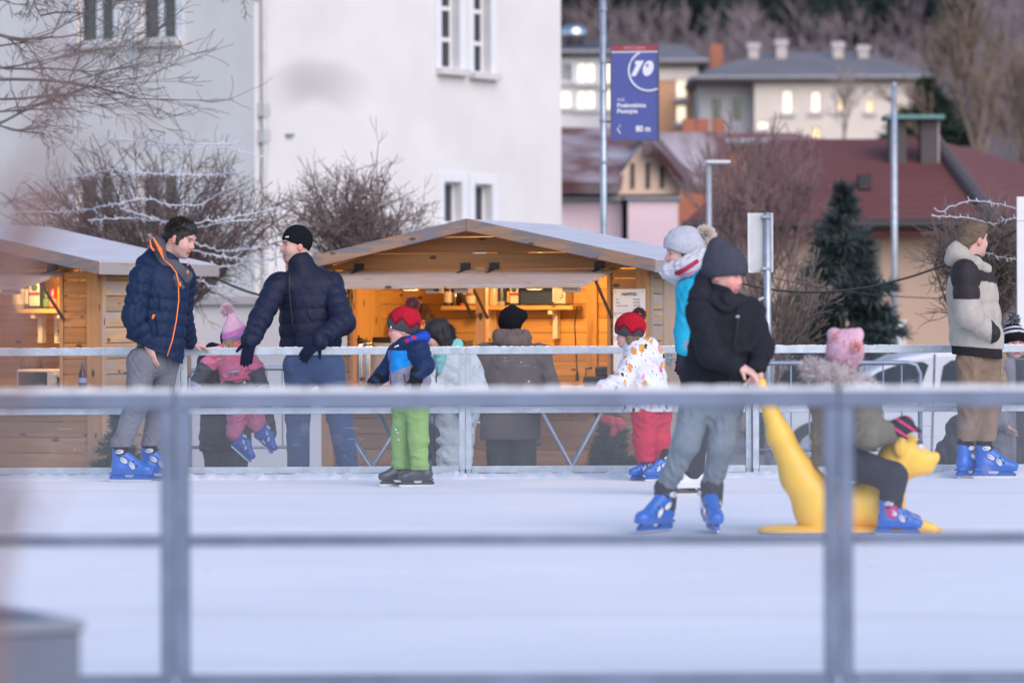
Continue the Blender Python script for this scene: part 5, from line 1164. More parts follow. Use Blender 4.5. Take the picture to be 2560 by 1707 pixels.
class Head:
    def __init__(s, c, f, u=(0, 0, 1), S=1.0, child=False):
        s.c = np.asarray(c, float); s.f, s.s, s.u = basis(f, u); s.S = S; s.child = child; s.R = np.array([s.f, s.s, s.u])
    def p(s, a, b, c): return s.c + s.S * (s.f * a + s.s * b + s.u * c)
    def ell(s, o, r, **k): return Ell(s.p(*o), [q * s.S for q in r], s.R, **k)
    def cone(s, o1, o2, r1, r2=None, **k): return Cone(s.p(*o1), s.p(*o2), r1 * s.S, (r1 if r2 is None else r2) * s.S, **k)
    def loc(s, pts): return (pts - s.c) @ s.R.T / s.S
    def prims(s, skin=SKIN, lip=LIP, red=None):
        ch = s.child; red = red or tuple(np.array(skin) * (1.08, .80, .78))
        j = .82 if ch else 1.
        P_ = [s.ell((-.012, 0, .028), (.100, .080 if ch else .078, .092), col=skin), s.ell((.020, 0, -.035), (.074, .066, .082 * j), k=.03, col=skin),
              s.ell((.028, 0, -.076 * j), (.056, .050, .042), k=.03, col=skin), s.ell((.070, 0, -.098 * j), (.022, .024, .018), k=.025, col=skin),
              s.cone((.080, -.036, .034), (.080, .036, .034), .012, k=.02, col=skin),
              s.cone((.088, 0, .020), (.107 if not ch else .100, 0, -.020), .008, .0125, k=.014, col=red), s.cone((.094, -.013, -.027), (.094, .013, -.027), .0095, k=.012, col=red),
              s.cone((.086, -.018, -.061), (.086, .018, -.061), .0085, k=.008, col=lip), s.cone((.083, -.014, -.073), (.083, .014, -.073), .0085, k=.008, col=lip)]
        for b in (-1, 1):
            P_ += [s.ell((.058, .040 * b, -.026), (.030, .024, .030), k=.02, col=red if ch else skin), s.ell((-.008, .079 * b, -.008), (.019, .011, .033), k=.008, col=red),
                   Ell(s.p(.104, .032 * b, .013), np.array((.022, .019, .011)) * s.S, s.R, k=.014, op='-')]
        return P_
    def color(s, brow=(.05, .035, .03), stubble=None):
        def f(pts, C):
            q = s.loc(pts); a, b, c = q[:, 0], np.abs(q[:, 1]), q[:, 2]; C = C.copy()
            w = (a > .055) & (b > .014) & (b < .052) & (c > .026) & (c < .040); C[w] = C[w] * .35 + np.array(brow) * .65
            w = (a > .075) & (b < .020) & (np.abs(c + .067) < .0045); C[w] = (.20, .05, .05)
            if stubble is not None:
                w = (c < -.045) & (a > -.01) & (c > -.14) & ~((a > .075) & (b < .022) & (c > -.082)); C[w] = C[w] * .62 + np.array(stubble) * .38
            return C
        return f
    def eyes(s, parent, iris=(.04, .03, .025)):
        for b in (-1, 1):
            me = sdf_mesh('eye', [s.ell((.072, .031 * b, .012), (.016, .0145, .0075))], .003, (.42, .40, .40), m=M_skin,
                          cfun=lambda pts, C: np.where(((np.abs(s.loc(pts)[:, 1] - .031 * b) < .0075) | (s.loc(pts)[:, 2] > .0165))[:, None], np.array(iris), C))
            obj('eye', me, parent, world_space=True)
def person(label, foot, group='people at the rink'):
    return thing('person', label, 'person', tuple(foot), 0, group)
def part(name, me, parent): return obj(name, me, parent, world_space=True)
def plane_cut(p0, p1, q, below=True):
    """cuts away what lies under (or over) the plane through p0, p1 and q"""
    p0 = np.asarray(p0, float); n = unit(np.cross(np.asarray(p1, float) - p0, np.asarray(q, float) - p0)); n = n if n[2] > 0 else -n
    if below: n = -n
    return lambda X, Y, Z: (X - p0[0]) * n[0] + (Y - p0[1]) * n[1] + (Z - p0[2]) * n[2]
def hand(wr, d, n, S=1., curl=.5, thumb=1, r=.0088, spread=.12, col=None, kf=.004):
    """palm and five fingers; d points from the wrist to the knuckles, n is the way the palm faces"""
    wr = np.asarray(wr, float); d = unit(d); n = np.asarray(n, float); n = unit(n - d * (n @ d)); a = np.cross(d, n) * thumb
    out = [RBox(wr + d * .045 * S, (.047 * S, .038 * S, .014 * S), np.array([d, a, n]), .013 * S, k=.015, col=col), Cone(wr - d * .03 * S, wr + d * .03 * S, .026 * S, .026 * S, k=.02, flat=(n, .75), col=col)]
    for i, (o, L) in enumerate(((.029, .072), (.010, .080), (-.010, .075), (-.028, .058))):
        b = wr + (d * .088 + a * o) * S; dd = unit(d + a * o * spread * 30 / 1.0 * .12); seg = [L * .42, L * .32, L * .26]; p = b
        for k in range(3):
            an = curl * (1.0 if k else .7); dd = unit(dd * math.cos(an) + n * math.sin(an)); e = p + dd * seg[k] * S
            out.append(Cone(p, e, r * S * (1 - .08 * k), r * S * (.94 - .08 * k), k=kf, col=col)); n2 = unit(n * math.cos(an) - dd * 0); p = e
    b = wr + (d * .022 + a * .030) * S; t1 = unit(d * .75 + a * .65 + n * .35); e = b + t1 * .045 * S; t2 = unit(t1 + n * curl * .6); out += [Cone(b, e, .0125 * S, .0105 * S, k=.012, col=col), Cone(e, e + t2 * .032 * S, .0100 * S, .0085 * S, k=kf, col=col)]
    return out

# --- skates: one prototype of each kind, copied onto the feet
def skate_kind(name, boot, holder, liner_c, buckle, strap_c, white_gap=True):
    fl = np.array([0, 1., 0])
    pr = [Cone((-.095, 0, .108), (.105, 0, .092), .043, .040, k=.02), Ell((.125, 0, .090), (.050, .044, .036), k=.02), Cone((-.075, 0, .12), (-.082, 0, .232), .056, .052, k=.03, flat=(fl, .86)),
          Cone((-.045, 0, .195), (.060, 0, .118), .045, .038, k=.03), RBox((.008, 0, .066), (.155, .034, .010), rnd=.008, k=.012)]
    me = sdf_mesh(name + '_boot', pr, .006, boot, m=mat(name + '_shell', (1, 1, 1), .32, attr='Col', var=.06, spec=.5, coat=.15),
                  cut=lambda X, Y, Z: np.maximum(Z - (.236 - .25 * (X + .08)), -1 + 0 * Y))
    hd = MB().prism([(-.150, .020), (.160, .020), (.150, .040), (.118, .062), (.045, .062), (.020, .034), (-.035, .034), (-.055, .062), (-.125, .062), (-.155, .040)], -.013, .013).mesh(name + '_holder', mat(name + '_holder', holder, .4))
    bl = MB().prism([(-.148, .021), (-.155, .004), (-.135, 0), (.140, 0), (.168, .008), (.160, .021)], -.002, .002).mesh(name + '_blade', mat('blade_steel', (.65, .66, .70), .25, metal=1))
    ln = sdf_mesh(name + '_liner', [Cone((-.075, 0, .20), (-.085, 0, .268), .049, .047, flat=(fl, .85)), Cone((-.03, 0, .215), (-.045, 0, .25), .03, .02, k=.02)], .007, liner_c, m=M_cloth)
    bks, sps = [], []; M_bk = mat('white_buckle', (.78, .78, .80), .4); M_st = mat(name + '_strapm', strap_c, .7)
    if buckle:
        for sy in (-1, 1):
            for (x, z, a) in ((-.060, .222, .05), (-.030, .158, -.55), (.030, .122, -1.0)):
                y = sy * (.052 if x < -.04 else .047 if x < 0 else .043); ca, sa = math.cos(a), math.sin(a)
                loop = [(x + ca * .028 * math.cos(q) - sa * .012 * math.sin(q), y + .006 * sy, z + sa * .028 * math.cos(q) + ca * .012 * math.sin(q)) for q in np.linspace(0, 2 * math.pi, 13)]
                bk = MB(); bk.tube(loop, .0045, 5); bk.tube([(x - .012 * ca, y + .004 * sy, z - .012 * sa), (x + .02 * ca, y + .008 * sy, z + .02 * sa)], .005, 5); bks.append(bk.mesh(name + '_buckle', M_bk, True))
        for (x, z, h, rr) in ((-.030, .215, .018, .048), (.030, .150, .02, .045), (.065, .125, .015, .042)):
            pts = [(x + .022 * math.cos(q) - .005, rr * math.sin(q), z + .026 * math.cos(q) * .8 - .012) for q in np.linspace(-1.6, 1.6, 11)]; sps.append(MB().tube(pts, .0075, 6).mesh(name + '_strap', M_st, True))
    else:
        for (x, z) in ((-.02, .205), (.015, .165), (.05, .135)): sps.append(MB().tube([(x, .03 * math.sin(q), z + .018 * math.cos(q)) for q in np.linspace(-1.5, 1.5, 9)], .005, 6).mesh(name + '_lace', M_st, True))
    return dict(boot=[me], holder=[hd], blade=[bl], liner=[ln], strap=sps, buckle=bks)
SK_BLUE = skate_kind('blue_skate', (.008, .115, .48), (.008, .09, .40), (.02, .022, .03), True, (.015, .015, .018))
SK_BLACK = skate_kind('black_skate', (.045, .05, .065), (.03, .03, .036), (.02, .022, .03), False, (.7, .7, .74))
SK_WHITE = skate_kind('white_skate', (.72, .73, .78), (.05, .05, .055), (.6, .6, .62), False, (.03, .03, .035))
def skate(kind, parent, pos, toe, up=(0, 0, 1), S=1., name='skate'):
    f, s, u = basis(toe, up); M = Matrix((tuple(f), tuple(s), tuple(u))).transposed().to_4x4(); M = Matrix.Translation(pos) @ M @ Matrix.Diagonal((S, S, S, 1))
    b = obj(name, kind['boot'][0], parent); b.matrix_parent_inverse = parent.matrix_basis.inverted() if parent.parent is None else Matrix.Identity(4); b.matrix_basis = M
    for k, v in kind.items():
        for me in (v if k != 'boot' else ()): obj(k, me, b)
    return b
def beanie(h, rad=(.116, .094, .118), cc=(-.012, 0, .036), brim=(.040, -.035), cuff=.05, puff=.008, col=(.02, .02, .02), ccol=None, extra=(), tilt=0., hgrid=.006, noise=None, cfun=None):
    """knitted cap: crown cut at a tilted brim plane with a thicker turned-up cuff"""
    zf, zb = brim
    def lev(X, Y, Z):
        x, y, z = X - h.c[0], Y - h.c[1], Z - h.c[2]; a = (x * h.f[0] + y * h.f[1] + z * h.f[2]) / h.S; c = (x * h.u[0] + y * h.u[1] + z * h.u[2]) / h.S; b = (x * h.s[0] + y * h.s[1] + z * h.s[2]) / h.S
        return c - (zb + (zf - zb) * (a + .10) / .20) + tilt * b
    pr = [h.ell(cc, rad)] + list(extra)
    class Cuff(Ell):
        def d(s_, X, Y, Z): return np.maximum(Ell.d(s_, X, Y, Z), (lev(X, Y, Z) - cuff) * h.S)
    if cuff: pr.append(Cuff(h.p(*cc), np.array([q + puff for q in rad]) * h.S, h.R, k=.004))
    def cf(pts, C):
        if ccol is not None: C = np.where((lev(pts[:, 0], pts[:, 1], pts[:, 2]) < (cuff or .03))[:, None], np.array(ccol), C)
        return C if cfun is None else cfun(pts, C, lev(pts[:, 0], pts[:, 1], pts[:, 2]))
    return sdf_mesh('hat', pr, hgrid, col, cfun=cf, m=M_knit, cut=lambda X, Y, Z: -lev(X, Y, Z) * h.S, noise=noise)
def hair_fur(hd, parent, n, length, cols, seed=0, r=(.112, .090, .100), c0=(-.018, 0, .042), front=.55, low=-.35, sweep=(.2, 0, .6), w=.0022, off=.5, jit=.3):
    """short strands standing off the scalp so that the outline is not smooth"""
    v = sphere_pts(n * 3, seed); k = (v[:, 2] > low) & (v[:, 2] > (v[:, 0] - .1) * front); v = v[k][:n]
    p = np.array(c0) + v * np.array(r) * .97; P_ = hd.c + hd.S * (p @ hd.R); d = v * off + np.array(sweep) * np.random.RandomState(seed).uniform(.3, 1.3, (len(v), 1))
    return part('hair_strands', fur('hair_strands', P_, d @ hd.R, length, w, M_hair, seed, jit, cols), parent)
def pompom(parent, c, r, cols, n=900, w=.0035, seed=0, name='pompom', length=None, m=None):
    core = r * .55; v = sphere_pts(n, seed); me = fur(name, np.asarray(c) + v * core, v, length or (r - core) * 1.1, w, m or M_furm, seed, .25, cols); return part(name, me, parent)
def strip(name, pts, w, m, parent, nrm=(0, -1, 0), th=.003):
    return part(name, MB().tube(pts, w, 6).mesh(name, m, True), parent)

DEPTH = V(0, 1, 0)
def jf(Y0): return lambda px, py, dy=0.: np.array(P(px, py, Y0 + dy))
def body_limbs(J, S=1., legs=True, arms=True, neck=True, skin=SKIN):
    """plain body under the clothes: joins head, trunk and limbs into one surface"""
    o = [Cone(J['neck'], J['chest'], .055 * S, .11 * S, k=.03, flat=(DEPTH, .75), col=skin), Cone(J['chest'], J['pel'], .125 * S, .115 * S, k=.03, flat=(DEPTH, .72), col=skin), Cone(J['shR'], J['shL'], .05 * S, k=.03, col=skin)]
    if arms:
        for q in 'RL':
            if 'el' + q in J: o += chain([J['sh' + q], J['el' + q], J['wr' + q]], [.043 * S, .036 * S, .026 * S], k=.02, col=skin)
    if legs:
        for q in 'RL':
            if 'kn' + q in J: o += chain([J['hip' + q], J['kn' + q], J['an' + q]], [.068 * S, .05 * S, .036 * S], k=.03, col=skin)
    return o
def trousers(J, rs, col, m=None, seed=1, amp=.008, freq=55, h=.0075, extra=(), cfun=None, S=1., waist=None, cut=None, k=.03, crease=(1.1, 1.1, .85), hem=None):
    if hem is not None: cut = lambda X, Y, Z: hem - Z + 0 * X
    pr = [Cone(J['hipR'], J['hipL'], rs[0] * 1.02, k=k)]
    if waist is not None: pr.append(Cone((J['hipR'] + J['hipL']) / 2, waist, rs[0] * 1.25, rs[0] * 1.2, k=k, flat=(DEPTH, .75)))
    for q in 'RL': pr += chain([J['hip' + q], J['kn' + q], J['an' + q]], rs, k=k)
    return sdf_mesh('trousers', pr + list(extra), h, col, noise=folds(seed, amp * .75, freq * 1.25, crease, True), m=m or M_denim, cfun=cfun, cut=cut)
def ang_sock(J, q, r, parent, col=(.02, .022, .03)):
    pass

# ---------- man in navy jacket with orange zip, inside the rink
Y0 = 26.3; j = jf(Y0); FZ = ICE
T = person('dark-haired man in navy puffer jacket with orange zip, hand on fence', (j(335, 1200)[0], Y0, FZ))
J = dict(neck=j(424, 655), chest=j(402, 725), pel=j(384, 880), shR=j(356, 690, -.12), shL=j(462, 688, .12), elR=j(333, 792, -.17), wrR=j(372, 862, -.12), elL=j(456, 792, .30), wrL=j(474, 856, .52),
         hipR=j(354, 905, -.07), hipL=j(413, 900, .07), knR=j(343, 1005, -.10), knL=j(399, 1005, .10), anR=j(302, 1118, -.08), anL=j(378, 1116, .12))
hd = Head(j(452, 597), (.88, -.34, -.40), (.42, -.14, 1), 1.0)
bm = body_limbs(J) + hd.prims() + [hd.cone((-.022, 0, -.06), (-.05, 0, -.16), .058, .062, k=.02, col=SKIN)]
bm += hand(J['wrR'], (.22, -.05, -1), (.5, .8, .2), .98, .30, 1, col=SKIN) + hand(J['wrL'], (.85, .35, -.25), (0, .15, -1), .95, .28, -1, col=SKIN)
part('body', sdf_mesh('body', bm, .0062, SKIN, cfun=hd.color(stubble=(.25, .19, .18)), m=M_skin), T); hd.eyes(T)
class CutEll(Ell): pass
hair_pr = [hd.ell((-.018, 0, .040), (.107, .086, .091)), hd.ell((.030, 0, .100), (.055, .058, .022), k=.03), hd.cone((-.085, .0, -.02), (-.075, 0, -.075), .05, .035, k=.03), hd.cone((.012, .076, .01), (.022, .074, -.03), .012, k=.01), hd.cone((.012, -.076, .01), (.022, -.074, -.03), .012, k=.01),
           Ell(hd.p(.095, 0, -.020), np.array((.068, .095, .090)), hd.R, op='-', k=.012)]
part('hair', sdf_mesh('hair', hair_pr, .006, (.018, .013, .013), noise=folds(4, .006, 230), m=M_hair), T)
hair_fur(hd, T, 2200, .030, [(.02, .014, .014), (.034, .024, .022), (.012, .009, .009)], 3, r=(.107, .086, .092), c0=(-.018, 0, .040), sweep=(.30, 0, .55), front=.62, w=.003, jit=.4)
NAVY = (.0085, .021, .060); ORG = (.95, .22, .045); qd = (.075, .016, .1)
jk = [Cone(j(403, 722), j(384, 892), .190, .205, k=.03, flat=(DEPTH, .78), quilt=(.085, .014, .2)), Cone(j(366, 694, -.08), j(452, 692, .10), .092, .088, k=.05), Cone(j(405, 700), j(416, 655), .15, .085, k=.04, flat=(DEPTH, .8))]
jk += chain([J['shR'], J['elR'], J['wrR'] + V(0, 0, .015)], [.085, .080, .058], k=.025, quilt=qd) + chain([J['shL'], J['elL'], J['wrL']], [.078, .070, .055], k=.025, quilt=qd)
jk += [Cone(j(368, 662, -.02), j(392, 628, .06), .075, .055, k=.03), Cone(j(368, 662, -.02), j(418, 682, -.08), .06, .045, k=.03)]
part('jacket', sdf_mesh('jacket', jk, .0075, NAVY, noise=folds(11, .009, 42, (1, 1, 1.8)), m=M_nylon, cut=plane_cut(j(300, 838), j(440, 902), j(440, 902, 1.))), T)
hoodie = [Cone(j(397, 612, .02), j(411, 668, -.05), .048, .052, k=.02), Cone(j(411, 668, -.05), j(447, 712, -.10), .045, .028, k=.02), Cone(j(397, 612, .02), j(428, 640, .10), .05, .045, k=.02), Cone(j(430, 665, -.02), j(462, 690, -.02), .055, .05, k=.03), Cone(j(447, 712, -.12), j(458, 716, -.12), .012, .005), Cone(j(449, 705, -.125), j(456, 722, -.13), .006, .004)]
part('hoodie', sdf_mesh('hoodie', hoodie, .007, (.085, .085, .105), noise=folds(2, .006, 60), m=M_cloth), T)
M_org = mat('orange_trim', ORG, .5, var=.05)
def on_front(pts, dy): return [j(x, y, d) for (x, y), d in zip(pts, dy)]
part('collar_lining', sdf_mesh('collar_lining', [Cone(j(384, 596, -.055), j(400, 624, -.105), .012, .024, flat=(unit((.9, -.2, .3)), .5), k=.01), Cone(j(400, 624, -.105), j(409, 648, -.112), .024, .008, flat=(unit((.9, -.2, .3)), .5), k=.01)], .005, ORG, m=M_nylon), T)
strip('hood_stripe', on_front([(374, 600), (378, 618), (385, 627)], [-.060, -.080, -.098]), .008, M_org, T)
zp = strip('zipper', on_front([(409, 648), (428, 665), (441, 682), (446, 705), (447, 750), (441, 800), (431, 850), (418, 890)], [-.115, -.135, -.15, -.168, -.175, -.178, -.180, -.178]), .0048, M_org, T)
strip('zipper_pull', on_front([(449, 706), (451, 716)], [-.185, -.19]), .008, M_org, zp)
strip('pocket_zipper', on_front([(385, 786), (381, 797)], [-.225, -.225]), .009, M_org, T); strip('collar_trim', on_front([(468, 665), (473, 656)], [-.06, -.05]), .005, M_org, T)
part('emblem', sdf_mesh('emblem', [Ell(j(469, 680, -.095), (.009, .008, .015))], .005, ORG, m=M_cloth), T)
part('trousers', trousers(J, [.098, .084, .064], (.150, .158, .185), seed=6, amp=.011, freq=60, waist=j(385, 862), hem=j(0, 1117)[2], extra=[Cone(J['anR'] + V(0, 0, .03), J['anR'] - V(.0, 0, .03), .070, .076, k=.01), Cone(J['anL'] + V(0, 0, .03), J['anL'] - V(0, 0, .03), .068, .074, k=.01)]), T)
for q in 'RL': part('sock', sdf_mesh('sock', [Cone(J['an' + q] + V(0, 0, .03), J['an' + q] - V(0, 0, .04), .04)], .008, (.03, .032, .04), m=M_cloth), T)
skate(SK_BLUE, T, (j(325, 1200, -.08)[0], Y0 - .08, FZ), (1, -.22, 0), S=.94); skate(SK_BLUE, T, (j(398, 1196, .12)[0], Y0 + .12, FZ), (1, -.15, 0), S=.94)

# ---------- man in black beanie leaning on the fence from outside
Y0 = 27.36; j = jf(Y0); FZ = -.066
T = person('man in black beanie and dark blue padded jacket leaning over the fence', (j(800, 1180)[0], Y0, FZ))
J = dict(neck=j(760, 682), chest=j(768, 745), pel=j(780, 890), shR=j(694, 712, -.08), shL=j(826, 712, .02), elR=j(652, 795, -.24), wrR=j(626, 850, -.47), elL=j(858, 806, -.18), wrL=j(795, 853, -.47),
         hipR=j(748, 915, -.02), hipL=j(820, 915, .02), knR=j(744, 1035, -.04), knL=j(848, 1035), anR=j(746, 1160), anL=j(868, 1160))
hd = Head(j(740, 615), (-.94, -.33, -.06), (-.03, 0, 1), 1.0)
bm = body_limbs(J) + hd.prims() + [hd.cone((-.022, 0, -.06), (-.05, 0, -.17), .058, .062, k=.02, col=SKIN)]
part('body', sdf_mesh('body', bm, .0065, SKIN, cfun=hd.color(stubble=(.27, .21, .2)), m=M_skin), T); hd.eyes(T)
part('hat', beanie(hd, (.112, .090, .112), (-.014, 0, .040), (.050, -.045), .0, col=(.008, .009, .013)), T)
strip('hat_emblem', [hd.p(.085, .042, .066), hd.p(.068, .063, .068)], .006, M_white, T)
NV2 = (.0125, .0175, .044)
jk = [Cone(j(770, 740), j(780, 900), .205, .215, k=.03, flat=(DEPTH, .70), quilt=(.095, .013, .0)), Cone(j(712, 712, -.05), j(812, 710, 0), .095, .095, k=.05), Cone(j(768, 705), j(756, 664), .14, .088, k=.04, flat=(DEPTH, .8)), Cone(j(752, 682, -.03), j(748, 655, -.02), .082, .078, k=.03)]
jk += chain([J['shR'], J['elR'], J['wrR']], [.090, .078, .060], k=.03, quilt=(.085, .013, .1)) + chain([J['shL'], J['elL'], J['wrL']], [.092, .082, .062], k=.03, quilt=(.085, .013, .3))
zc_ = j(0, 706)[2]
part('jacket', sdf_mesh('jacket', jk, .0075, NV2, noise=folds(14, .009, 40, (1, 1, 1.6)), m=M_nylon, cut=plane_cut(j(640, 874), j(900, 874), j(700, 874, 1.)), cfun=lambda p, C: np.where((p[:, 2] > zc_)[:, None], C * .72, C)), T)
M_zip = mat('dark_zip', (.006, .007, .01), .4)
strip('zipper', [j(726, 672, -.14), j(722, 700, -.165), j(724, 740, -.17), j(730, 800, -.168), j(738, 862, -.172)], .006, M_zip, T)
for gw_ in (hand(J['wrR'], (-.18, -.42, -1), (.1, 1, -.2), 1.15, .20, -1, r=.0108) + [Cone(J['wrR'] + V(.012, .05, .045), J['wrR'], .047, .042, k=.02)], hand(J['wrL'], (-.62, -.50, -.62), (0, .75, -.5), 1.15, .35, 1, r=.0108) + [Cone(J['wrL'] + V(.05, .03, .02), J['wrL'], .047, .044, k=.02)]):
    part('glove', sdf_mesh('glove', gw_, .006, (.010, .014, .036), m=M_knit), T)
part('trousers', trousers(J, [.112, .088, .080], (.035, .085, .205), seed=9, amp=.010, freq=50, waist=j(782, 872)), T)
for q, px in (('R', 742), ('L', 864)): part('shoe', sdf_mesh('shoe', [Cone(J['an' + q] - V(0, 0, .02), (J['an' + q][0], Y0, FZ + .05), .055, .05, k=.03), Cone((J['an' + q][0], Y0, FZ + .04), (J['an' + q][0] - .06, Y0 - .14, FZ + .035), .042, .036)], .008, (.02, .02, .022), m=M_cloth, cut=lambda X, Y, Z: FZ - Z), T)

# ---------- grown-up in black carrying the girl
Y0 = 28.1; j = jf(Y0)
T = person('adult in black coat behind the fence carrying the girl in pink', (j(565, 1330)[0], Y0, GZ))
J = dict(neck=j(578, 892), chest=j(563, 950), pel=j(562, 1090), shR=j(520, 905, 0), shL=j(612, 905, 0), elR=j(512, 985, -.08), wrR=j(560, 1020, -.28), elL=j(655, 1000, -.02), wrL=j(674, 1082, -.06),
         hipR=j(540, 1115), hipL=j(590, 1115), knR=j(545, 1220), knL=j(590, 1220), anR=j(545, 1318), anL=j(592, 1318))
hd = Head(j(584, 852, .05), (.5, -.8, -.1), S=.9)
part('body', sdf_mesh('body', body_limbs(J) + hd.prims() + [hd.cone((-.02, 0, -.06), (-.03, 0, -.2), .055, .06, k=.02, col=SKIN)] + hand(J['wrL'], (.25, -.1, -1), (-.8, .3, 0), .95, .45, 1, col=SKIN), .0075, SKIN, cfun=hd.color(), m=M_skin), T); hd.eyes(T)
BLK = (.013, .014, .022)
ck = [Cone(j(563, 935), j(562, 1125), .175, .185, k=.04, flat=(DEPTH, .72)), Cone(j(528, 905), j(605, 905), .085, k=.04), Cone(j(545, 880, .03), j(530, 872, .05), .06, .05, k=.03)] + chain([J['shR'], J['elR'], J['wrR']], [.08, .07, .055], k=.03) + chain([J['shL'], J['elL'], J['wrL']], [.08, .068, .052], k=.03)
part('coat', sdf_mesh('coat', ck, .009, BLK, noise=folds(5, .010, 40), m=M_cloth, cut=plane_cut(j(500, 1128), j(640, 1128), j(500, 1128, 1))), T)
part('trousers', trousers(J, [.10, .08, .07], (.016, .018, .03), seed=3), T)
part('hood', sdf_mesh('hood', [hd.ell((-.03, 0, .02), (.115, .092, .115)), Ell(hd.p(.09, 0, -.02), (.08, .08, .10), hd.R, op='-', k=.02)], .008, BLK, m=M_cloth), T)
for q in 'RL': part('shoe', sdf_mesh('shoe', [Cone(J['an' + q], (J['an' + q][0] + .05, Y0 - .1, GZ + .04), .05, .04)], .01, (.03, .03, .03), m=M_cloth, cut=lambda X, Y, Z: GZ - Z), T)

# ---------- little girl in pink
Y0 = 27.62; j = jf(Y0)
T = person('little girl in pink snowsuit and pink bobble hat held up behind the fence', (j(590, 1000)[0], Y0, j(590, 1140)[2]))
J = dict(neck=j(584, 876), chest=j(582, 905), pel=j(592, 965), shR=j(546, 888, -.02), shL=j(620, 893, -.02), elR=j(508, 925, -.04), wrR=j(492, 955, -.06), elL=j(648, 938, -.04), wrL=j(656, 962, -.06),
         hipR=j(578, 978, -.03), hipL=j(618, 978, -.02), knR=j(592, 1032, -.16), knL=j(636, 1020, -.16), anR=j(588, 1080, -.12), anL=j(642, 1062, -.12))
hd = Head(j(588, 846), (.86, .46, -.10), (0, 0, 1), .80, True)
part('body', sdf_mesh('body', body_limbs(J, .62, skin=SKIN_C) + hd.prims(SKIN_C), .0065, SKIN_C, cfun=hd.color((.3, .2, .12)), m=M_skin), T); hd.eyes(T)
PINK, PGR = (.86, .20, .32), (.075, .08, .10)
sp_ = [(hd.c + hd.S * (hd.f * -.02 + hd.u * .095), hd.c + hd.S * (hd.f * -.055 + hd.u * .185), .062, .032)]
zz0, zz1 = j(0, 845)[2], j(0, 826)[2]
def hatc(p, C, lev): return np.where((lev < .055)[:, None], np.array((.42, .25, .62)), np.where((lev < .10)[:, None], np.array((.72, .24, .55)), np.array((.78, .48, .62))))
part('hat', beanie(hd, (.118, .098, .112), (-.012, 0, .040), (.045, -.055), .055, .007, (.75, .35, .55), extra=[Cone(*sp_[0][:2], *sp_[0][2:], k=.05)], cfun=hatc), T)
pompom(T, j(568, 775), .055, [(.85, .62, .70), (.80, .55, .66)], 900, .003, 3)
part('hair', sdf_mesh('hair', [hd.cone((-.06, -.05, -.03), (-.075, -.055, -.13), .035, .02), hd.cone((-.07, .0, -.03), (-.09, .02, -.10), .04, .03), hd.cone((.01, -.078, -.02), (.0, -.08, -.08), .018, .012), Cone(j(562, 866, -.10), j(556, 895, -.11), .014, .007)], .006, (.42, .28, .15), noise=folds(7, .010, 200), m=M_hair), T)
jk = [Cone(j(582, 893), j(592, 958), .118, .112, k=.03, flat=(DEPTH, .8), col=PINK), Cone(j(552, 888), j(614, 892), .07, k=.03, col=PINK), Cone(j(584, 885), j(586, 868), .09, .072, k=.03, col=PINK)]
for q in 'RL':
    s_, e_, w_ = J['sh' + q], J['el' + q], J['wr' + q]; jk += [Cone(s_, s_ * .3 + e_ * .7, .062, .056, k=.02, col=PINK), Cone(s_ * .3 + e_ * .7, w_, .056, .046, k=.015, col=PGR), Cone(w_, w_ * 1.12 - e_ * .12, .046, .044, k=.005, col=(.55, .52, .62))]
part('jacket', sdf_mesh('jacket', jk, .007, PINK, noise=folds(8, .010, 55), m=M_nylon), T)
strip('reflective_strip', [j(572, 931, -.115), j(598, 928, -.115)], .012, mat('reflective', (.42, .44, .52), .5), T); strip('waistband', [j(560, 950, -.10), j(590, 947, -.125), j(620, 942, -.10)], .014, mat('pink_band', (.70, .15, .24), .7), T)
for q, px, py in (('R', 487, 974), ('L', 664, 972)): part('mitten', sdf_mesh('mitten', [Cone(J['wr' + q], j(px, py, -.06), .036, .034), Cone(J['wr' + q], j(px + (12 if q == 'R' else -12), py - 2, -.08), .018, .014, k=.02)], .006, (.012, .11, .46), m=M_cloth), T)
part('trousers', trousers(J, [.085, .068, .066], PINK, m=M_nylon, seed=4, amp=.009, waist=j(592, 955), cfun=lambda p, C: np.where((p[:, 2] > j(0, 1003)[2])[:, None], np.array(PGR), C)), T)
skate(SK_BLUE, T, j(600, 1136, -.16), (.72, -.35, -.60), (.55, -.2, .75), .62); skate(SK_BLUE, T, j(655, 1112, -.16), (.70, -.3, -.70), (.6, -.2, .7), .62)

# ---------- boy with red and grey bobble hat, green trousers
Y0 = 25.4; j = jf(Y0); FZ = ICE
T = person('boy in navy, bright blue and grey jacket with green trousers skating left', (j(1020, 1215)[0], Y0, FZ))
J = dict(neck=j(1020, 868), chest=j(1022, 905), pel=j(1024, 995), shR=j(992, 885, .10), shL=j(1050, 882, -.11), elR=j(962, 932, .12), wrR=j(940, 952, .08), elL=j(1063, 915, -.17), wrL=j(1042, 938, -.20),
         hipR=j(1008, 1010, .06), hipL=j(1042, 1010, -.06), knR=j(1004, 1095, .06), knL=j(1046, 1095, -.06), anR=j(1003, 1162, .06), anL=j(1050, 1162, -.06))
hd = Head(j(1006, 824), (-.96, -.05, -.08), (-.06, 0, 1), .84, True)
part('body', sdf_mesh('body', body_limbs(J, .72, skin=SKIN_C) + hd.prims(SKIN_C) + [hd.cone((-.02, 0, -.06), (-.03, 0, -.18), .055, .06, k=.02, col=SKIN_C)], .0065, SKIN_C, cfun=hd.color((.3, .2, .13)), m=M_skin), T); hd.eyes(T)
RED, HGR, MAR = (.42, .012, .028), (.062, .068, .082), (.17, .010, .022)
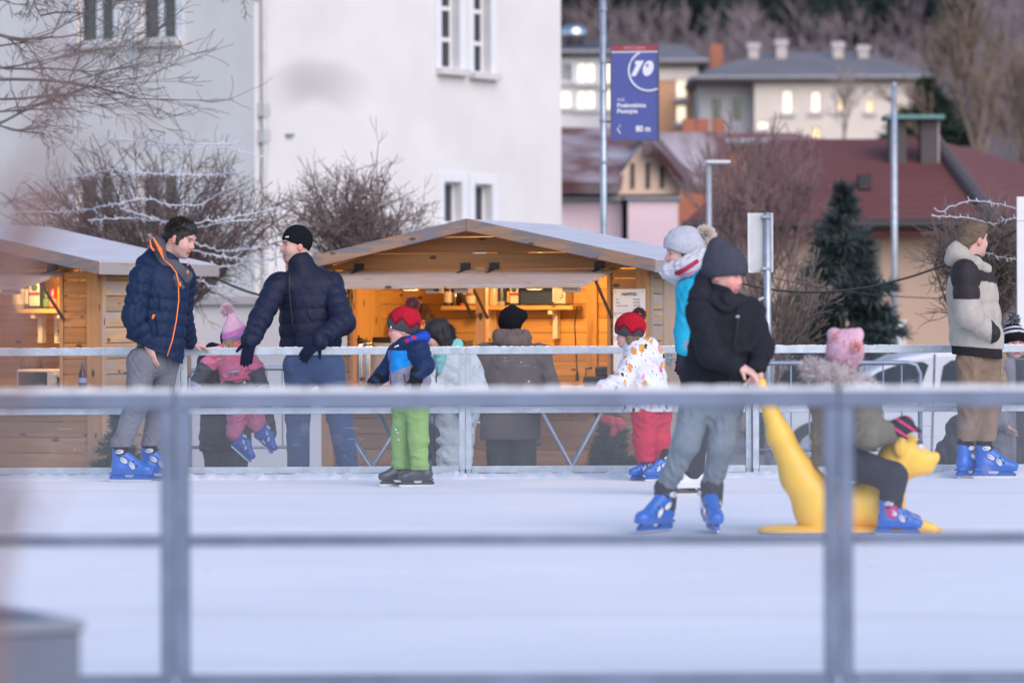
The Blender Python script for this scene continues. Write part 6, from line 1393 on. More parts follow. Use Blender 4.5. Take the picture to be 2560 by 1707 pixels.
def zig(p, C, lev):
    q = p - (hd.c); a = np.arctan2(q @ hd.s, q @ hd.f); w = lev + .030 * (2 * np.abs(((a * 3.0 / math.pi) % 1) - .5) - .5) * 2
    C = np.where((w < .062)[:, None], np.array(HGR), np.array(RED)); C = np.where(((w > .062) & (w < .095))[:, None], np.array(MAR), C); return C
part('hat', beanie(hd, (.130, .106, .124), (-.014, 0, .044), (.022, -.056), .0, .0, RED, extra=[hd.ell((-.035, 0, .085), (.110, .098, .098), k=.04)], cfun=zig), T)
pompom(T, j(1031, 760), .052, [(.20, .012, .03), (.05, .012, .02), (.28, .02, .05)], 700, .005, 5)
strip('hat_tag', [hd.p(.088, .075, .035), hd.p(.090, .072, .020)], .006, M_white, T)
NV, BB, GR = (.0095, .026, .085), (.010, .27, .72), (.27, .26, .35)
jt = [Cone(j(1022, 893), j(1026, 1000), .126, .138, k=.03, flat=(DEPTH, .85)), Cone(j(998, 884, .08), j(1045, 882, -.08), .082, k=.04), Cone(j(1020, 880), j(1013, 858), .11, .072, k=.03), Cone(j(1040, 860, .02), j(1052, 842, .02), .06, .05, k=.03)]
sl = chain([J['shR'], J['elR'], J['wrR']], [.062, .056, .048], k=.02) + chain([J['shL'], J['elL'], J['wrL']], [.064, .060, .048], k=.02)
def jc(p, C):
    dt = np.min([q.d(p[:, 0], p[:, 1], p[:, 2]) for q in jt[:1]], 0); ds = np.min([q.d(p[:, 0], p[:, 1], p[:, 2]) for q in sl], 0)
    x = p[:, 0]; z = p[:, 2]; zl = j(0, 880)[2]; z2 = j(0, 936)[2] + (x - j(975, 0)[0]) * .42
    C = np.where((z > zl)[:, None], np.array(NV), np.where((z > z2)[:, None], np.array(BB), np.array(GR))); return np.where((ds < dt - .004)[:, None], np.array(NV), C)
part('jacket', sdf_mesh('jacket', jt + sl, .007, NV, noise=folds(9, .009, 50), m=M_nylon, cfun=jc, cut=plane_cut(j(900, 1004), j(1100, 1004), j(900, 1004, 1))), T)
part('hood', sdf_mesh('hood', [Cone(j(1028, 851, -.07), j(1060, 843, 0), .034, .036, k=.03, col=(.010, .06, .42)), Cone(j(1060, 843, 0), j(1045, 850, .08), .036, .04, k=.03, col=(.010, .06, .42)), Cone(j(1016, 853, -.085), j(1034, 845, -.085), .014, .016, k=.01, col=(.55, .02, .04))], .0065, (.01, .06, .42), m=M_nylon), T)
for q, d, n, th in (('R', (-.75, -.05, -.65), (.3, .2, -.8), 1), ('L', (-.08, -.1, -1), (-.6, .6, 0), -1)): part('glove', sdf_mesh('glove', hand(J['wr' + q], d, n, .98, .28, th, r=.013) + [Cone(J['wr' + q] - unit(d) * .02, J['wr' + q] + unit(d) * .02, .046, .044, k=.02)], .006, (.012, .012, .016), m=M_cloth), T)
M_wtr = mat('white_print', (.7, .72, .75), .6)
strip('zipper', [j(988, 862, -.13), j(976, 880, -.10), j(973, 920, -.10), j(980, 975, -.12)], .004, mat('maroon_zip', (.12, .01, .02), .5), T); strip('pocket_trim', [j(1010, 935, -.145), j(1016, 970, -.15)], .005, mat('maroon_zip', (.12, .01, .02), .5), T); strip('chest_print', [j(986, 868, -.14), j(997, 863, -.145)], .005, M_wtr, T)
part('trousers', trousers(J, [.080, .066, .062], (.245, .40, .130), m=M_nylon, seed=5, amp=.010, freq=45, waist=j(1024, 985), hem=j(0, 1177)[2], extra=[Cone(J['anR'], J['anR'] - V(0, 0, .06), .062, .066, k=.02), Cone(J['anL'], J['anL'] - V(0, 0, .06), .062, .066, k=.02)]), T)
for x, y in ((988, 1072), (992, 1080), (995, 1098)): strip('knee_print', [j(x, y, -.016), j(x + 4, y + 3, -.022)], .0055, M_wtr, T)
skate(SK_BLACK, T, (j(993, 1215, .06)[0], Y0 + .06, FZ), (-1, -.25, 0), S=.74); skate(SK_BLACK, T, (j(1043, 1215, -.06)[0], Y0 - .06, FZ), (-1, -.1, 0), S=.74)

# ---------- woman in pale coat
Y0 = 28.9; j = jf(Y0)
T = person('black-haired woman in pale green-white padded coat behind the fence', (j(1125, 1330)[0], Y0, GZ))
J = dict(neck=j(1118, 890), chest=j(1130, 935), pel=j(1128, 1060), shR=j(1085, 908, -.08), shL=j(1172, 908, .02), elR=j(1075, 970, -.12), wrR=j(1098, 1008, -.20), elL=j(1192, 985, -.04), wrL=j(1160, 1020, -.16),
         hipR=j(1100, 1080), hipL=j(1150, 1080), knR=j(1098, 1200), knL=j(1146, 1200), anR=j(1098, 1312), anL=j(1146, 1312))
hd = Head(j(1092, 842), (-.88, -.36, -.22), (-.12, -.1, 1), .98)
part('body', sdf_mesh('body', body_limbs(J, .95) + hd.prims() + [hd.cone((-.02, 0, -.06), (-.08, 0, -.2), .05, .055, k=.02, col=SKIN)], .0068, SKIN, cfun=hd.color(), m=M_skin), T); hd.eyes(T)
part('hair', sdf_mesh('hair', [hd.ell((-.02, 0, .035), (.116, .094, .104)), hd.cone((-.05, .05, -.02), (-.055, .062, -.135), .055, .03, k=.03), hd.cone((-.06, -.04, -.02), (-.07, -.05, -.12), .05, .03, k=.03), hd.cone((.01, .078, 0), (-.01, .085, -.11), .03, .016, k=.02), hd.cone((.01, -.078, 0), (0, -.085, -.10), .03, .016, k=.02),
    Ell(hd.p(.090, 0, -.045), (.068, .066, .098), hd.R, op='-', k=.012)], .006, (.012, .010, .013), noise=folds(3, .003, 160, (1, 1, .3)), m=M_hair), T)
hair_fur(hd, T, 1300, .055, [(.012, .010, .012), (.022, .018, .02)], 7, r=(.117, .096, .105), c0=(-.02, 0, .03), front=.75, low=-.6, sweep=(-.15, 0, -1.0), w=.004, off=.12, jit=.12)
WCT = (.58, .62, .62)
ck = [Cone(j(1132, 930), j(1136, 1030), .185, .19, k=.03, flat=(DEPTH, .75), quilt=(.14, .012, .2)), Cone(j(1134, 1030), j(1128, 1165), .17, .155, k=.03, flat=(DEPTH, .75), quilt=(.14, .012, .2)), Cone(j(1100, 908), j(1162, 905), .085, k=.04)] + chain([J['shR'], J['elR'], J['wrR']], [.085, .08, .06], k=.03, quilt=(.12, .012, 0)) + chain([J['shL'], J['elL'], J['wrL']], [.09, .085, .062], k=.03, quilt=(.12, .012, 0))
part('coat', sdf_mesh('coat', ck, .0085, WCT, noise=folds(6, .009, 40), m=M_nylon, cut=plane_cut(j(1050, 1172), j(1200, 1172), j(1050, 1172, 1))), T)
part('hoodie', sdf_mesh('hoodie', [Cone(j(1120, 872, -.02), j(1143, 862, .04), .045, .04, k=.03), Cone(j(1143, 862, .04), j(1140, 885, -.02), .04, .045, k=.03), Cone(j(1100, 893, -.15), j(1098, 930, -.175), .05, .02, k=.02)], .008, (.20, .52, .50), noise=folds(2, .008, 60), m=M_cloth), T)
strip('zipper', [j(1082, 898, -.15), j(1093, 922, -.18), j(1090, 960, -.185), j(1085, 1010, -.18), j(1088, 1160, -.16)], .006, M_zip, T)
part('trousers', trousers(J, [.095, .075, .07], (.03, .045, .09), seed=2, amp=.006), T)
for q in 'RL': part('shoe', sdf_mesh('shoe', [Cone(J['an' + q], (J['an' + q][0] - .05, Y0 - .1, GZ + .04), .05, .04)], .01, (.03, .03, .03), m=M_cloth, cut=lambda X, Y, Z: GZ - Z), T)
strip('sleeve_print', [j(1172, 936, -.10), j(1178, 936, -.10)], .008, M_black, T)

# ---------- man in brown hooded coat at the counter, from behind
Y0 = 29.5; j = jf(Y0)
T = person('man in brown hooded coat and black beanie at the counter, seen from behind', (j(1280, 1325)[0], Y0, GZ))
J = dict(neck=j(1280, 852), chest=j(1280, 910), pel=j(1276, 1060), shR=j(1212, 888, 0), shL=j(1350, 888, 0), elR=j(1196, 968, .02), wrR=j(1222, 1010, .2), elL=j(1372, 968, .02), wrL=j(1345, 1015, .2),
         hipR=j(1248, 1080), hipL=j(1308, 1080), knR=j(1246, 1195), knL=j(1312, 1195), anR=j(1244, 1305), anL=j(1316, 1305))
hd = Head(j(1275, 818), (-.15, 1, -.15), S=.98)
part('body', sdf_mesh('body', body_limbs(J) + hd.prims() + [hd.cone((-.02, 0, -.06), (-.03, 0, -.2), .055, .06, k=.02, col=SKIN)] + hand(J['wrR'], (.3, 1, 0), (0, 0, -1), 1., .3, -1, col=SKIN) + hand(J['wrL'], (-.3, 1, 0), (0, 0, -1), 1., .3, 1, col=SKIN), .0075, SKIN, m=M_skin), T); hd.eyes(T)
part('hat', beanie(hd, (.112, .096, .112), (-.014, 0, .045), (.045, -.06), .0, col=(.010, .009, .011), extra=[hd.cone((-.03, -.03, .09), (-.05, -.085, .085), .07, .05, k=.04)], noise=folds(2, .002, 40)), T)
BRN = (.135, .105, .098)
ck = [Cone(j(1280, 920), j(1276, 1090), .235, .235, k=.04, flat=(DEPTH, .65)), Cone(j(1228, 890), j(1335, 890), .095, k=.05)] + chain([J['shR'], J['elR'], J['wrR']], [.098, .088, .07], k=.03) + chain([J['shL'], J['elL'], J['wrL']], [.098, .088, .07], k=.03)
part('coat', sdf_mesh('coat', ck, .009, BRN, noise=folds(7, .010, 45, (1, 1, 1), True), m=M_cloth, cut=plane_cut(j(1100, 1100), j(1400, 1100), j(1100, 1100, 1))), T)
part('hood', sdf_mesh('hood', [Ell(j(1282, 856, -.10), (.150, .085, .080), k=.03), Cone(j(1248, 838, -.07), j(1312, 838, -.07), .055, k=.03)], .008, BRN, noise=folds(12, .010, 70, (1, 1, 1), True), m=M_cloth), T)
part('trousers', trousers(J, [.105, .088, .08], (.035, .04, .038), seed=2), T)
for q in 'RL': part('shoe', sdf_mesh('shoe', [Cone(J['an' + q], (J['an' + q][0], Y0 + .1, GZ + .04), .05, .04)], .01, (.03, .03, .03), m=M_cloth, cut=lambda X, Y, Z: GZ - Z), T)

# ---------- girl in the printed white jacket
Y0 = 26.2; j = jf(Y0); FZ = ICE
T = person('girl in white patterned jacket, red trousers and red bobble hat', (j(1630, 1200)[0], Y0, FZ))
J = dict(neck=j(1588, 876), chest=j(1612, 920), pel=j(1622, 1015), shR=j(1632, 900, .10), shL=j(1580, 908, -.10), elL=j(1556, 955, -.18), wrL=j(1512, 970, -.22), elR=j(1640, 950, .16), wrR=j(1600, 985, .20),
         hipR=j(1645, 1035, .05), hipL=j(1613, 1035, -.05), knR=j(1646, 1100, .05), knL=j(1612, 1100, -.05), anR=j(1642, 1158, .05), anL=j(1616, 1148, -.05))
hd = Head(j(1572, 836), (-.93, .30, -.12), (-.05, 0, 1), .80, True)
part('body', sdf_mesh('body', body_limbs(J, .7, skin=SKIN_C) + hd.prims(SKIN_C) + [hd.cone((-.02, 0, -.06), (-.05, 0, -.18), .055, .06, k=.02, col=SKIN_C)], .0068, SKIN_C, cfun=hd.color((.3, .2, .13)), m=M_skin), T); hd.eyes(T)
part('hat', beanie(hd, (.132, .108, .126), (-.014, 0, .044), (.020, -.060), .0, .0, RED, extra=[hd.ell((-.035, 0, .085), (.110, .098, .098), k=.04)], cfun=zig), T)
pompom(T, j(1598, 786), .052, [(.16, .012, .025), (.04, .010, .016), (.22, .02, .04)], 700, .005, 6); strip('hat_tag', [hd.p(.092, -.060, .030), hd.p(.094, -.058, .018)], .006, M_white, T)
part('hair', sdf_mesh('hair', [hd.cone((-.02, .078, -.03), (-.03, .085, -.14), .03, .016), hd.cone((-.06, .04, -.04), (-.07, .05, -.13), .04, .03, k=.02)], .0065, (.16, .10, .06), noise=folds(3, .008, 150), m=M_hair), T)
# patterned cloth: scattered mustard, pink, grey and black motifs on white
m, N, L, b = nodes('patterned_cloth'); M_print = m
tc = N.new('ShaderNodeTexCoord'); out = None
base = N.new('ShaderNodeRGB'); base.outputs[0].default_value = (.66, .67, .74, 1); cur = base.outputs[0]
for sc_v, thr, cols, rot in ((10., .31, ((.62, .30, .05), (.62, .30, .05), (.66, .36, .10), (.62, .30, .05)), .5), (13., .23, ((.70, .22, .45), (.10, .13, .20), (.70, .22, .45), (.03, .03, .04)), 1.3), (36., .20, ((.04, .04, .05), (.5, .5, .55), (.12, .14, .2), (.04, .04, .05)), .2)):
    mp = N.new('ShaderNodeMapping'); mp.inputs['Rotation'].default_value = (rot, rot * .6, rot * 1.7); mp.inputs['Scale'].default_value = (1.5, 1.0, .75); mp.inputs['Location'].default_value = (rot * 7, 3 * rot, rot); L.new(tc.outputs['Object'], mp.inputs[0])
    nz = N.new('ShaderNodeTexNoise'); nz.inputs['Scale'].default_value = 60; L.new(tc.outputs['Object'], nz.inputs['Vector'])
    av = N.new('ShaderNodeVectorMath'); av.operation = 'MULTIPLY_ADD'; av.inputs[1].default_value = (.022, .022, .022); L.new(nz.outputs['Color'], av.inputs[0]); L.new(mp.outputs[0], av.inputs[2])
    vo = N.new('ShaderNodeTexVoronoi'); vo.inputs['Scale'].default_value = sc_v; vo.inputs['Randomness'].default_value = .75; L.new(av.outputs[0], vo.inputs['Vector'])
    lt = N.new('ShaderNodeMath'); lt.operation = 'LESS_THAN'; lt.inputs[1].default_value = thr; L.new(vo.outputs['Distance'], lt.inputs[0])
    sx = N.new('ShaderNodeSeparateColor'); L.new(vo.outputs['Color'], sx.inputs[0]); rp = N.new('ShaderNodeValToRGB'); rp.color_ramp.interpolation = 'CONSTANT'
    while len(rp.color_ramp.elements) < 4: rp.color_ramp.elements.new(.5)
    for i, cc in enumerate(cols): rp.color_ramp.elements[i].position = i * .25; rp.color_ramp.elements[i].color = (*cc, 1)
    L.new(sx.outputs[0], rp.inputs[0]); mx = N.new('ShaderNodeMix'); mx.data_type = 'RGBA'; L.new(lt.outputs[0], mx.inputs[0]); L.new(cur, mx.inputs[6]); L.new(rp.outputs[0], mx.inputs[7]); cur = mx.outputs[2]
L.new(cur, b.inputs['Base Color']); b.inputs['Roughness'].default_value = .6
jk = [Cone(j(1608, 908), j(1618, 1022), .138, .168, k=.03, flat=(DEPTH, .85)), Cone(j(1588, 902, -.07), j(1628, 898, .08), .085, k=.04), Cone(j(1600, 885, -.02), j(1588, 868), .10, .085, k=.03), Ell(j(1622, 890, -.03), (.095, .085, .075), k=.03), Cone(j(1585, 872, -.05), j(1625, 862, -.03), .05, .055, k=.03)] + chain([J['shL'], J['elL'], J['wrL']], [.076, .070, .056], k=.02) + chain([J['shR'], J['elR'], J['wrR']], [.07, .065, .055], k=.02)
part('jacket', sdf_mesh('jacket', jk, .0075, (.7, .7, .75), noise=folds(13, .010, 50), m=M_print, cut=plane_cut(j(1500, 1030), j(1700, 1030), j(1500, 1030, 1))), T)
part('mitten', sdf_mesh('mitten', [Cone(J['wrL'], j(1496, 974, -.24), .034, .034), Cone(J['wrL'], j(1500, 966, -.26), .016, .013, k=.02)], .006, (.62, .22, .42), m=M_cloth), T)
strip('collar_trim', [j(1570, 880, -.10), j(1580, 872, -.11), j(1592, 860, -.10)], .006, mat('pink_trim', (.70, .06, .26), .6), T)
part('trousers', trousers(J, [.092, .080, .070], (.50, .018, .060), m=M_nylon, seed=8, amp=.010, freq=45, waist=j(1625, 1015), hem=j(0, 1160)[2]), T)
skate(SK_BLUE, T, (j(1612, 1196, -.05)[0], Y0 - .05, FZ), (-1, -.55, 0), S=.70); skate(SK_BLUE, T, (j(1645, 1200, .02)[0], Y0 - .12, FZ), (-1, -.6, 0), S=.70)

# ---------- woman in turquoise, half hidden
Y0 = 24.0; j = jf(Y0)
T = person('woman in turquoise jacket and grey fur-bobble hat behind the teenager', (j(1735, 1240)[0], Y0, FZ))
J = dict(neck=j(1730, 690), chest=j(1738, 760), pel=j(1745, 905), shR=j(1752, 728, .14), shL=j(1726, 730, -.14), elL=j(1712, 830, -.16), wrL=j(1708, 872, -.22), elR=j(1750, 830, .18), wrR=j(1725, 880, .22),
         hipR=j(1750, 925, .08), hipL=j(1738, 925, -.08), knR=j(1742, 1060, .08), knL=j(1738, 1060, -.06), anR=j(1752, 1172, .08), anL=j(1735, 1172, -.06))
hd = Head(j(1706, 637), (-.985, -.17, -.04), (0, 0, 1), .98)
part('body', sdf_mesh('body', body_limbs(J, .95) + hd.prims() + [hd.cone((-.02, 0, -.06), (-.07, 0, -.2), .05, .055, k=.02, col=SKIN)], .0068, SKIN, cfun=hd.color((.2, .13, .08)), m=M_skin), T); hd.eyes(T)
part('hair', sdf_mesh('hair', [hd.cone((.015, -.076, .03), (-.015, -.082, -.06), .018, .02), hd.cone((.015, .076, .03), (-.015, .082, -.06), .018, .02)], .0065, (.13, .08, .05), noise=folds(3, .006, 150), m=M_hair), T)
part('hat', beanie(hd, (.130, .104, .112), (-.012, 0, .060), (.045, -.050), .0, col=(.44, .455, .52), extra=[hd.ell((-.035, 0, .07), (.115, .10, .10), k=.04)], noise=folds(5, .006, 50)), T)
pompom(T, j(1763, 590), .075, [(.80, .70, .61), (.84, .76, .68), (.74, .62, .53)], 1400, .0032, 8)
part('scarf', sdf_mesh('scarf', [Cone(j(1674, 678, -.05), j(1715, 668, -.11), .050, .055, k=.03), Cone(j(1715, 668, -.11), j(1752, 642, -.06), .055, .058, k=.03), Cone(j(1674, 678, -.05), j(1690, 690, .08), .05, .05, k=.03), Cone(j(1690, 700, -.02), j(1695, 684, -.06), .03, .05, k=.03)], .007, (.52, .53, .58), noise=folds(4, .012, 110), m=M_knit), T)
TQ = (.012, .33, .52)
jk = [Cone(j(1740, 750), j(1748, 905), .16, .165, k=.03, flat=(V(1, 0, 0), .78)), Cone(J['shL'], J['shR'], .085, k=.04), Cone(j(1738, 715), j(1735, 690), .12, .085, k=.03)] + chain([J['shL'], J['elL'], J['wrL']], [.078, .064, .05], k=.03) + chain([J['shR'], J['elR'], J['wrR']], [.075, .064, .05], k=.03)
part('jacket', sdf_mesh('jacket', jk, .008, TQ, noise=folds(6, .009, 45), m=M_nylon, cfun=lambda p, C: np.where((np.abs(p[:, 2] - j(0, 868)[2]) < .025)[:, None] & (p[:, 0] > j(1702, 0)[0])[:, None], np.array((.2, .22, .30)), C)), T)
strip('collar_band', [j(1690, 684, -.135), j(1715, 672, -.185), j(1745, 652, -.17)], .014, mat('crimson', (.40, .012, .06), .7), T); strip('pink_piping', [j(1694, 688, -.14), j(1720, 684, -.19), j(1745, 676, -.18)], .005, mat('pink_trim', (.70, .06, .26), .6), T); strip('pink_cuff', [j(1702, 846, -.23), j(1708, 852, -.23)], .012, mat('pink_trim', (.70, .06, .26), .6), T)
part('trousers', trousers(J, [.10, .080, .072], (.016, .017, .024), seed=3, waist=j(1745, 890)), T)
for q, n_ in (('L', .9), ('R', -.9)): part('glove', sdf_mesh('glove', hand(J['wr' + q], (-.1, -.1, -1), (-.3, n_, 0), 1., .3, 1, r=.011), .0065, (.02, .02, .03), m=M_cloth), T)
skate(SK_WHITE, T, (j(1728, 1240, -.06)[0], Y0 - .06, FZ), (-1, -.1, 0), S=.88); skate(SK_WHITE, T, (j(1748, 1238, .08)[0], Y0 + .08, FZ), (-1, .1, 0), S=.88)

# ---------- teenager pushing the yellow animal
Y0 = 20.0; j = jf(Y0)
T = person('teenager in black hooded jacket and charcoal beanie pushing the yellow ride-on', (j(1720, 1330)[0], Y0, FZ))
J = dict(neck=j(1800, 742), chest=j(1812, 815), pel=j(1785, 985), shR=j(1748, 778, -.08), shL=j(1878, 782, .08), elR=j(1776, 884, -.20), wrR=j(1846, 914, -.26), elL=j(1902, 872, .02), wrL=j(1892, 925, -.14),
         hipR=j(1742, 1010, -.02), hipL=j(1815, 1010, .02), knR=j(1714, 1110, -.10), knL=j(1803, 1110, -.06), anR=j(1664, 1220, .0), anL=j(1780, 1212, .02))
hd = Head(j(1812, 688), (.84, -.46, -.22), (.16, -.05, 1), .93, True)
part('body', sdf_mesh('body', body_limbs(J, .88, skin=SKIN_C) + hd.prims(SKIN_C) + [hd.cone((-.02, 0, -.06), (-.05, 0, -.19), .052, .058, k=.02, col=SKIN_C)] + hand(J['wrR'], (.85, -.15, -.45), (0, .2, -1), .90, .42, -1, col=SKIN_C) + hand(J['wrL'], (.10, -.25, -1), (-.5, -.6, 0), .90, .62, 1, col=SKIN_C), .0055, SKIN_C, cfun=hd.color((.25, .17, .11)), m=M_skin), T); hd.eyes(T)
part('hat', beanie(hd, (.124, .100, .122), (-.016, 0, .046), (.022, -.052), .085, .007, (.060, .062, .085), extra=[hd.cone((-.05, 0, .10), (-.08, 0, .15), .075, .05, k=.06)], noise=folds(7, .004, 50)), T)
BK = (.016, .017, .025)
jk = [Cone(j(1812, 805), j(1786, 985), .168, .185, k=.03, flat=(DEPTH, .78)), Cone(j(1765, 782, -.06), j(1862, 782, .07), .085, k=.05), Cone(j(1806, 780), j(1798, 742), .13, .085, k=.04)] + chain([J['shR'], J['elR'], J['wrR'] - V(.02, 0, 0)], [.078, .072, .054], k=.03) + chain([J['shL'], J['elL'], J['wrL'] + V(0, 0, .02)], [.078, .070, .052], k=.03)
part('jacket', sdf_mesh('jacket', jk, .0075, BK, noise=folds(15, .012, 50, (1, 1, 1), True), m=M_cloth, cut=plane_cut(j(1680, 992), j(1950, 992), j(1700, 992, 1))), T)
part('hood', sdf_mesh('hood', [Cone(j(1752, 742, -.04), j(1772, 700, .06), .060, .06, k=.03), Cone(j(1752, 742, -.04), j(1815, 762, -.12), .055, .045, k=.03), Cone(j(1815, 762, -.12), j(1850, 752, -.05), .045, .035, k=.03), Cone(j(1772, 700, .06), j(1800, 730, .12), .06, .05, k=.03)], .0075, (.020, .021, .030), noise=folds(1, .010, 50), m=M_cloth), T)
strip('zipper', [j(1842, 765, -.13), j(1845, 800, -.15), j(1838, 850, -.15), j(1822, 980, -.16)], .004, M_zip, T); strip('chest_logo', [j(1840, 792, -.165), j(1848, 791, -.16)], .007, mat('pale_logo', (.4, .45, .55), .5), T)
part('trousers', trousers(J, [.090, .070, .056], (.165, .205, .245), m=M_cloth, seed=12, amp=.011, freq=42, waist=j(1786, 975), hem=j(0, 1238)[2]), T)
for q in 'RL': part('sock', sdf_mesh('sock', [Cone(J['an' + q] - V(0, 0, .0), J['an' + q] - V(0, 0, .09), .062, .055)], .008, (.03, .032, .04), m=M_cloth), T)
skate(SK_BLUE, T, (j(1636, 1330, -.05)[0], Y0 - .05, FZ), (-.62, -.78, 0), (.18, 0, 1), .93); skate(SK_BLUE, T, (j(1783, 1330, -.05)[0], Y0 - .05, FZ), (.12, -1, 0), (-.05, 0, 1), .93)

# ---------- yellow ride-on animal
Y0 = 19.9; j = jf(Y0)
ra = thing('ride_on_animal', 'yellow plastic ride-on animal skating aid with push handle', 'skating aid', (j(2120, 1335)[0], Y0, FZ))
M_yel = mat('yellow_plastic', (.90, .53, .045), .38, var=.13, vscale=5, bump=.05, bscale=25, spec=.5, coat=.1)
by = [Cone(j(1904, 962), j(1916, 1000), .022, .034, k=.02), Cone(j(1916, 1000), j(1950, 1090), .038, .062, k=.04), Cone(j(1950, 1090), j(1998, 1190), .062, .092, k=.04), Cone(j(1998, 1190), j(2052, 1262), .092, .120, k=.05), Cone(j(2045, 1262), j(2205, 1268), .122, .118, k=.06), Cone(j(2048, 1280), j(2060, 1315), .11, .12, k=.05), Cone(j(2195, 1250), j(2232, 1168), .112, .102, k=.06),
      Ell(j(2258, 1128), (.105, .098, .098), k=.05), Cone(j(2280, 1150), j(2330, 1146), .068, .036, k=.04), Ell(j(2341, 1140), (.016, .022, .020), k=.015), Cone(j(2290, 1165), j(2318, 1170), .052, .034, k=.04), Ell(j(2250, 1114, -.110), (.036, .022, .062), k=.012), Ell(j(2250, 1114, .110), (.036, .022, .062), k=.012),
      Cone(j(2215, 1290, -.08), j(2330, 1322, -.11), .06, .03, k=.04), Cone(j(2215, 1290, .08), j(2330, 1322, .11), .06, .03, k=.04)]
part('body', sdf_mesh('animal_body', by, .0085, (.7, .4, .03), m=M_yel), ra)
part('base', sdf_mesh('base', [Cone(j(1965, 1324), j(2300, 1324), .15, .12, flat=(V(0, 0, 1), .20))], .0075, (.7, .4, .03), m=M_yel, cut=lambda X, Y, Z: ICE + .002 - Z), ra)
part('handle', MB().tube([j(1888, 950, .06), j(1903, 957, -.10)], .019, 12).mesh('handle', M_yel, True), ra)
part('handle_knob', sdf_mesh('handle_knob', [Ell(j(1904, 958, -.11), (.026, .024, .026))], .006, (.75, .5, .03), m=M_yel), ra)
for s in (-1, 1):
    e = part('eye', sdf_mesh('eye', [Ell(j(2300, 1112, .066 * s), (.018, .012, .028))], .004, (.7, .7, .72), cfun=lambda p, C: np.where((np.abs(p[:, 2] - j(0, 1110)[2]) < .016)[:, None], np.array((.04, .06, .12)), C), m=M_skin), ra)

# ---------- child riding it
T = person('small child in olive parka and pink fluffy hat riding the yellow animal', (j(2100, 1335)[0], Y0, FZ))
J = dict(neck=j(2108, 945), chest=j(2096, 1010), pel=j(2098, 1150), shR=j(2160, 1000, -.08), shL=j(2060, 1000, .08), elR=j(2170, 1085, -.20), wrR=j(2222, 1080, -.13), elL=j(2120, 1085, .20), wrL=j(2215, 1085, .13),
         hipR=j(2125, 1155, -.12), hipL=j(2125, 1155, .12), knR=j(2232, 1192, -.20), knL=j(2232, 1192, .20), anR=j(2228, 1272, -.19), anL=j(2228, 1272, .19))
hd = Head(j(2113, 890), (.35, .93, -.1), (0, 0, 1), .82, True)
part('body', sdf_mesh('body', body_limbs(J, .72, skin=SKIN_C) + hd.prims(SKIN_C) + [hd.cone((-.02, 0, -.06), (-.03, 0, -.18), .055, .06, k=.02, col=SKIN_C)], .0075, SKIN_C, m=M_skin), T); hd.eyes(T)
PKH = (.64, .40, .50)
hpr = [hd.ell((-.012, 0, .030), (.125, .112, .130)), hd.ell((-.012, .075, .135), (.035, .045, .045), k=.03), hd.ell((-.012, -.075, .135), (.035, .045, .045), k=.03)]
part('hat', sdf_mesh('hat', hpr, .007, PKH, noise=folds(9, .006, 120), m=M_knit), T)
v = sphere_pts(2600, 9); c_ = hd.p(-.012, 0, .03); part('hat_fluff', fur('hat_fluff', c_ + (v * np.array((.120, .108, .126)) * hd.S) @ hd.R, v @ hd.R, .018, .0025, M_furm, 1, .5, [(.68, .44, .54), (.60, .36, .48), (.74, .54, .62)]), T)
pompom(T, j(2092, 845, -.04), .036, [(.82, .42, .42)], 500, .0025, 2, 'hat_ear'); pompom(T, j(2141, 868, -.12), .038, [(.86, .46, .44)], 500, .0025, 3, 'hat_ear')
OL = (.155, .140, .108)
jk = [Cone(j(2096, 1000), j(2096, 1150), .150, .160, k=.04, flat=(V(1, 0, 0), .92), quilt=(.16, .010, .3)), Cone(j(2062, 990, .06), j(2148, 990, -.06), .10, k=.05), Cone(j(2098, 985), j(2106, 945), .14, .10, k=.04)] + chain([J['shR'], J['elR'], J['wrR']], [.088, .080, .062], k=.03) + chain([J['shL'], J['elL'], J['wrL']], [.08, .07, .055], k=.03)
part('parka', sdf_mesh('parka', jk, .0085, OL, noise=folds(17, .011, 50, (1, 1, 1), True), m=M_cloth, cut=plane_cut(j(2000, 1172), j(2200, 1150), j(2000, 1172, 1))), T)
cur = [j(2030, 915, .08), j(2028, 925, -.04), j(2062, 930, -.14), j(2100, 938, -.17), j(2140, 955, -.16), j(2168, 975, -.08), j(2165, 965, .06)]
rg = np.random.RandomState(4); pts, dr = [], []
for i in range(len(cur) - 1):
    for k in range(520):
        t_ = rg.rand(); p = cur[i] * (1 - t_) + cur[i+1] * t_; d = unit(rg.normal(size=3)); pts.append(p + d * .030); dr.append(d + V(0, 0, -.25))
part('hood_roll', sdf_mesh('hood_roll', chain(cur, [.042] * 7, k=.02), .009, (.36, .31, .31), noise=folds(3, .01, 120), m=M_furm), T)
part('fur_trim', fur('fur_trim', np.array(pts), np.array(dr), .055, .0032, M_furm, 4, .35, [(.50, .44, .44), (.60, .55, .57), (.30, .24, .23), (.68, .63, .66)]), T)
part('trousers', trousers(J, [.088, .075, .056], (.020, .023, .036), m=M_cloth, seed=2, amp=.006), T)
part('sock', sdf_mesh('sock', [Cone(J['anR'] + V(0, 0, .015), J['anR'] - V(0, 0, .02), .058)], .008, (.45, .05, .20), m=M_cloth), T)
gl = hand(J['wrR'], (1, .05, .28), (0.1, .3, -1), 1.0, .35, -1, r=.0125) + [Cone(J['wrR'] - V(.02, 0, 0), j(2262, 1062, -.13), .046, .050, k=.02)]
part('glove', sdf_mesh('glove', gl, .0058, (.014, .014, .02), m=M_knit, cfun=lambda p, C: np.where(((np.abs(np.sin(p[:, 0] * 38 + p[:, 2] * 55)) > .93) | (p[:, 0] < J['wrR'][0] + .0))[:, None], np.array((.80, .04, .20)), C)), T)
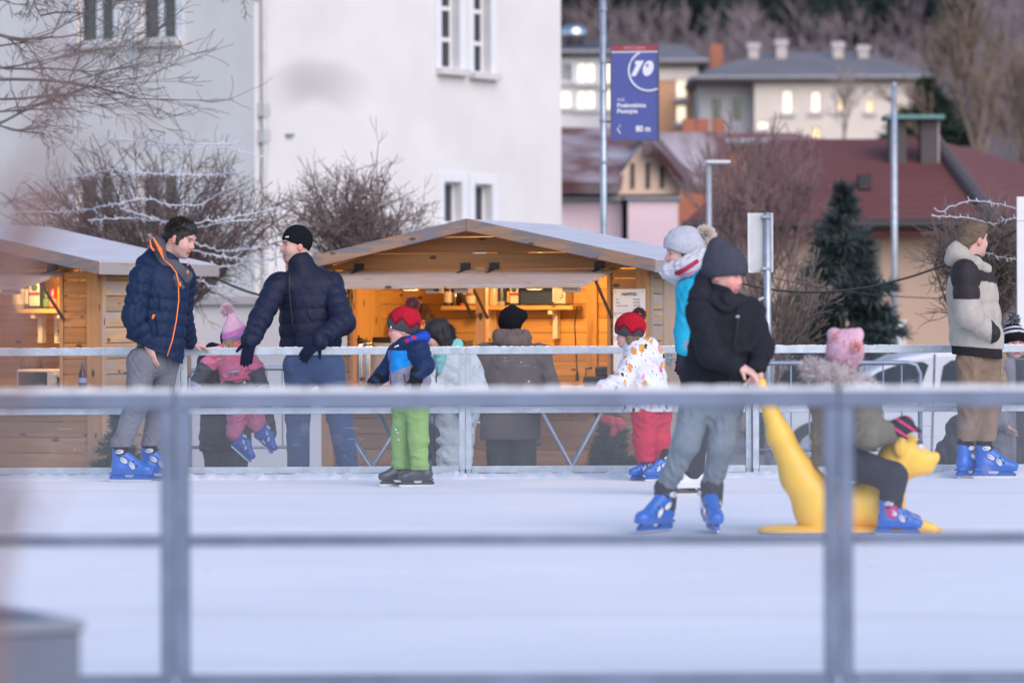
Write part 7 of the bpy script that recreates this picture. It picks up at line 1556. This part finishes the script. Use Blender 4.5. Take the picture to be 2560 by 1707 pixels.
skate(SK_BLUE, T, j(2244, 1338, -.21), (1, -.15, -.02), (0, 0, 1), .74); skate(SK_BLUE, T, j(2244, 1330, .21), (1, .15, 0), (0, 0, 1), .74)

# ---------- blond boy in the cream and black jacket
Y0 = 26.3; j = jf(Y0)
T = person('bareheaded boy in cream and black jacket with tan trousers, hand in pocket', (j(2450, 1200)[0], Y0, FZ))
J = dict(neck=j(2426, 650), chest=j(2428, 720), pel=j(2440, 880), shR=j(2412, 682, -.14), shL=j(2448, 685, .14), elR=j(2420, 785, -.24), wrR=j(2478, 832, -.17), elL=j(2470, 790, .20), wrL=j(2490, 840, .15),
         hipR=j(2428, 905, -.04), hipL=j(2464, 905, .05), knR=j(2424, 1012, -.06), knL=j(2474, 1010, .04), anR=j(2418, 1098, -.02), anL=j(2464, 1102, -.04))
hd = Head(j(2434, 600), (.82, .52, -.03), (.04, 0, 1), .97)
part('body', sdf_mesh('body', body_limbs(J, .95) + hd.prims(red=(.66, .27, .24)) + [hd.cone((-.022, 0, -.06), (-.04, 0, -.17), .054, .058, k=.02, col=SKIN)], .0066, SKIN, cfun=hd.color((.25, .16, .1)), m=M_skin), T); hd.eyes(T)
part('hair', sdf_mesh('hair', [hd.ell((-.018, 0, .040), (.110, .087, .097)), hd.ell((.035, 0, .095), (.07, .065, .035), k=.03), hd.cone((-.08, 0, -.02), (-.072, 0, -.075), .05, .036, k=.03), Ell(hd.p(.092, 0, -.03), (.075, .095, .09), hd.R, op='-', k=.015)], .006, (.135, .088, .057), noise=folds(4, .002, 170), m=M_hair), T)
hair_fur(hd, T, 1500, .013, [(.15, .098, .064), (.19, .13, .085), (.11, .07, .045)], 5, r=(.110, .087, .098), c0=(-.018, 0, .04), sweep=(.3, 0, .3), front=.7)
CR, DK = (.40, .370, .330), (.026, .022, .026)
jt = [Cone(j(2430, 712), j(2442, 862), .170, .180, k=.03, quilt=(.15, .012, .1), flat=(DEPTH, .9)), Cone(J['shR'], J['shL'], .09, k=.05), Cone(j(2428, 690), j(2424, 655), .13, .085, k=.04)]
sl = chain([J['shR'], J['elR'], J['wrR']], [.092, .088, .064], k=.025, quilt=(.11, .012, .1)) + chain([J['shL'], J['elL'], J['wrL']], [.08, .07, .055], k=.03)
def jc2(p, C):
    ds = sl[1].d(p[:, 0], p[:, 1], p[:, 2]); du = sl[0].d(p[:, 0], p[:, 1], p[:, 2]); dt = jt[0].d(p[:, 0], p[:, 1], p[:, 2]); z = p[:, 2]
    ylim = j(0, 700)[2] - (p[:, 0] - j(2370, 0)[0]) * .16; C = np.where((z > ylim)[:, None], np.array(DK), C)
    C = np.where(((np.minimum(du, ds) < dt) & (z > j(0, 758)[2]))[:, None], np.array(DK), C); C = np.where(((ds < dt - .004) & (p[:, 0] > j(2466, 0)[0]))[:, None], np.array(DK), C); return C
part('jacket', sdf_mesh('jacket', jt + sl, .0075, CR, noise=folds(19, .008, 40), m=M_nylon, cfun=jc2, cut=plane_cut(j(2300, 858), j(2560, 878), j(2300, 858, 1))), T)
part('hem_band', sdf_mesh('hem_band', [Cone(j(2440, 840), j(2444, 900), .174, .170, flat=(DEPTH, .9))], .0075, DK, m=M_knit, cut=lambda X, Y, Z: np.maximum(Z - j(0, 852)[2], plane_cut(j(2300, 878), j(2560, 902), j(2300, 878, 1))(X, Y, Z))), T)
part('hood', sdf_mesh('hood', [Cone(j(2392, 632, -.05), j(2412, 610, .05), .066, .055, k=.04), Cone(j(2392, 632, -.05), j(2440, 660, -.14), .060, .042, k=.04), Cone(j(2440, 660, -.14), j(2468, 672, -.08), .042, .034, k=.03), Cone(j(2380, 650, -.02), j(2385, 640, .08), .045, .05, k=.04)], .0075, CR, noise=folds(9, .009, 50), m=M_nylon), T)
part('trousers', trousers(J, [.102, .082, .068], (.215, .152, .112), m=M_cloth, seed=14, amp=.014, freq=48, waist=j(2440, 880), crease=(.8, .8, 1.3), hem=j(0, 1112)[2]), T)
for q in 'RL': part('sock', sdf_mesh('sock', [Cone(J['an' + q], J['an' + q] - V(0, 0, .03), .042)], .008, (.02, .02, .024), m=M_cloth), T)
skate(SK_BLUE, T, (j(2428, 1200, .02)[0], Y0 + .02, FZ), (.75, .66, 0), S=.94); skate(SK_BLUE, T, (j(2486, 1200, -.06)[0], Y0 - .06, FZ), (1, -.06, 0), S=.94)

# ---------- people behind the fence at the right
Y0 = 28.9; j = jf(Y0)
T = person('woman in black and white striped bobble hat at the right edge', (j(2535, 1330)[0], Y0, GZ))
J = dict(neck=j(2534, 905), chest=j(2540, 950), pel=j(2538, 1080), shR=j(2490, 930), shL=j(2590, 930), elR=j(2478, 1010, -.05), wrR=j(2505, 1060, -.12), elL=j(2605, 1010), wrL=j(2590, 1080, -.1), hipR=j(2512, 1095), hipL=j(2562, 1095), knR=j(2512, 1205), knL=j(2562, 1205), anR=j(2512, 1315), anL=j(2562, 1315))
hd = Head(j(2534, 858), (.20, -.97, -.1), S=.95)
part('body', sdf_mesh('body', body_limbs(J, .95) + hd.prims() + [hd.cone((-.02, 0, -.06), (-.03, 0, -.2), .055, .06, k=.02, col=SKIN)] + hand(J['wrR'], (.6, -.4, -.6), (.6, .3, 0), .9, .4, -1, col=SKIN), .0068, SKIN, cfun=hd.color(), m=M_skin), T); hd.eyes(T, (.05, .06, .06))
def stripes(p, C, lev): return np.where((np.abs(lev - .085) < .010)[:, None] | (np.abs(lev - .125) < .008)[:, None], np.array((.6, .6, .66)), np.array((.012, .011, .014)))
part('hat', beanie(hd, (.118, .096, .122), (-.012, 0, .042), (.030, -.050), .0, col=(.02, .02, .02), cfun=stripes), T); pompom(T, hd.p(-.02, 0, .185), .055, [(.03, .03, .035), (.6, .6, .66)], 700, .005, 5)
part('hair', sdf_mesh('hair', [Cone(hd.p(-.02, -.075, -.02), j(2508, 950, -.10), .032, .03), Cone(j(2508, 950, -.10), j(2506, 985, -.12), .03, .014, k=.02), Cone(hd.p(-.02, .075, -.02), j(2565, 950, -.06), .03, .02)], .007, (.34, .22, .12), noise=folds(3, .010, 150, (1, 1, .2)), m=M_hair), T)
part('coat', sdf_mesh('coat', [Cone(j(2540, 945), j(2538, 1130), .185, .20, k=.04, flat=(DEPTH, .7)), Cone(j(2505, 928), j(2580, 928), .085, k=.04)] + chain([J['shR'], J['elR'], J['wrR']], [.085, .075, .055], k=.03) + chain([J['shL'], J['elL'], J['wrL']], [.085, .075, .055], k=.03), .009, (.22, .21, .235), noise=folds(3, .01, 40), m=M_cloth, cfun=lambda p, C: np.where((p[:, 0] > j(2532, 0)[0])[:, None], np.array((.05, .052, .065)), C)), T)
part('trousers', trousers(J, [.10, .08, .07], (.05, .055, .08), seed=3), T)
for q in 'RL': part('shoe', sdf_mesh('shoe', [Cone(J['an' + q], (J['an' + q][0], Y0 - .1, GZ + .04), .05, .04)], .01, (.03, .03, .03), m=M_cloth, cut=lambda X, Y, Z: GZ - Z), T)
Y0 = 28.3; j = jf(Y0)
T = person('small child in dark hooded coat behind the fence left of the blond boy', (j(2400, 1340)[0], Y0, GZ))
J = dict(neck=j(2398, 1105), chest=j(2396, 1135), pel=j(2400, 1205), shR=j(2365, 1125), shL=j(2432, 1125), elR=j(2350, 1165), wrR=j(2352, 1200, -.05), elL=j(2446, 1165), wrL=j(2448, 1200, -.05), hipR=j(2382, 1215), hipL=j(2418, 1215), knR=j(2382, 1275), knL=j(2418, 1275), anR=j(2382, 1330), anL=j(2418, 1330))
hd = Head(j(2398, 1075), (.3, .95, 0), S=.8, child=True)
part('body', sdf_mesh('body', body_limbs(J, .6, skin=SKIN_C) + hd.prims(SKIN_C), .008, SKIN_C, m=M_skin), T); hd.eyes(T)
part('coat', sdf_mesh('coat', [Cone(j(2398, 1125), j(2400, 1230), .13, .16, k=.04), Cone(j(2372, 1125), j(2426, 1125), .07, k=.04), hd.ell((-.01, 0, .02), (.125, .11, .125), k=.04), Ell(hd.p(.10, 0, -.01), (.06, .07, .08), hd.R, op='-', k=.02)] + chain([J['shR'], J['elR'], J['wrR']], [.065, .06, .05], k=.02) + chain([J['shL'], J['elL'], J['wrL']], [.065, .06, .05], k=.02), .009, (.022, .024, .036), noise=folds(3, .014, 50), m=M_nylon), T)
part('trousers', trousers(J, [.08, .07, .065], (.03, .03, .05), seed=3, h=.01), T)

# ---------- sellers inside the stalls
def seller(st, px, py, ly, label, f, haircol, topcol, bun):
    x = lx(st, px, ly); w = st.matrix_basis @ Vector((x, ly, 0)); Y0 = w.y; j = jf(Y0); T = person(label, (w.x, Y0, GZ + .03), 'sellers in the stalls'); k = ppm(Y0)
    hd = Head(j(px, py), f, S=.95); z = hd.c[2]; X = hd.c[0]; q = lambda dx, dz, dy=0.: V(X + dx, Y0 + dy, z + dz)
    J = dict(neck=q(0, -.16), chest=q(0, -.30), pel=q(0, -.72), shR=q(-.17, -.24), shL=q(.17, -.24), elR=q(-.22, -.5, -.03), wrR=q(-.12, -.62, -.2), elL=q(.22, -.5, -.03), wrL=q(.12, -.62, -.2), hipR=q(-.09, -.78), hipL=q(.09, -.78), knR=V(X - .09, Y0, GZ + .5), knL=V(X + .09, Y0, GZ + .5), anR=V(X - .09, Y0, GZ + .1), anL=V(X + .09, Y0, GZ + .1))
    part('body', sdf_mesh('body', body_limbs(J, .95) + hd.prims() + [hd.cone((-.02, 0, -.06), (-.03, 0, -.2), .05, .055, k=.02, col=SKIN)] + hand(J['wrR'], (.3, -1, 0), (0, 0, -1), .95, .3, 1, col=SKIN) + hand(J['wrL'], (-.3, -1, 0), (0, 0, -1), .95, .3, -1, col=SKIN), .008, SKIN, cfun=hd.color(), m=M_skin), T); hd.eyes(T)
    hp = [hd.ell((-.02, 0, .035), (.112, .092, .10)), hd.cone((-.06, .03, -.02), (-.06, .05, -.10), .05, .03, k=.03), hd.cone((-.06, -.03, -.02), (-.06, -.05, -.10), .05, .03, k=.03), Ell(hd.p(.090, 0, -.04), (.07, .07, .095), hd.R, op='-', k=.012)]
    if bun: hp.append(hd.ell((-.03, .0, .145), (.045, .04, .04), k=.02))
    part('hair', sdf_mesh('hair', hp, .007, haircol, noise=folds(3, .008, 140), m=M_hair), T)
    part('jumper', sdf_mesh('jumper', [Cone(q(0, -.28), q(0, -.70), .15, .15, k=.03, flat=(DEPTH, .7)), Cone(q(-.12, -.24), q(.12, -.24), .07, k=.04)] + chain([J['shR'], J['elR'], J['wrR']], [.065, .055, .04], k=.02) + chain([J['shL'], J['elL'], J['wrL']], [.065, .055, .04], k=.02), .009, topcol, noise=folds(3, .006, 50), m=M_cloth), T)
    part('trousers', trousers(J, [.095, .075, .065], (.03, .035, .06), seed=3, h=.01), T)
seller(S2, 1058, 812, 1.15, 'seller with dark hair bun inside the drinks stall', (-.3, -.9, -.1), (.05, .028, .02), (.10, .05, .04), True)
seller(S1, 76, 925, .90, 'brown-haired seller bending behind the left stall counter', (-.1, -.9, -.5), (.09, .05, .035), (.12, .07, .06), False)

# ------------------------------------------------------------------ white car behind the right fence
YC = 37.5; j = jf(YC)
car = thing('parked_car', 'small white van parked behind the crowd barrier', 'van', (j(2260, 1000)[0], YC, GZ)); ox, oz = car.location.x, GZ
q = lambda px, py: (j(px, py)[0] - ox, j(px, py)[2] - oz)
M_carw = mat('car_white', (.84, .84, .86), .3, var=.03, coat=.3); M_carg = mat('car_glass', (.035, .05, .06), .08, spec=.9); M_tyre = mat('tyre', (.02, .02, .02), .8)
out = [q(1960, 1150), q(2640, 1150), q(2640, 960), q(2615, 890), q(2560, 877), q(2420, 874), q(2330, 880), q(2250, 893), q(2180, 925), q(2100, 975), q(2000, 1000), q(1950, 1030)]
inn = .09
bd = MB(); n_ = len(out)
for y0_, y1_, s0, s1 in ((0, .25, .0, .0), (.25, 1.35, 0, 0), (1.35, 1.6, 0, 0)): bd.prism(out, y0_ + (0.002 if y0_ else 0), y1_)
bd.build('body', M_carw, car, bevel=.05)
def glassp(pts, name='window'):
    g = MB().prism([q(*p) for p in pts], -.012, .03).build(name, M_carg, car, bevel=.006); return g
glassp([(2120, 985), (2296, 985), (2322, 912), (2308, 904), (2258, 906), (2195, 930)]); glassp([(2346, 985), (2480, 985), (2480, 900), (2378, 900), (2358, 915)]); glassp([(2500, 985), (2590, 985), (2570, 905), (2500, 900)])
for px in (2335, 2492): a_ = q(px, 885); b_ = q(px - 8, 1140); MB().hexa([(b_[0], -.006, b_[1]), (b_[0] + .015, -.006, b_[1]), (b_[0] + .015, -.0012, b_[1]), (b_[0], -.0012, b_[1]), (a_[0], -.006, a_[1]), (a_[0] + .015, -.006, a_[1]), (a_[0] + .015, -.0012, a_[1]), (a_[0], -.0012, a_[1])]).build('door_gap', M_dkpl, car)
for px in (2040, 2560):
    x, z = q(px, 1140); w_ = MB().tube([(x, -.03, .29), (x, .18, .29)], .29, 24).build('wheel', M_tyre, car); MB().tube([(x, -.045, .29), (x, -.031, .29)], .18, 18).build('rim', M_galv, w_)
x, z = q(2280, 1012); MB().box((x, -.03, z - .02), (x + .12, -.002, z + .015)).build('door_handle', M_carw, car, bevel=.006)
x, z = q(2165, 975); MB().box((x - .05, -.14, z - .06), (x + .08, -.02, z + .05)).build('mirror', M_dkpl, car, bevel=.02)
bd = None
